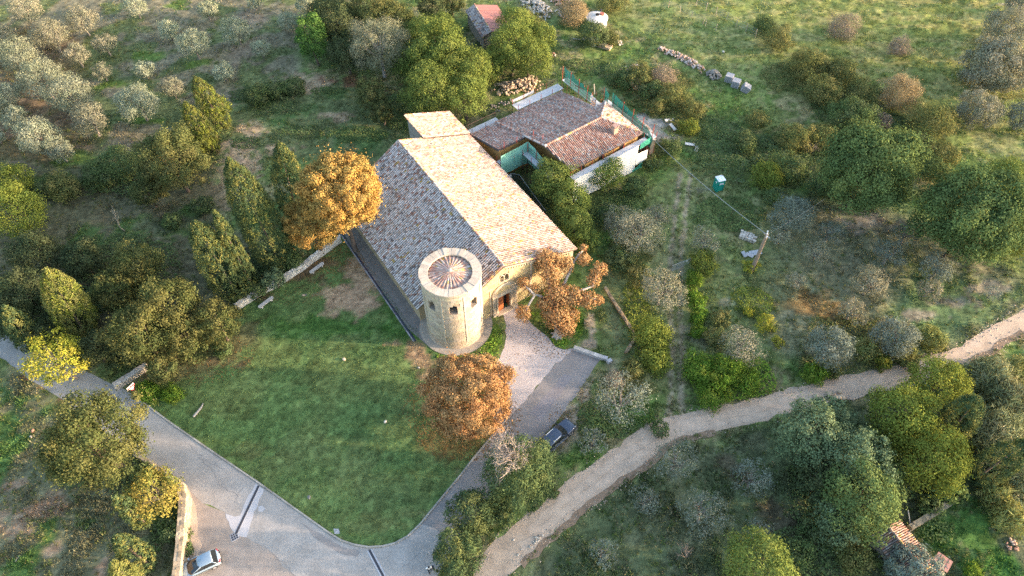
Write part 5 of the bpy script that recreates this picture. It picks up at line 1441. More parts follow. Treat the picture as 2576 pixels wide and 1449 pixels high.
for (u, v, h, w, flatz) in [(1372, 652, 7.2, 62, 1.1), (1385, 690, 5.9, 62, 1.1), (1352, 655, 6.6, 36, 1), (1402, 655, 6.9, 44, 1), (1425, 665, 6.3, 46, 1.2), (1467, 652, 6.6, 42, 1), (1468, 624, 7.3, 24, 1.1), (1505, 680, 6.3, 42, 1.1), (1492, 705, 5.5, 42, 1), (1520, 672, 6.6, 20, 1),
                            (1318, 712, 5.6, 34, 1), (1345, 728, 4.9, 34, 1), (1318, 788, 3.5, 48, 1.1), (1365, 765, 4.0, 40, .8), (1400, 740, 4.5, 76, .8), (1440, 745, 4.4, 70, .8), (1480, 752, 4.3, 56, .8), (1505, 755, 4.2, 34, .8),
                            (1405, 795, 2.9, 74, 1), (1425, 820, 1.9, 60, .9), (1385, 790, 3.0, 50, 1), (1440, 790, 2.9, 44, .9)]:
    q = at_h(u, v, h); r = w / 2 / scale_at((q.x + bp.x, q.y + bp.y, h))
    N = int(44 * 4 * math.pi * r * r); ld = nrm(rng.normal(0, 1, (N, 3)))
    lump = .75 + .5 * vnoise(ld[:, 0] * 2.2 + u, ld[:, 1] * 2.2 + ld[:, 2] * 2 + v)
    Pn = np.array(q) + ld * (r * lump * rng.random(N) ** .4)[:, None] * np.array([1, 1, flatz])
    pal = np.array(PAL['rust'])
    V, CC = leaf_quads(rng, Pn, ld, .27, .16, pal[rng.integers(len(pal), size=N)] * rng.uniform(.75, 1.3, N)[:, None]); Vs.append(V); Cs.append(CC)
link('crown', quads_mesh('crown', np.concatenate(Vs), np.concatenate(Cs), 4, M_LEAF), pol)

# ------------------------------------------------------------------ grass, undergrowth, fallen leaves: what nobody could count
rng = np.random.default_rng(11)
inbuild = lambda X, Y: in_poly(X, Y, CHURCH_FOOT) | in_poly(X, Y, COT_FOOT) | (np.hypot(X - TOW.x, Y - TOW.y) < 5)
def on_hard(X, Y):
    r = inbuild(X, Y)
    for p_ in FLAT[:4]: r |= in_poly(X, Y, p_)
    return r
N = 380000
vv = rng.uniform(-20, 1470, N); uu = rng.uniform(-20, 2600, N)
dx = (uu - 1288) / F; dy = (vv - 724.5) / F; tt = -H / (-SP - dy * CP); X = dx * tt; Y = (CP - dy * SP) * tt
nn_ = fbm(X * .35 + 3, Y * .35, 3)
keep = ~on_hard(X, Y) & ~in_poly(X, Y, FLAT[4]) & (rng.random(N) < sstep(.32, .6, nn_) + .15)
X, Y, nn_ = X[keep], Y[keep], nn_[keep]
gc = ground_col(X, Y); hh = (.08 + .26 * sstep(.42, .75, nn_)) * rng.uniform(.5, 1.3, len(X))
a = rng.uniform(0, 6.28, len(X)); w_ = rng.uniform(.05, .12, len(X)); Z = hgt(X, Y)
B = np.stack([X, Y, Z - .02], 1); off = np.stack([np.cos(a), np.sin(a), 0 * a], 1) * w_[:, None]; ln = np.stack([rng.normal(0, .35, len(X)), rng.normal(0, .35, len(X)), np.ones(len(X))], 1) * hh[:, None]
V = np.stack([B - off, B + off, B + ln], 1).reshape(-1, 3)
C = gc * rng.uniform(.95, 1.7, len(X))[:, None] * np.where(rng.random(len(X)) < .2, 1.25, 1.0)[:, None]
M_GRASS = material('grass_blade', vcol=True, transl=.25, var=.1)
tag(link('wild_grass', quads_mesh('wild_grass', V, np.repeat(np.clip(C, .01, .5), 3, 0), 3, M_GRASS)), 'rough green and straw grass over the open ground', 'grass', kind='stuff')
N = 200000
lx0, ly0 = FLAT[4].min(0); lx1, ly1 = FLAT[4].max(0)
X = rng.uniform(lx0, lx1, N); Y = rng.uniform(ly0, ly1, N); ok = in_poly(X, Y, FLAT[4]) & ~inbuild(X, Y) & (fbm(X * 1.1, Y * 1.1, 3) > .36)
X, Y = X[ok], Y[ok]; a = rng.uniform(0, 6.28, len(X)); w_ = rng.uniform(.02, .05, len(X)); hh = rng.uniform(.04, .13, len(X))
B = np.stack([X, Y, np.zeros(len(X))], 1); off = np.stack([np.cos(a), np.sin(a), 0 * a], 1) * w_[:, None]; ln = np.stack([rng.normal(0, .6, len(X)), rng.normal(0, .6, len(X)), np.ones(len(X))], 1) * hh[:, None]
C = ground_col(X, Y) * rng.uniform(.7, 1.5, len(X))[:, None]
tag(link('lawn_grass', quads_mesh('lawn_grass', np.stack([B - off, B + off, B + ln], 1).reshape(-1, 3), np.repeat(np.clip(C, .01, .5), 3, 0), 3, M_GRASS)), 'short green grass of the lawn in front of the tower', 'grass', kind='stuff')
# undergrowth mats
def weeds(n, lo, hi, excl_lawn=True):
    vv = rng.uniform(-20, 1470, n); uu = rng.uniform(-20, 2600, n)
    dx = (uu - 1288) / F; dy = (vv - 724.5) / F; tt = -H / (-SP - dy * CP); X = dx * tt; Y = (CP - dy * SP) * tt
    k = fbm(X * .6 + 13, Y * .6 + 5, 3)
    ok = ~on_hard(X, Y) & ~in_poly(X, Y, FLAT[4]) & (rng.random(n) < sstep(.40, .62, k) + .06)
    X, Y, k = X[ok], Y[ok], k[ok]; m = 11; R = rng.uniform(lo, hi, len(X)) * (.6 + .9 * k)
    d = nrm(rng.normal(0, 1, (len(X), m, 3)) + np.array([0, 0, .9])); d[..., 2] = np.abs(d[..., 2])
    Pn = (np.stack([X, Y, hgt(X, Y)], 1)[:, None, :] + d * (R[:, None] * rng.uniform(.4, 1, (len(X), m)))[..., None] * np.array([1, 1, .8])).reshape(-1, 3)
    g = ground_col(X, Y) * rng.uniform(.7, 1.5, len(X))[:, None]
    alt = np.array([(.09, .15, .035), (.13, .16, .05), (.25, .215, .12), (.08, .13, .035), (.17, .17, .06)])[rng.integers(5, size=len(X))]
    g = np.clip(g * .3 + alt * .7, .01, .5) * 1.15
    V, CC = leaf_quads(rng, Pn, d.reshape(-1, 3), .26, .09, np.repeat(g, m, 0) * rng.uniform(.8, 1.2, len(Pn))[:, None], .8)
    return V, CC
_wv, _wc = weeds(36000, .16, .55)
tag(link('weeds', quads_mesh('weeds', _wv, _wc, 4, M_LEAF)), 'scattered weeds and dry tufts across the rough fields', 'weeds', kind='stuff')
LEAVES += len(_wv) // 4
Vs, Cs = [], []
def mat_of(u, v, rx, ry, h, pal, dens=34, L=.32, Wd=.18):
    c = P(u, v); s = scale_at(c); a_, b_ = rx / s, ry / s / .8
    N = int(dens * math.pi * a_ * b_)
    rr = np.sqrt(rng.random(N)); th = rng.uniform(0, 6.283, N)
    x = c.x + a_ * rr * np.cos(th); y = c.y + b_ * rr * np.sin(th)
    lump = fbm(x * .55, y * .55, 3)
    k = rr + (lump - .5) * 1.3
    ok = (k < 1.0) & ~on_hard(x, y); x, y, lump, k = x[ok], y[ok], lump[ok], k[ok]
    zt = h * np.sqrt(np.clip(1 - k ** 2, 0, 1)) * (.35 + 1.1 * lump) * rng.uniform(.7, 1.05, len(x))
    Pn = np.stack([x, y, hgt(x, y) + zt], 1); p_ = np.array(PAL[pal])
    Cx = p_[rng.integers(len(p_), size=len(x))] * (.7 + .6 * vnoise(x * .8, y * .8))[:, None] * rng.uniform(.75, 1.25, len(x))[:, None]
    V, CC = leaf_quads(rng, Pn, np.tile([0, -.1, 1.0], (len(x), 1)), L, Wd, Cx); Vs.append(V); Cs.append(CC)
for q in [(1850, 395, 130, 80, 1.1, 'bush'), (1950, 380, 90, 60, 1.2, 'bush'), (1800, 320, 70, 40, .8, 'bush'), (1550, 520, 80, 50, .7, 'green'), (1580, 640, 80, 40, .6, 'bushwarm'), (1830, 540, 100, 50, .4, 'green'),
          (1640, 220, 110, 70, .9, 'bushwarm'), (1560, 190, 60, 40, .8, 'bush'), (1720, 290, 60, 50, .8, 'bushwarm'), (1480, 170, 60, 30, .4, 'green'), (2040, 200, 130, 60, 1.0, 'bushwarm'), (2150, 280, 110, 60, 1.2, 'bush'), (2260, 330, 90, 60, 1.0, 'bush'), (2060, 420, 90, 80, 1.0, 'bush'),
          (1600, 780, 45, 70, .5, 'yellowgreen'), (1640, 880, 45, 70, .6, 'yellowgreen'), (1590, 980, 70, 30, .4, 'bushwarm'), (1900, 760, 70, 40, .3, 'yellowgreen'), (1840, 950, 110, 66, 1.0, 'bright'), (1752, 770, 22, 90, 1.2, 'bright'), (2100, 920, 130, 26, .6, 'bushwarm'),
          (2140, 830, 130, 40, .5, 'bushwarm'), (2480, 1000, 90, 90, 1.6, 'reed'), (2530, 1180, 60, 120, 1.4, 'reed'), (2130, 1340, 90, 60, 1.0, 'bush'), (2040, 1400, 130, 60, .9, 'bush'), (2090, 1250, 130, 90, 1.0, 'bush'), (2250, 1150, 130, 90, 1.4, 'bush'),
          (300, 690, 150, 110, 1.4, 'bush'), (130, 790, 140, 70, 1.5, 'bush'), (430, 870, 130, 60, 1.2, 'oak'), (620, 690, 70, 60, 1.2, 'cypress'), (690, 650, 60, 50, 1.0, 'bush'), (140, 470, 140, 40, 1.0, 'bush'), (330, 450, 120, 50, 1.2, 'bush'), (480, 400, 70, 50, 1.2, 'bush'), (540, 340, 50, 40, 1.0, 'bush'),
          (870, 120, 110, 80, 1.4, 'bush'), (1130, 200, 120, 70, 1.6, 'robinia'), (1290, 130, 90, 90, 1.5, 'bush'), (1010, 280, 60, 60, .8, 'bush'), (660, 235, 110, 26, .5, 'bush'), (760, 330, 80, 24, .25, 'bush'), (900, 340, 80, 26, .3, 'green'), (700, 270, 90, 22, .25, 'bush'), (830, 230, 50, 16, .25, 'green'), (620, 360, 40, 20, .3, 'bush'), (960, 240, 60, 30, .4, 'bush'),
          (1230, 855, 34, 44, .35, 'bright'), (1150, 893, 56, 16, .25, 'bright'), (1400, 868, 36, 22, .3, 'bright'), (1450, 815, 20, 46, .3, 'bright'), (1335, 790, 30, 10, .3, 'bright'), (1330, 735, 60, 16, .3, 'bright'), (375, 990, 40, 14, .4, 'bright'), (432, 995, 40, 16, .4, 'bright'),
          (470, 1360, 14, 60, .3, 'bush'), (410, 1330, 26, 90, .5, 'bush'), (330, 1200, 70, 40, 1.0, 'bush'), (200, 1170, 80, 50, .7, 'bush'), (1360, 1230, 30, 60, .5, 'green'), (1500, 1060, 50, 50, .35, 'green'), (1560, 1070, 60, 30, .35, 'green'), (2350, 1330, 50, 30, .5, 'green'), (1395, 530, 60, 60, 1.0, 'bush'), (1345, 470, 30, 50, .7, 'bush'), (1440, 590, 40, 40, .8, 'robinia')]:
    mat_of(*q)
tag(link('undergrowth', quads_mesh('undergrowth', np.concatenate(Vs), np.concatenate(Cs), 4, M_LEAF)), 'tangled low brambles and weeds between trees and fields', 'undergrowth', kind='stuff')
LEAVES += sum(len(v) for v in Vs) // 4
# fallen leaves
Vs, Cs = [], []
for (u, v, rx, ry, n) in [(1175, 1090, 130, 60, 2200), (1150, 1030, 140, 70, 1500), (1290, 1040, 24, 30, 130), (1390, 860, 60, 40, 350), (830, 650, 110, 40, 1500), (520, 900, 120, 60, 900), (1310, 850, 50, 70, 60), (1400, 1070, 20, 50, 120), (760, 720, 120, 50, 400)]:
    c = P(u, v); s = scale_at(c); rr = np.sqrt(rng.random(n)); th = rng.uniform(0, 6.283, n)
    x = c.x + rx / s * rr * np.cos(th); y = c.y + ry / s / .8 * rr * np.sin(th)
    ok = ~in_poly(x, y, CHURCH_FOOT); x, y = x[ok], y[ok]; p_ = np.array(PAL['rust'] + PAL['autumn'])
    V, CC = leaf_quads(rng, np.stack([x, y, hgt(x, y) + .035], 1), np.tile([0, 0, 2.5], (len(x), 1)), .17, .11, p_[rng.integers(len(p_), size=len(x))] * rng.uniform(.5, 1.0, (len(x), 1)))
    Vs.append(V); Cs.append(CC)
tag(link('fallen_leaves', quads_mesh('fallen_leaves', np.concatenate(Vs), np.concatenate(Cs), 4, M_LEAF)), 'rusty fallen leaves scattered under the chestnut trees', 'leaves', kind='stuff')
print('LEAVES', LEAVES, 'grass', len(X))
# ------------------------------------------------------------------ walls, heaps, small things
def G0(u, v, z=0.0): return P(u, v, z)
def rubble_wall(name, label, pts, width, height, pal, nmax=300, size=(.3, .6), course=.24, cat='stone wall', group=None):
    """dry stone wall: every stone a piece; pts are world points along the wall"""
    c0 = sum((Vector((p[0], p[1], 0)) for p in pts), Vector()) / len(pts)
    t = thing(name, label, cat, c0, 0, group)
    L = []
    for a, b in zip(pts[:-1], pts[1:]):
        a, b = np.array(a[:2]), np.array(b[:2]); d = b - a; l = np.hypot(*d); d /= l; n = np.array([-d[1], d[0]]); an = math.atan2(d[1], d[0])
        z = 0.0
        while z < height - .02:
            h = min(course * RNG.uniform(.85, 1.15), height - z); h = height - z if height - z - h < .08 else h
            for s in (-1, 1):
                x = RNG.uniform(-.1, .05)
                while x < l:
                    w = RNG.uniform(*size); q = a + d * (x + w / 2) + n * s * width * .25
                    L.append((z + h, q, w, width * .5 + RNG.uniform(-.03, .05), h, z + h / 2 + (RNG.uniform(-.03, .05) if z + h > height - .05 else 0), an)); x += w + .012
            z += h
    L.sort(key=lambda q: -q[0])
    rest = MB()
    for i, (_, q, w, dd, h, zc, an) in enumerate(L):
        c = np.array(pal[RNG.integers(len(pal))]) * RNG.uniform(.8, 1.15)
        m = MB() if i < nmax else rest
        m.box(q[0] - c0.x, q[1] - c0.y, zc, w, dd, h - .012, an + RNG.normal(0, .03), c, jit=.025)
        if i < nmax: m.build('stone', M_STONE, t)
    if rest.n: rest.build('stones', M_STONE, t)['kind'] = 'stuff'
    return t
OCH = [(.42, .33, .22), (.38, .29, .19), (.46, .37, .26), (.35, .28, .2)]
PALE = [(.50, .44, .37), (.44, .39, .33), (.54, .48, .41)]
GRY_ = [(.27, .24, .21), (.22, .20, .18), (.31, .27, .23)]
rubble_wall('stone_wall', 'tall old stone wall beside the silver car at the bottom left', [P(438, 1480, 1.7), P(447, 1400, 1.7), P(455, 1310, 1.7), P(459, 1250, 1.7), P(450, 1216, 1.7)], .75, 1.7, OCH)
rubble_wall('stone_wall', 'low stone wall between bronze oak and road', [P(449, 1214, .7), P(410, 1184, .7), P(372, 1160, .7), P(340, 1140, .7)], .5, .7, OCH, 120)
rubble_wall('stone_wall', 'broken low stone wall running up from the road beside the triangular sign', [P(285, 968, .9), P(320, 946, .9), P(362, 919, .9)], .7, .9, PALE, 140)
rubble_wall('stone_wall', 'long whitish garden wall along the upper edge of the lawn', [P(590, 767, 1.0), P(640, 735, 1.0), P(692, 708, 1.0), P(760, 664, 1.0), P(800, 634, 1.0), P(850, 598, 1.0)], .55, 1.0, [(.58, .54, .47), (.52, .47, .41), (.62, .58, .52)], 300)
rubble_wall('terrace_edge', 'low tan dry stone edge of the grass terrace right of the forecourt', [P(1522, 722, .4), P(1545, 758, .4), P(1572, 800, .4), P(1594, 835, .4), P(1598, 850, .4), P(1576, 884, .4)], .4, .4, [(.33, .24, .14), (.38, .28, .17), (.28, .2, .12)], 220, (.25, .5), .2)
rubble_wall('plot_wall', 'overgrown low stone wall of the grassy plot at the lower right', [P(2292, 1325, .7), P(2350, 1290, .7), P(2405, 1254, .7)], .6, .7, [(.24, .21, .15), (.20, .18, .13), (.28, .24, .17)], 200)
# low concrete wall at the head of the drive with two loose blocks
t = thing('parapet_wall', 'low pale concrete wall at the head of the driveway', 'wall', P(1482, 886, 0), 0)
a, b = P(1444, 873, .5), P(1518, 899, .5); an = math.atan2((b - a).y, (b - a).x); c = (a + b) / 2 - t.location; Lw = (b - a).length
MB().box(c.x, c.y, .25, Lw, .42, .5, an).build('wall', M_CONC, t)
for i in range(6):
    q = a.lerp(b, (i + .5) / 6) - t.location
    MB().box(q.x, q.y, .535, Lw / 6 - .015, .5, .07, an, np.array([.5, .47, .43]) * RNG.uniform(.85, 1.1), jit=.006).build('coping_stone', M_STONE, t)
for (u, v, r, l) in [(1522, 902, .1, 'pale concrete block beside the end of the driveway wall'), (1533, 909, .9, 'outermost concrete block turned across the driveway wall')]:
    q = P(u, v, .3); tag(MB().box(0, 0, .3, .62, .45, .6, 0, jit=.02).build('concrete_block', M_CONC), l, 'block'); o = bpy.data.objects[-1] if False else COL.objects[-1]
    o.location = (q.x, q.y, 0); o.rotation_euler = (0, 0, an + r)

def rock_mesh(c, seed):
    rg = np.random.default_rng(seed); b = bmesh.new(); bmesh.ops.create_icosphere(b, subdivisions=1, radius=.5)
    for vtx in b.verts: vtx.co *= float(rg.uniform(.72, 1.15))
    for vtx in b.verts: vtx.co = Vector((vtx.co.x, vtx.co.y * .8, max(-.3, min(.32, vtx.co.z * .75))))
    me = bpy.data.meshes.new('stone'); b.to_mesh(me); b.free()
    at = me.attributes.new('col', 'FLOAT_COLOR', 'POINT'); at.data.foreach_set('color', np.tile([*c, 1.0], len(me.vertices)).astype(np.float32)); me.materials.append(M_STONE)
    return me
ROCKS = {}
def rocks(key, pal):
    if key not in ROCKS: ROCKS[key] = [rock_mesh(np.array(pal[i % len(pal)]) * (.85 + .08 * (i % 5)), 100 + i * 7 + len(key)) for i in range(12)]
    return ROCKS[key]
def heap(name, label, cat, line, rx, h, n, size, key, pal, piece='stone', group=None):
    pts = [P(u, v) for u, v in line]; c0 = sum(pts, Vector()) / len(pts); c0.z = float(hgt(c0.x, c0.y))
    t = thing(name, label, cat, c0, 0, group); ms = rocks(key, pal)
    for i in range(n):
        k = RNG.random() * (len(pts) - 1) if len(pts) > 1 else 0; j = min(int(k), max(0, len(pts) - 2))
        p = pts[j].lerp(pts[j + 1], k - j) if len(pts) > 1 else pts[0]
        r = math.sqrt(RNG.random()); th = RNG.uniform(0, 6.28); x = p.x + rx * r * math.cos(th); y = p.y + rx * r * math.sin(th)
        z = float(hgt(x, y)) + h * (1 - r ** 1.6) * RNG.uniform(.55, 1.0)
        o = link(piece, ms[RNG.integers(12)], t); s = RNG.uniform(*size)
        o.location = (x - c0.x, y - c0.y, z - c0.z + s * .2); o.scale = (s * RNG.uniform(.85, 1.3), s, s); o.rotation_euler = (RNG.normal(0, .4), RNG.normal(0, .4), RNG.uniform(0, 6.28))
    return t
TAN = [(.52, .39, .26), (.46, .33, .21), (.58, .45, .31), (.42, .33, .25)]
PINK = [(.46, .36, .31), (.40, .28, .22), (.54, .48, .43), (.35, .23, .17)]
heap('stone_heap', 'big heap of tan building stones behind the farmhouse', 'stone heap', [(1262, 225), (1290, 222), (1320, 215), (1342, 210)], 2.0, 1.2, 290, (.35, .7), 'tan', TAN)
heap('stone_heap', 'scatter of stones in weeds just below the big stone heap', 'stone heap', [(1235, 275), (1265, 262), (1290, 258)], 1.2, .2, 50, (.25, .5), 'grey', GRY_)
heap('rubble_row', 'long row of pale rubble along the hillside path', 'rubble', [(1662, 125), (1700, 138), (1735, 155), (1768, 180)], .95, .5, 230, (.25, .55), 'pink', PINK)
heap('rubble_heap', 'rubble on top of the spoil mound behind the netting', 'rubble', [(1572, 176), (1600, 170), (1622, 178)], 1.1, .5, 110, (.22, .5), 'pink', PINK)
heap('rubble_heap', 'grey rubble patch at the middle of the spoil mound', 'rubble', [(1640, 195), (1665, 200)], 1.3, .3, 60, (.2, .4), 'grey', GRY_)
heap('rubble_heap', 'small pale rubble heap low on the spoil mound', 'rubble', [(1646, 244)], 1.0, .6, 40, (.25, .5), 'pale', PALE)
heap('rubble_heap', 'whitish demolition rubble at the top edge left of the track', 'rubble', [(1332, 4), (1352, 18), (1366, 36)], 2.0, .9, 200, (.3, .8), 'pale', PALE)
heap('brick_heap', 'reddish heap of broken bricks at the top edge right of the track', 'rubble', [(1402, 4), (1420, 12)], 1.5, 1.0, 120, (.25, .6), 'brick', [(.42, .22, .15), (.48, .30, .22), (.5, .4, .33)], 'brick')
heap('stone_heap', 'little ring of bricks on the path beside the wood', 'stone heap', [(1388, 141)], .7, .4, 22, (.25, .42), 'brick', [(.42, .22, .15)], 'brick')
heap('stone_heap', 'few pale stones right of the stone pallet', 'stone heap', [(1557, 106)], .8, .3, 18, (.3, .55), 'pale', PALE)
heap('grey_heap', 'grey mound of spoil left of the slatted crates', 'heap', [(1795, 190)], 1.2, .9, 70, (.4, .75), 'grey', GRY_)
heap('tile_heap', 'few pinkish broken tiles in the grassy plot', 'heap', [(2538, 1362), (2548, 1378)], .6, .15, 16, (.3, .5), 'brick', [(.42, .22, .15)], 'tile')
heap('bank_stones', 'loose boulders along the eroded bank of the track', 'stones', [(2060, 1012), (2085, 1002), (2110, 998)], .7, .35, 34, (.4, .9), 'tan', TAN)
heap('bank_stones', 'white stones at the lowest end of the track', 'stones', [(1340, 1362), (1360, 1345), (1305, 1398)], .35, .08, 22, (.18, .4), 'pale', PALE)
for i, (u, v, s, k, l) in enumerate([(764, 744, .55, 'tan', 'tan stone lying on the upper lawn'), (770, 742, .4, 'grey', 'dark stone touching the tan stone on the upper lawn'), (866, 905, .6, 'tan', 'lone tan stone in the middle of the lawn'),
                                     (970, 1062, .5, 'pale', 'pale stone on the lawn left of the rust orange chestnut'), (778, 1252, .5, 'grey', 'dark lump on the lower lawn near the road'), (1054, 926, .4, 'pale', 'white stone on the bare strip under the tower'),
                                     (82, 1084, .55, 'brick', 'reddish stone in the dark field at the left'), (77, 1098, .4, 'pale', 'white stone in the dark field at the left'), (1292, 1358, .35, 'pale', 'pale stone on the track edge by the bottom conifer'), (1820, 130, .6, 'pale', 'pale boulder on the hillside right of the rubble row')]):
    q = G(u, v); o = link('stone', rocks(k, {'tan': TAN, 'grey': GRY_, 'pale': PALE, 'brick': [(.42, .22, .15)]}[k])[i], None); tag(o, l, 'stone', None)
    o.location = (q.x, q.y, q.z + s * .18); o.scale = (s,) * 3; o.rotation_euler = (0, 0, i * 1.3)
# pebbles washed along the track: nobody could count them
mb = MB(); rg = np.random.default_rng(9); tet = np.array([(1, 0, 0), (-.5, .87, 0), (-.5, -.87, 0), (0, 0, .9)])
for line, amp, n in ((wl(TRACK_S[1:-1]), .5, 900), (wl(TRACK_N[2:-1]), .4, 700)):
    L = jagged(line, .2, 0, False)
    for i in rg.integers(0, len(L), n):
        p = L[i] + rg.normal(0, amp, 2); s = rg.uniform(.04, .13); mb.add(tet * s + (p[0], p[1], .02), [(0, 1, 3), (1, 2, 3), (2, 0, 3)], np.array((.50, .41, .33)) * rg.uniform(.6, 1.2))
tag(mb.build('pebbles', M_STONE), 'loose pebbles along both edges of the dirt track', 'pebbles', kind='stuff')

# benches
M_BENCH = material('bench_stone', (.46, .43, .40), .85, var=.15, nscale=3, fine=.12, bump=.2)
for a, b, l in [((779, 686), (814, 660), 'stone bench nearer the golden chestnut on the lawn'), ((650, 774), (687, 746), 'stone bench nearer the oak at the lawn edge')]:
    pa, pb = P(*a, .45), P(*b, .45); c = (pa + pb) / 2; d = pb - pa
    t = thing('stone_bench', l, 'bench', (c.x, c.y, 0), math.atan2(d.y, d.x), 'stone benches on the lawn'); L = d.length
    pr_ = [(-L / 2 + .25 + .25 * math.cos(k), .25 * math.sin(k)) for k in np.linspace(math.pi / 2, 1.5 * math.pi, 7)] + [(L / 2 - .25 + .25 * math.cos(k), .25 * math.sin(k)) for k in np.linspace(-math.pi / 2, math.pi / 2, 7)]
    MB().prism(pr_, .36, .48).build('seat', M_BENCH, t)
    for s in (-1, 1): MB().box(s * L * .32, 0, .18, .22, .38, .36).build('leg', M_BENCH, t)

# road sign
M_WHITE = material('white_paint', (.80, .80, .80), .5, var=.04); M_RED = material('red_paint', (.60, .03, .03), .5, var=.05); M_GALV = material('galvanised_steel', (.42, .42, .43), .45, var=.1, metal=.4)
b0 = G(349, 996); q1, q2 = P(327.3, 988.2, 2.5), P(341.7, 974.3, 2.5); d = q2 - q1
t = thing('road_sign', 'white triangular give way sign with red border at the road edge', 'road sign', b0, math.atan2(d.y, d.x))
MB().tube([(0, 0, -.1), (0, 0, 2.35)], .04, 7).build('post', M_GALV, t)
def tri_plate(r, y0, y1): return [(-r, 0), (r, 0), (0, -1.732 * r)], y0, y1
def plate(name, poly, y0, y1, mat, zc):
    n = len(poly); v = [(x, y0, zc + z) for x, z in poly] + [(x, y1, zc + z) for x, z in poly]
    f = [tuple(range(n)), tuple(range(2 * n - 1, n - 1, -1))] + [(i, n + i, n + (i + 1) % n, (i + 1) % n) for i in range(n)]
    return MB().add(v, f).build(name, mat, t, fixn=True)
plate('sign_face', [(-.5, 0), (.5, 0), (0, -.86)], -.07, -.05, M_RED, 2.3); plate('sign_field', [(-.36, -.075), (.36, -.075), (0, -.70)], -.078, -.072, M_WHITE, 2.3)
plate('back_plate', [(-.5, 0), (.5, 0), (.5, -.42), (-.5, -.42)], .06, .08, M_WHITE, 2.42)
plate('back_sign', [(-.5, 0), (.5, 0), (0, -.86)], -.05, -.04, M_GALV, 2.3)

# black crates by the wall
M_BLKP = material('black_plastic', (.02, .02, .022), .45, var=.1)
for i, (u, v, l) in enumerate([(461.5, 1311, 'black plastic crate under the walnut branches by the wall'), (462, 1324, 'middle black crate by the wall holding pale odds and ends'), (459.5, 1337, 'black plastic crate nearest the silver car by the wall')]):
    q = P(u, v, .2); t = thing('black_crate', l, 'crate', (q.x, q.y, 0), .1 * i, 'black crates beside the stone wall'); m = MB()
    m.box(0, 0, .02, .56, .44, .03)
    for s in (-1, 1): m.box(s * .28, 0, .2, .03, .46, .38); m.box(0, s * .22, .2, .53, .03, .38)
    m.build('crate_shell', M_BLKP, t); MB().box(0, 0, .21, .03, .42, .34).build('divider', M_BLKP, t)
    if i == 1:
        for k in range(5): MB().box(RNG.uniform(-.18, .18), RNG.uniform(-.12, .12), .3, .12, .1, .12, RNG.uniform(0, 3)).build('odds_and_ends', M_GALV, t)

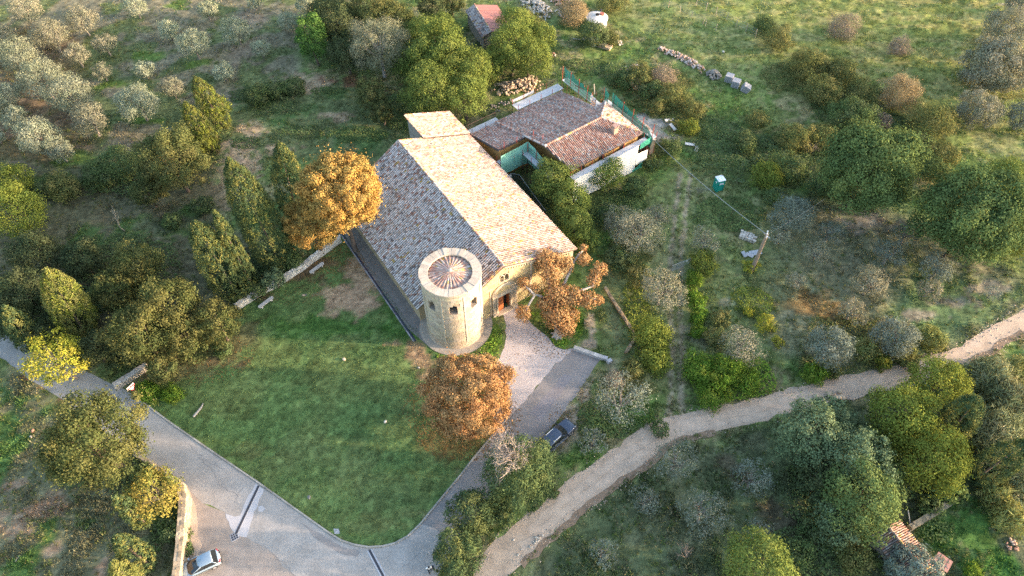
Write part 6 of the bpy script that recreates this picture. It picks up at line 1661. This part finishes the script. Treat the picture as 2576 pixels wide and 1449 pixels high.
# cars
M_GLASS = material('car_glass', (.018, .022, .026), .08, var=0, spec=.6); M_TYRE = material('tyre_rubber', (.02, .02, .02), .85, var=.1); M_RIM = material('alloy_rim', (.5, .5, .52), .35, var=.05, metal=.6)
M_BLKTRIM = material('black_trim', (.018, .018, .02), .5, var=.05); M_LAMP = material('lamp_glass', (.75, .75, .72), .15, var=.02, spec=.6); M_TAIL = material('tail_lamp_red', (.5, .01, .015), .2, var=.02, spec=.6)
def car(label, loc, rz, L, Wd, Ht, paint, suv):
    t = thing('parked_car', label, 'car', loc, rz, 'parked cars')
    hw = Wd / 2
    if suv: st = [(-.5, .84, .95), (-.485, .93, 1.02), (-.44, .99, 1.04), (-.25, 1, 1.05), (0, 1, 1.05), (.18, 1, 1.04), (.26, .99, 1.03), (.38, .97, .98), (.455, .90, .90), (.49, .72, .78), (.5, .5, .70)]
    else: st = [(-.5, .78, .82), (-.485, .90, .95), (-.44, .97, .98), (-.25, 1, .98), (0, 1, .97), (.2, 1, .95), (.30, .97, .90), (.40, .93, .80), (.465, .82, .70), (.49, .66, .62), (.5, .45, .55)]
    v = []; f = []; m = 10
    for x, k, zt in st:
        w = hw * k; z0 = .28
        for (yy, zz) in [(-.88, z0), (-.99, z0 + .16), (-1, zt - .22), (-.95, zt - .06), (-.80, zt), (.80, zt), (.95, zt - .06), (1, zt - .22), (.99, z0 + .16), (.88, z0)]: v.append((x * L, yy * w, zz))
    for i in range(len(st) - 1):
        for k in range(m): f.append((i * m + k, i * m + (k + 1) % m, (i + 1) * m + (k + 1) % m, (i + 1) * m + k))
    f += [tuple(range(m))[::-1], tuple((len(st) - 1) * m + k for k in range(m))]
    body = MB().add(v, f).build('body', paint, t, True, True)
    zb = (1.0 if suv else .93); zr = Ht - .04
    xb0, xb1, xt0, xt1 = (-.47, .22, -.42, .02) if suv else (-.465, .27, -.36, .0)
    gl = []; 
    for x, z, k in ((0, 0, .93), (1, 1, .74)):
        a0, a1 = (xb0, xb1) if z == 0 else (xt0, xt1); zz = zb if z == 0 else zr
        gl += [(a0 * L, -hw * k * .96, zz), (a0 * L + .12, -hw * k, zz), (a1 * L - .25, -hw * k, zz), (a1 * L, -hw * k * .55, zz), (a1 * L, hw * k * .55, zz), (a1 * L - .25, hw * k, zz), (a0 * L + .12, hw * k, zz), (a0 * L, hw * k * .96, zz)]
    n = 8
    MB().add(gl, [(i, (i + 1) % n, n + (i + 1) % n, n + i) for i in range(n)] + [tuple(range(n, 2 * n))]).build('windows', M_GLASS, t, False, True)
    rp = [(x, y) for x, y, z in gl[n:]]
    rp2 = [(x * 1.0 + (.03 if x > 0 else -.02), y * 1.04) for x, y in rp]
    vv = [(x, y, zr - .02) for x, y in rp2] + [(x, y, zr + .025) for x, y in rp2] + [(x * .9 - .02 * L * .5, y * .86, zr + .055) for x, y in rp2]
    MB().add(vv, [(k * n + i, k * n + (i + 1) % n, (k + 1) * n + (i + 1) % n, (k + 1) * n + i) for k in (0, 1) for i in range(n)] + [tuple(range(2 * n, 3 * n))]).build('roof', paint, t, True, True)
    for s in (0, 1):   # pillars
        for i in ((1, 2) if s == 0 else (6, 5)): MB().tube([np.array(gl[i]) + (0, 0, .01), np.array(gl[n + i])], .045, 5).build('pillar', paint, t, True)
        k = -1 if s == 0 else 1
        a, b = np.array(gl[1 if s == 0 else 6]), np.array(gl[n + 1 if s == 0 else n + 6]); a2, b2 = np.array(gl[2 if s == 0 else 5]), np.array(gl[n + 2 if s == 0 else n + 5])
        MB().tube([a * .5 + a2 * .5, b * .45 + b2 * .55], .035, 5).build('pillar', M_BLKTRIM, t)
        mr = MB().box(xb1 * L - .35, k * (hw + .1), zb + .06, .14, .2, .14).build('mirror', paint if not suv else M_BLKTRIM, t)
        MB().box(.0, k * (hw + .012), .62, L * .5, .03, .05).build('side_strip', M_BLKTRIM if not suv else M_RIM, t)
        MB().box(-.5 * L + .07, k * hw * .72, .84, .13, .26, .22, -k * .15).build('tail_lamp', M_TAIL, t)
        MB().box(.455 * L, k * hw * .68, .74, .22, .3, .12, -k * .45).build('headlight', M_LAMP, t)
        for x in (-.31, .31):
            w = thing('wheel', None, None, (x * L, k * (hw - .11), .33)); w.parent = t; r = .36 if suv else .32
            MB().tube([(0, -.11, 0), (0, .11, 0)], r, 16).build('tyre', M_TYRE, w); MB().tube([(0, k * .09, 0), (0, k * .125, 0)], r * .62, 10).build('rim', M_RIM, w)
            w.location.z = r
        if suv: MB().box((xt0 + xt1) / 2 * L + .1, k * hw * .66, zr + .10, L * .25, .05, .04).build('roof_rail', M_WHITE, t)
    MB().box(-.5 * L - .01, 0, .45, .1, Wd * .8, .2).build('bumper', M_BLKTRIM, t); MB().box(.495 * L, 0, .42, .1, Wd * .6, .2).build('bumper', M_BLKTRIM, t)
    MB().box(.48 * L, 0, .62, .08, Wd * .35, .12).build('grille', M_BLKTRIM, t); MB().box(-.5 * L - .03, 0, .66, .05, .5, .12).build('number_plate', M_WHITE, t)
    MB().box(-.40 * L, 0, zb + .28, .03, Wd * .45, .03, .1).build('wiper', M_BLKTRIM, t)
    return t
M_SILV = material('silver_blue_paint', (.30, .39, .47), .28, var=.02, metal=.35, spec=.5); M_NAVY = material('dark_blue_paint', (.055, .075, .115), .22, var=.02, metal=.3, spec=.6)
fd = P(465, 1429) - P(552, 1389); q = P(506, 1411, 1.4); rz = math.atan2(fd.y, fd.x)
car('silver grey hatchback parked on the dirt beside the stone wall', (q.x + .45 * math.cos(rz), q.y + .45 * math.sin(rz), .01), rz, 4.15, 1.72, 1.5, M_SILV, False)
fd = P(1443, 1056) - P(1375, 1118); q = P(1404, 1092, .9); rz = math.atan2(fd.y, fd.x)
car('dark blue estate car with white roof rails half under the conifer', (q.x, q.y, .012), rz, 4.7, 1.85, 1.68, M_NAVY, True)

# person on the road
def skin(name, verts, edges, radii, mat, parent, lv=2):
    me = bpy.data.meshes.new(name); b = bmesh.new(); ly = b.verts.layers.skin.verify(); vs = [b.verts.new(x) for x in verts]
    for a, c in edges: b.edges.new((vs[a], vs[c]))
    for x, r in zip(vs, radii): x[ly].radius = (r, r) if not hasattr(r, '__len__') else r
    vs[0][ly].use_root = True
    b.to_mesh(me); b.free(); me.materials.append(mat); o = link(name, me, parent)
    o.modifiers.new('skin', 'SKIN').use_smooth_shade = True; s = o.modifiers.new('sub', 'SUBSURF'); s.levels = lv; s.render_levels = lv
    return o
M_SKIN = material('skin', (.45, .27, .19), .6, var=.03); M_HAIR = material('dark_hair', (.018, .013, .012), .6, var=.1); M_SHIRT = material('white_cloth', (.78, .77, .76), .9, var=.05); M_TROU = material('black_cloth', (.018, .018, .024), .9, var=.1)
q = P(1082, 1437)
per = thing('person', 'person with long dark hair in white top and black trousers walking on the road', 'person', (q.x, q.y, .012), .25)
skin('body', [(0, 0, .92), (0, .01, 1.15), (0, .02, 1.36), (0, .0, 1.47), (0, .01, 1.55), (0, .03, 1.66), (.17, 0, 1.40), (.24, -.05, 1.15), (.25, .08, .93), (.26, .13, .86), (-.17, 0, 1.40), (-.27, .02, 1.16), (-.31, .12, .95), (-.31, .17, .87),
     (.09, .0, .86), (.10, .10, .48), (.10, .02, .10), (.10, .14, .04), (-.09, 0, .86), (-.10, -.06, .48), (-.10, -.22, .13), (-.10, -.10, .05)],
     [(0, 1), (1, 2), (2, 3), (3, 4), (4, 5), (2, 6), (6, 7), (7, 8), (8, 9), (2, 10), (10, 11), (11, 12), (12, 13), (0, 14), (14, 15), (15, 16), (16, 17), (0, 18), (18, 19), (19, 20), (20, 21)],
     [.12, .10, .11, .05, .065, .085, .05, .04, .032, .03, .05, .04, .032, .03, .085, .06, .04, .03, .085, .06, .04, .03], M_SKIN, per)
skin('white_top', [(0, 0, .95), (0, .01, 1.15), (0, .02, 1.37), (.18, 0, 1.40), (.245, -.05, 1.15), (.25, .07, .97), (-.18, 0, 1.40), (-.275, .02, 1.16), (-.31, .11, .98)], [(0, 1), (1, 2), (2, 3), (3, 4), (4, 5), (2, 6), (6, 7), (7, 8)], [.16, .145, .145, .075, .06, .05, .075, .06, .05], M_SHIRT, per)
skin('trousers', [(0, 0, .92), (.09, .0, .84), (.10, .10, .48), (.10, .02, .12), (-.09, 0, .84), (-.10, -.06, .48), (-.10, -.22, .15)], [(0, 1), (1, 2), (2, 3), (0, 4), (4, 5), (5, 6)], [.14, .11, .085, .06, .11, .085, .06], M_TROU, per)
skin('hair', [(0, .0, 1.70), (0, -.06, 1.62), (0, -.09, 1.45), (0, -.09, 1.30)], [(0, 1), (1, 2), (2, 3)], [.095, .115, .10, .06], M_HAIR, per)
MB().tube([(.10, .0, .03), (.10, .2, .03)], .05, 6).build('shoe', M_TROU, per); MB().tube([(-.10, -.28, .05), (-.10, -.08, .03)], .05, 6).build('shoe', M_TROU, per)
bag = tag(MB().box(0, 0, 0, .16, .34, .3, 0, jit=.015).build('shoulder_bag', M_TROU), 'black shoulder bag carried by the person on the road', 'bag'); bag.location = (q.x + .36, q.y + .1, .95)

# portable toilet
M_GREENP = material('green_plastic', (.015, .27, .20), .5, var=.06); M_WROOF = material('white_plastic', (.78, .80, .82), .45, var=.04)
e = P(1816, 477.5) - P(1798.5, 481.7); q = P(1804, 477)
t = thing('portable_toilet', 'green portable toilet with white roof in the weeds', 'portable toilet', (q.x, q.y, float(hgt(q.x, q.y))), math.atan2(e.y, e.x))
MB().box(0, 0, 1.08, 1.06, 1.06, 2.16).build('cabin', M_GREENP, t)
for x in (-1, 1):
    for y in (-1, 1): MB().box(x * .54, y * .54, 1.08, .09, .09, 2.18).build('corner_post', M_GREENP, t)
MB().box(0, -.55, 1.02, .78, .05, 1.86).build('door', M_GREENP, t); MB().box(0, -.585, 1.62, .62, .02, .3).build('notice', M_WHITE, t); MB().box(0, -.60, 1.66, .5, .012, .1).build('notice_print', material('blue_print', (.12, .16, .35), .6, var=0), t)
MB().box(-.55, 0, 1.6, .03, .3, .26).build('side_notice', M_WHITE, t)
for y in (-.28, .28): MB().box(-.55, y, .95, .03, .3, 1.2).build('side_panel', M_GREENP, t)
m = MB(); m.prism([(-.6, -.6), (.6, -.6), (.6, .6), (-.6, .6)], 2.16, 2.26); m.add([(-.56, -.56, 2.262), (.56, -.56, 2.262), (.56, .56, 2.262), (-.56, .56, 2.262), (-.3, -.3, 2.36), (.3, -.3, 2.36), (.3, .3, 2.36), (-.3, .3, 2.36)], [(0, 1, 5, 4), (1, 2, 6, 5), (2, 3, 7, 6), (3, 0, 4, 7), (4, 5, 6, 7)])
m.build('roof', M_WROOF, t); MB().tube([(.4, .4, 2.2), (.4, .4, 2.5)], .05, 8).build('vent_pipe', M_BLKTRIM, t)

# utility pole and cable
b0 = G(1890, 682); h = 7.0
for _ in range(20): h += (pix((b0.x, b0.y, b0.z + h))[1] - 588) / (scale_at(b0) * CP)
tp = P(1930, 589, b0.z + h); lx, ly = tp.x - b0.x, tp.y - b0.y; k = min(1, .35 / max(.01, math.hypot(lx, ly))); lx *= k; ly *= k
t = thing('utility_pole', 'leaning brown utility pole carrying a cable in the rough field', 'utility pole', b0)
MB().tube([(0, 0, -.3), (lx, ly, h)], [.30, .2], 9).build('pole', material('weathered_pole', (.27, .20, .15), .9, var=.2, nscale=3, fine=.15), t)
MB().box(lx, ly, h - .25, .1, 1.1, .1, .5).build('cross_arm', M_GALV, t)
for i in range(3): MB().tube([(lx + .15 * (i - 1), ly + .45 * (i - 1), h - .2), (lx + .15 * (i - 1), ly + .45 * (i - 1), h + .12)], .08, 7).build('insulator', M_WHITE, t)
M_CABLE = material('pale_cable', (.36, .36, .35), .7, var=.05)
A = Vector((b0.x + lx, b0.y + ly, b0.z + h - .1)); B = co(16.9, 5.6, 4.4)
tag(MB().tube([tuple(A.lerp(B, i / 12) - Vector((0, 0, .5 * math.sin(math.pi * i / 12)))) for i in range(13)], .03, 5).build('power_cable', M_CABLE), 'thick pale cable slung from farmhouse corner to the utility pole', 'cable')
C_ = P(2075, 500, 8.0); tag(MB().tube([tuple(A), tuple(A.lerp(C_, .5) - Vector((0, 0, .4))), tuple(C_)], .008, 4).build('power_cable', M_CABLE), 'thin wire leaving the utility pole towards the huge round tree', 'cable')

# stacked stones, sheets, crates near the pole and on the hillside
t = thing('stone_stack', 'neat stack of flat pale stones in the weeds left of the utility pole', 'stone stack', G(1881, 598), -.45)
for i in range(6):
    for j in range(4):
        for l_ in range(2):
            if RNG.random() < .9: MB().box(-1.0 + i * .4 + RNG.normal(0, .03), -.5 + j * .34 + RNG.normal(0, .03), .2 + l_ * .26, .36, .3, .24, RNG.normal(0, .12), np.array(PALE[RNG.integers(3)]) * RNG.uniform(.85, 1.12), jit=.03).build('stone', M_STONE, t)
for x in (-.9, 0, .9): MB().box(x, 0, .04, .1, 1.4, .08).build('bearer', M_SHUT, t)
for u, v, r, sx, sy, l in [(1872, 640, .3, .5, 1.0, 'small grey metal sheet lying left of the utility pole'), (1885, 642, 1.0, .5, 1.1, 'bent metal sheet propped in the middle of the scrap'), (1900, 637, .1, 1.7, .8, 'ribbed metal sheet touching the utility pole')]:
    q = G(u, v); o = MB()
    for i in range(6): o.box(-sx / 2 + (i + .5) * sx / 6, 0, .3 + .02 * (i % 2), sx / 6 - .004, sy, .02)
    o = tag(o.build('metal_sheet', M_GALV), l, 'metal sheet', 'scrap sheets by the pole'); o.location = q; o.rotation_euler = (.12, -.15, r)
M_GWOOD = material('grey_weathered_wood', (.36, .35, .36), .9, var=.2, nscale=3, fine=.15)
for u, v, r, tilt, l in [(1833, 203, -.5, 0, 'grey slatted crate at the left of the three on the hillside'), (1850, 215, -.5, 0, 'grey slatted crate in the middle of the three on the hillside'), (1871, 226, -.3, .45, 'grey slatted crate tipped over at the right of the three')]:
    t = thing('slatted_crate', l, 'crate', G(u, v), r, 'slatted crates on the hillside'); t.rotation_euler = (0, tilt, r)
    for k in range(5):
        z = .12 + k * .24
        for s in (-1, 1): MB().box(0, s * .62, z, 1.3, .04, .15).build('slat', M_GWOOD, t); MB().box(s * .62, 0, z, .04, 1.2, .15).build('slat', M_GWOOD, t)
    for x in (-1, 1):
        for y in (-1, 1): MB().box(x * .58, y * .58, .6, .08, .08, 1.2).build('post', M_GWOOD, t)
    for k in range(6): MB().box(-.54 + k * .216, 0, 1.22, .2, 1.3, .03).build('slat', M_GWOOD, t)
    MB().box(0, 0, .55, 1.12, 1.12, 1.0).build('filling', M_BLKTRIM, t)
# cistern
b0 = G(1502, 50); rr_ = 27.7 / scale_at((b0.x, b0.y, 1.8))
t = thing('cistern', 'round white cistern with shallow cone roof and dark hatch', 'cistern', P(1502, 42, 1.9).xy.to_3d())
M_WCON = material('whitewashed_concrete', (.60, .57, .53), .85, var=.14, nscale=1.5, fine=.12, bump=.2)
MB().tube([(0, 0, -.3), (0, 0, 1.65)], rr_ * .94, 40).build('wall', M_WCON, t)
k = 40; m = MB(); v = [(rr_ * math.cos(6.2832 * i / k), rr_ * math.sin(6.2832 * i / k), 1.66) for i in range(k)] + [(rr_ * math.cos(6.2832 * i / k), rr_ * math.sin(6.2832 * i / k), 1.82) for i in range(k)] + [(0, 0, 2.25)]
m.add(v, [(i, (i + 1) % k, k + (i + 1) % k, k + i) for i in range(k)] + [(k + i, k + (i + 1) % k, 2 * k) for i in range(k)] + [tuple(range(k))[::-1]]); m.build('roof', M_WCON, t)
MB().tube([(.05, .15, 2.15), (.05, .15, 2.36)], .36, 14).build('hatch', M_BLACK, t); MB().tube([(.95, .5, 2.0), (.95, .5, 2.3)], .44, 14).build('red_lid', material('rusty_lid', (.40, .13, .09), .8, var=.15), t)
MB().tube([(.9, rr_ * .9, 1.8), (.9, rr_ * .9, 2.3)], .18, 8).build('vent_pipe', M_DARK, t)
t = thing('well_head', 'small white well head with square black opening below the cistern', 'well', G(1494, 114), .3)
MB().prism([(-.55, -.5), (.55, -.5), (.55, .5), (-.55, .5)], 0, 1.3).build('body', M_WCON, t); MB().box(0, 0, 1.34, 1.2, 1.1, .08).build('cap', M_WCON, t); MB().box(0, .05, 1.385, .55, .5, .02).build('opening', M_BLACK, t)
t = thing('stone_stack', 'stack of flat tan stones on a pallet beside the white well head', 'stone stack', G(1521, 119), -.5)
for i in range(6):
    for j in range(3):
        for l_ in range(3):
            if l_ < 2 or i < 4: MB().box(-1.1 + i * .44, -.5 + j * .46, .22 + l_ * .24, .42, .44, .22, RNG.normal(0, .06), np.array(TAN[RNG.integers(4)]) * RNG.uniform(.8, 1.1), jit=.02).build('stone', M_STONE, t)
for x in (-1, 0, 1): MB().box(x, 0, .05, .1, 1.5, .1).build('bearer', M_SHUT, t)
for (u, v, L, r, l) in [(1406, 26, 3.0, .9, 'long grey plank tipped against the brick heap'), (1416, 38, 2.6, -.9, 'grey plank on the pile left of the dry thicket'), (1420, 48, 2.8, -.8, 'weathered plank low in the pile left of the dry thicket'), (1412, 44, 2.4, -1.1, 'plank crossing the others left of the dry thicket'), (1458, 103, 2.6, -.12, 'pale plank lying in grass left of the white well head'), (1470, 97, 1.4, 1.0, 'short pale board left of the white well head'), (1480, 100, 1.2, -.6, 'grey board leaning by the white well head')]:
    q = G(u, v); o = tag(MB().box(0, 0, 0, L, .24, .06).build('plank', M_GWOOD), l, 'plank', 'loose planks near the cistern'); o.location = (q.x, q.y, q.z + .3); o.rotation_euler = (RNG.normal(0, .1), RNG.normal(0, .1), r)
for (u, v, r, l) in [(1735, 366, -.1, 'white board in the weeds right of the puddled yard'), (1752, 377, 1.2, 'small white sheet in the weeds below the white board'), (1683, 306, .3, 'white ribbed panel beside the puddled yard'), (1692, 322, -1.1, 'thin pale board on edge beside the puddled yard'), (1563, 437, .4, 'white scrap at the foot of the sheeting')]:
    q = G(u, v); o = tag(MB().box(0, 0, 0, 1.6, .5, .05).build('white_board', M_WCON), l, 'board', 'boards lying in the weeds'); o.location = (q.x, q.y, q.z + .35); o.rotation_euler = (.15, .1, r)

# fences, gate
M_POST = material('grey_post_wood', (.40, .33, .25), .9, var=.2, nscale=4)
def fence(label, pts, hgt_, wires=3, step=1, lean=.1):
    t = thing('wire_fence', label, 'fence', G(*pts[0])); tops = []
    for u, v in pts:
        q = G(u, v); p = q - t.location; e = p + Vector((RNG.normal(0, lean), RNG.normal(0, lean), hgt_)); MB().tube([tuple(p - Vector((0, 0, .2))), tuple(e)], .06, 5).build('post', M_POST, t); tops.append((p, e))
    for k in range(wires):
        f_ = .35 + .3 * k; mb = MB()
        for (p, e), (p2, e2) in zip(tops[:-1], tops[1:]): mb.tube([tuple(p.lerp(e, f_)), tuple(p2.lerp(e2, f_))], .008, 3)
        mb.build('wire', M_GALV, t)
fence('post and wire fence nearest the cistern on the hillside', [(1681, 19), (1711, 30), (1739, 44), (1767, 60), (1774, 65), (1800, 78)], 1.4)
fence('post and wire fence with tall posts crossing the upper hillside', [(1750, 16), (1775, 28), (1801, 40), (1826, 52), (1850, 68), (1875, 82), (1900, 95)], 1.7)
fence('sagging wire fence along the right edge of the grassy plot', [(2457, 1216), (2478, 1240), (2500, 1264), (2518, 1290), (2540, 1320), (2560, 1345), (2590, 1375)], 1.1)
ga, gb = P(1688, 683), P(1732, 666); d = gb - ga
t = thing('field_gate', 'pale metal bar gate across the cart path', 'gate', ga, math.atan2(d.y, d.x)); L = d.length
for x in (0, L): MB().tube([(x, 0, -.2), (x, 0, 1.4)], .05, 6).build('post', M_GALV, t)
for z in (.12, .36, .6, .84, 1.08, 1.3): MB().tube([(0.05, 0, z), (L - .05, 0, z)], .03 if z > 1.2 or z < .2 else .016, 5).build('bar', M_CABLE, t)
for x in (L / 3, 2 * L / 3): MB().tube([(x, 0, .12), (x, 0, 1.3)], .018, 5).build('upright', M_CABLE, t)
MB().box(L * .82, -.04, 1.12, .34, .015, .22).build('notice', M_WHITE, t)
MB().tube([(-.6, .1, -.1), (-.7, .15, 1.2)], .04, 5).build('post', M_POST, t)

# sheds
def shed(name, label, ra, rb_, ridge, el, er, eave_l, eave_r, palL, palR, metal_r=False, hole=None, pitch=.28):
    a, b = P(*ra, ridge), P(*rb_, ridge); d = b - a; L = d.length; an = math.atan2(d.y, d.x)
    t = thing(name, label, 'shed', (a.x, a.y, 0), an); inv = Matrix.Rotation(-an, 4, 'Z')
    yl = (inv @ (P(*el, eave_l) - Vector((a.x, a.y, 0)))).y; yr = (inv @ (P(*er, eave_r) - Vector((a.x, a.y, 0)))).y
    wb = MB(); i = .25
    for y, z in ((yl, eave_l), (yr, eave_r)):
        s = 1 if y > 0 else -1; wb.prism([(i, y - s * i), (L - i, y - s * i), (L - i, y - s * (i + .35)), (i, y - s * (i + .35))] if s < 0 else [(i, y - s * (i + .35)), (L - i, y - s * (i + .35)), (L - i, y - s * i), (i, y - s * i)], 0, z - .05)
    for x in (i, L - i - .35):
        for y, z in ((yl, eave_l), (yr, eave_r)):
            s = 1 if y > 0 else -1; y0, y1 = sorted((0, y - s * .26)); z0, z1 = (ridge - .2, z - .1) if y0 == 0 else (z - .1, ridge - .2)
            wb.prism([(x, y0), (x + .35, y0), (x + .35, y1), (x, y1)], 0, [z0, z0, z1, z1])
    wb.build('wall', M_GREYW, t)
    rb = MB(); z_at = lambda y: ridge + (eave_l - ridge) * y / yl if y * yl > 0 else ridge + (eave_r - ridge) * y / yr
    def panel(x0, x1, y0, y1):
        q = [(x0, y0), (x1, y0), (x1, y1), (x0, y1)]
        if (x1 - x0) * (y1 - y0) < 0: q = q[::-1]
        slab(rb, [(x, y, z_at(y)) for x, y in q], .12)
    panel(0, L, 0, yl)
    if hole is None: panel(0, L, 0, yr)
    else:
        hx, hy, hs = hole; panel(0, hx - hs, 0, yr); panel(hx + hs, L, 0, yr); panel(hx - hs, hx + hs, 0, hy * yr - hs * np.sign(yr)); panel(hx - hs, hx + hs, hy * yr + hs * np.sign(yr), yr)
    roof_ = rb.build('roof', M_UNDER, t); parts = []
    for y, z, pal in ((yl, eave_l, palL), (yr, eave_r, palR)):
        if metal_r and pal is palR:
            n = int(L / 1.0)
            for k in range(n):
                x0 = k * L / n; MB().add([(x0 + .01, 0, ridge + .03), (x0 + L / n - .01, 0, ridge + .03 + .02 * (k % 2)), (x0 + L / n - .01, y, z + .03 + .02 * (k % 2)), (x0 + .01, y, z + .03)], [(0, 1, 2, 3) if y > 0 else (3, 2, 1, 0)]).build('roof_panel', material('red_roof_sheet', (.36, .15, .125), .6, var=.15, nscale=2), roof_)
            continue
        W_ = Vector((0, -y, ridge - z)).normalized(); U = Vector((1, 0, 0))
        if U.cross(W_).z < 0: U = -U; O = Vector((L, y, z))
        else: O = Vector((0, y, z))
        ln = math.hypot(y, ridge - z); hf = None
        if hole is not None and pal is palR:
            hu = hole[0] if U.x > 0 else L - hole[0]; hw_ = (1 - hole[1]) * ln; hs = hole[2]
            hf = lambda A_, B_, hu=hu, hw_=hw_, hs=hs: (np.abs(A_ - hu) < hs * (1.05 + .3 * np.sin(B_ * 9))) & (np.abs(B_ - hw_) < hs * (1.2 + .3 * np.sin(A_ * 7)))
        parts.append((roof_, O, U, W_, [(0, 0), (L, 0), (L, ln), (0, ln)], pal, hf))
    lay_tiles(parts, t, 300, pitch, .40); ridge_tiles(roof_, (0, 0, ridge + .03), (L, 0, ridge + .03), .28, .42, (2, 4, 2, 1))
    return t
shed('shed', 'shed with grey tiled and red sheet metal slopes among the trees at the top', (1193, 12), (1236, 80), 4.0, (1166, 19), (1250, 12), 3.1, 3.0, (6, 1.5, 2, .3), (1, 1, 1, 0), True)
rs_ = shed('ruined_shed', 'long ruined shed with a hole in its orange tile roof', (2231, 1322), (2345, 1462), 3.4, (2190, 1348), (2259, 1305), 2.5, 2.4, (.5, 2.0, 4.6, .1, 1.0), (.2, 5.6, .8, .6, 2.4), False, (4.25, .42, .36), .21)
t = thing('tin_canopy', 'small canopy of pinkish corrugated sheets beside the ruined shed', 'canopy', P(2371, 1414, 1.9).xy.to_3d(), -.75)
M_PINKT = material('faded_red_sheet', (.40, .20, .16), .7, var=.2, nscale=2, fine=.1)
for i in range(4): MB().box(-.55 + .38 * i, 0, 1.9 + .03 * (i % 2), .36, 1.5, .03, .0).build('roof_sheet', M_PINKT, t)
for x in (-.6, .6):
    for y in (-.6, .6): MB().tube([(x, y, -.1), (x, y, 1.88)], .05, 5).build('post', M_POST, t)
q1, q2 = P(2284, 1283, .9), P(2291, 1336, .3)
tag(MB().tube([tuple(q1), tuple(q1.lerp(q2, .5) + Vector((.1, 0, -.1))), tuple(q2)], .05, 5).build('pole', M_CABLE), 'pale thin pole leaning between plot wall and ruined shed', 'pole')
# branches and logs on the grass
for pts, r, l in [([(488, 1050), (498, 1038), (508, 1026), (512, 1016)], .16, 'weathered log lying on the lawn near the road'), ([(2355, 1290), (2367, 1286), (2374, 1280), (2368, 1275)], .07, 'bleached branch on the plot wall'), ([(40, 1415), (50, 1400)], .05, 'thin fallen stick in the field at the bottom left')]:
    tag(MB().tube([tuple(G(u, v) + Vector((0, 0, r))) for u, v in pts], [r, r * .9, r * .7, r * .4][:len(pts)], 6, PALEBARK).build('log', M_BARK), l, 'log')
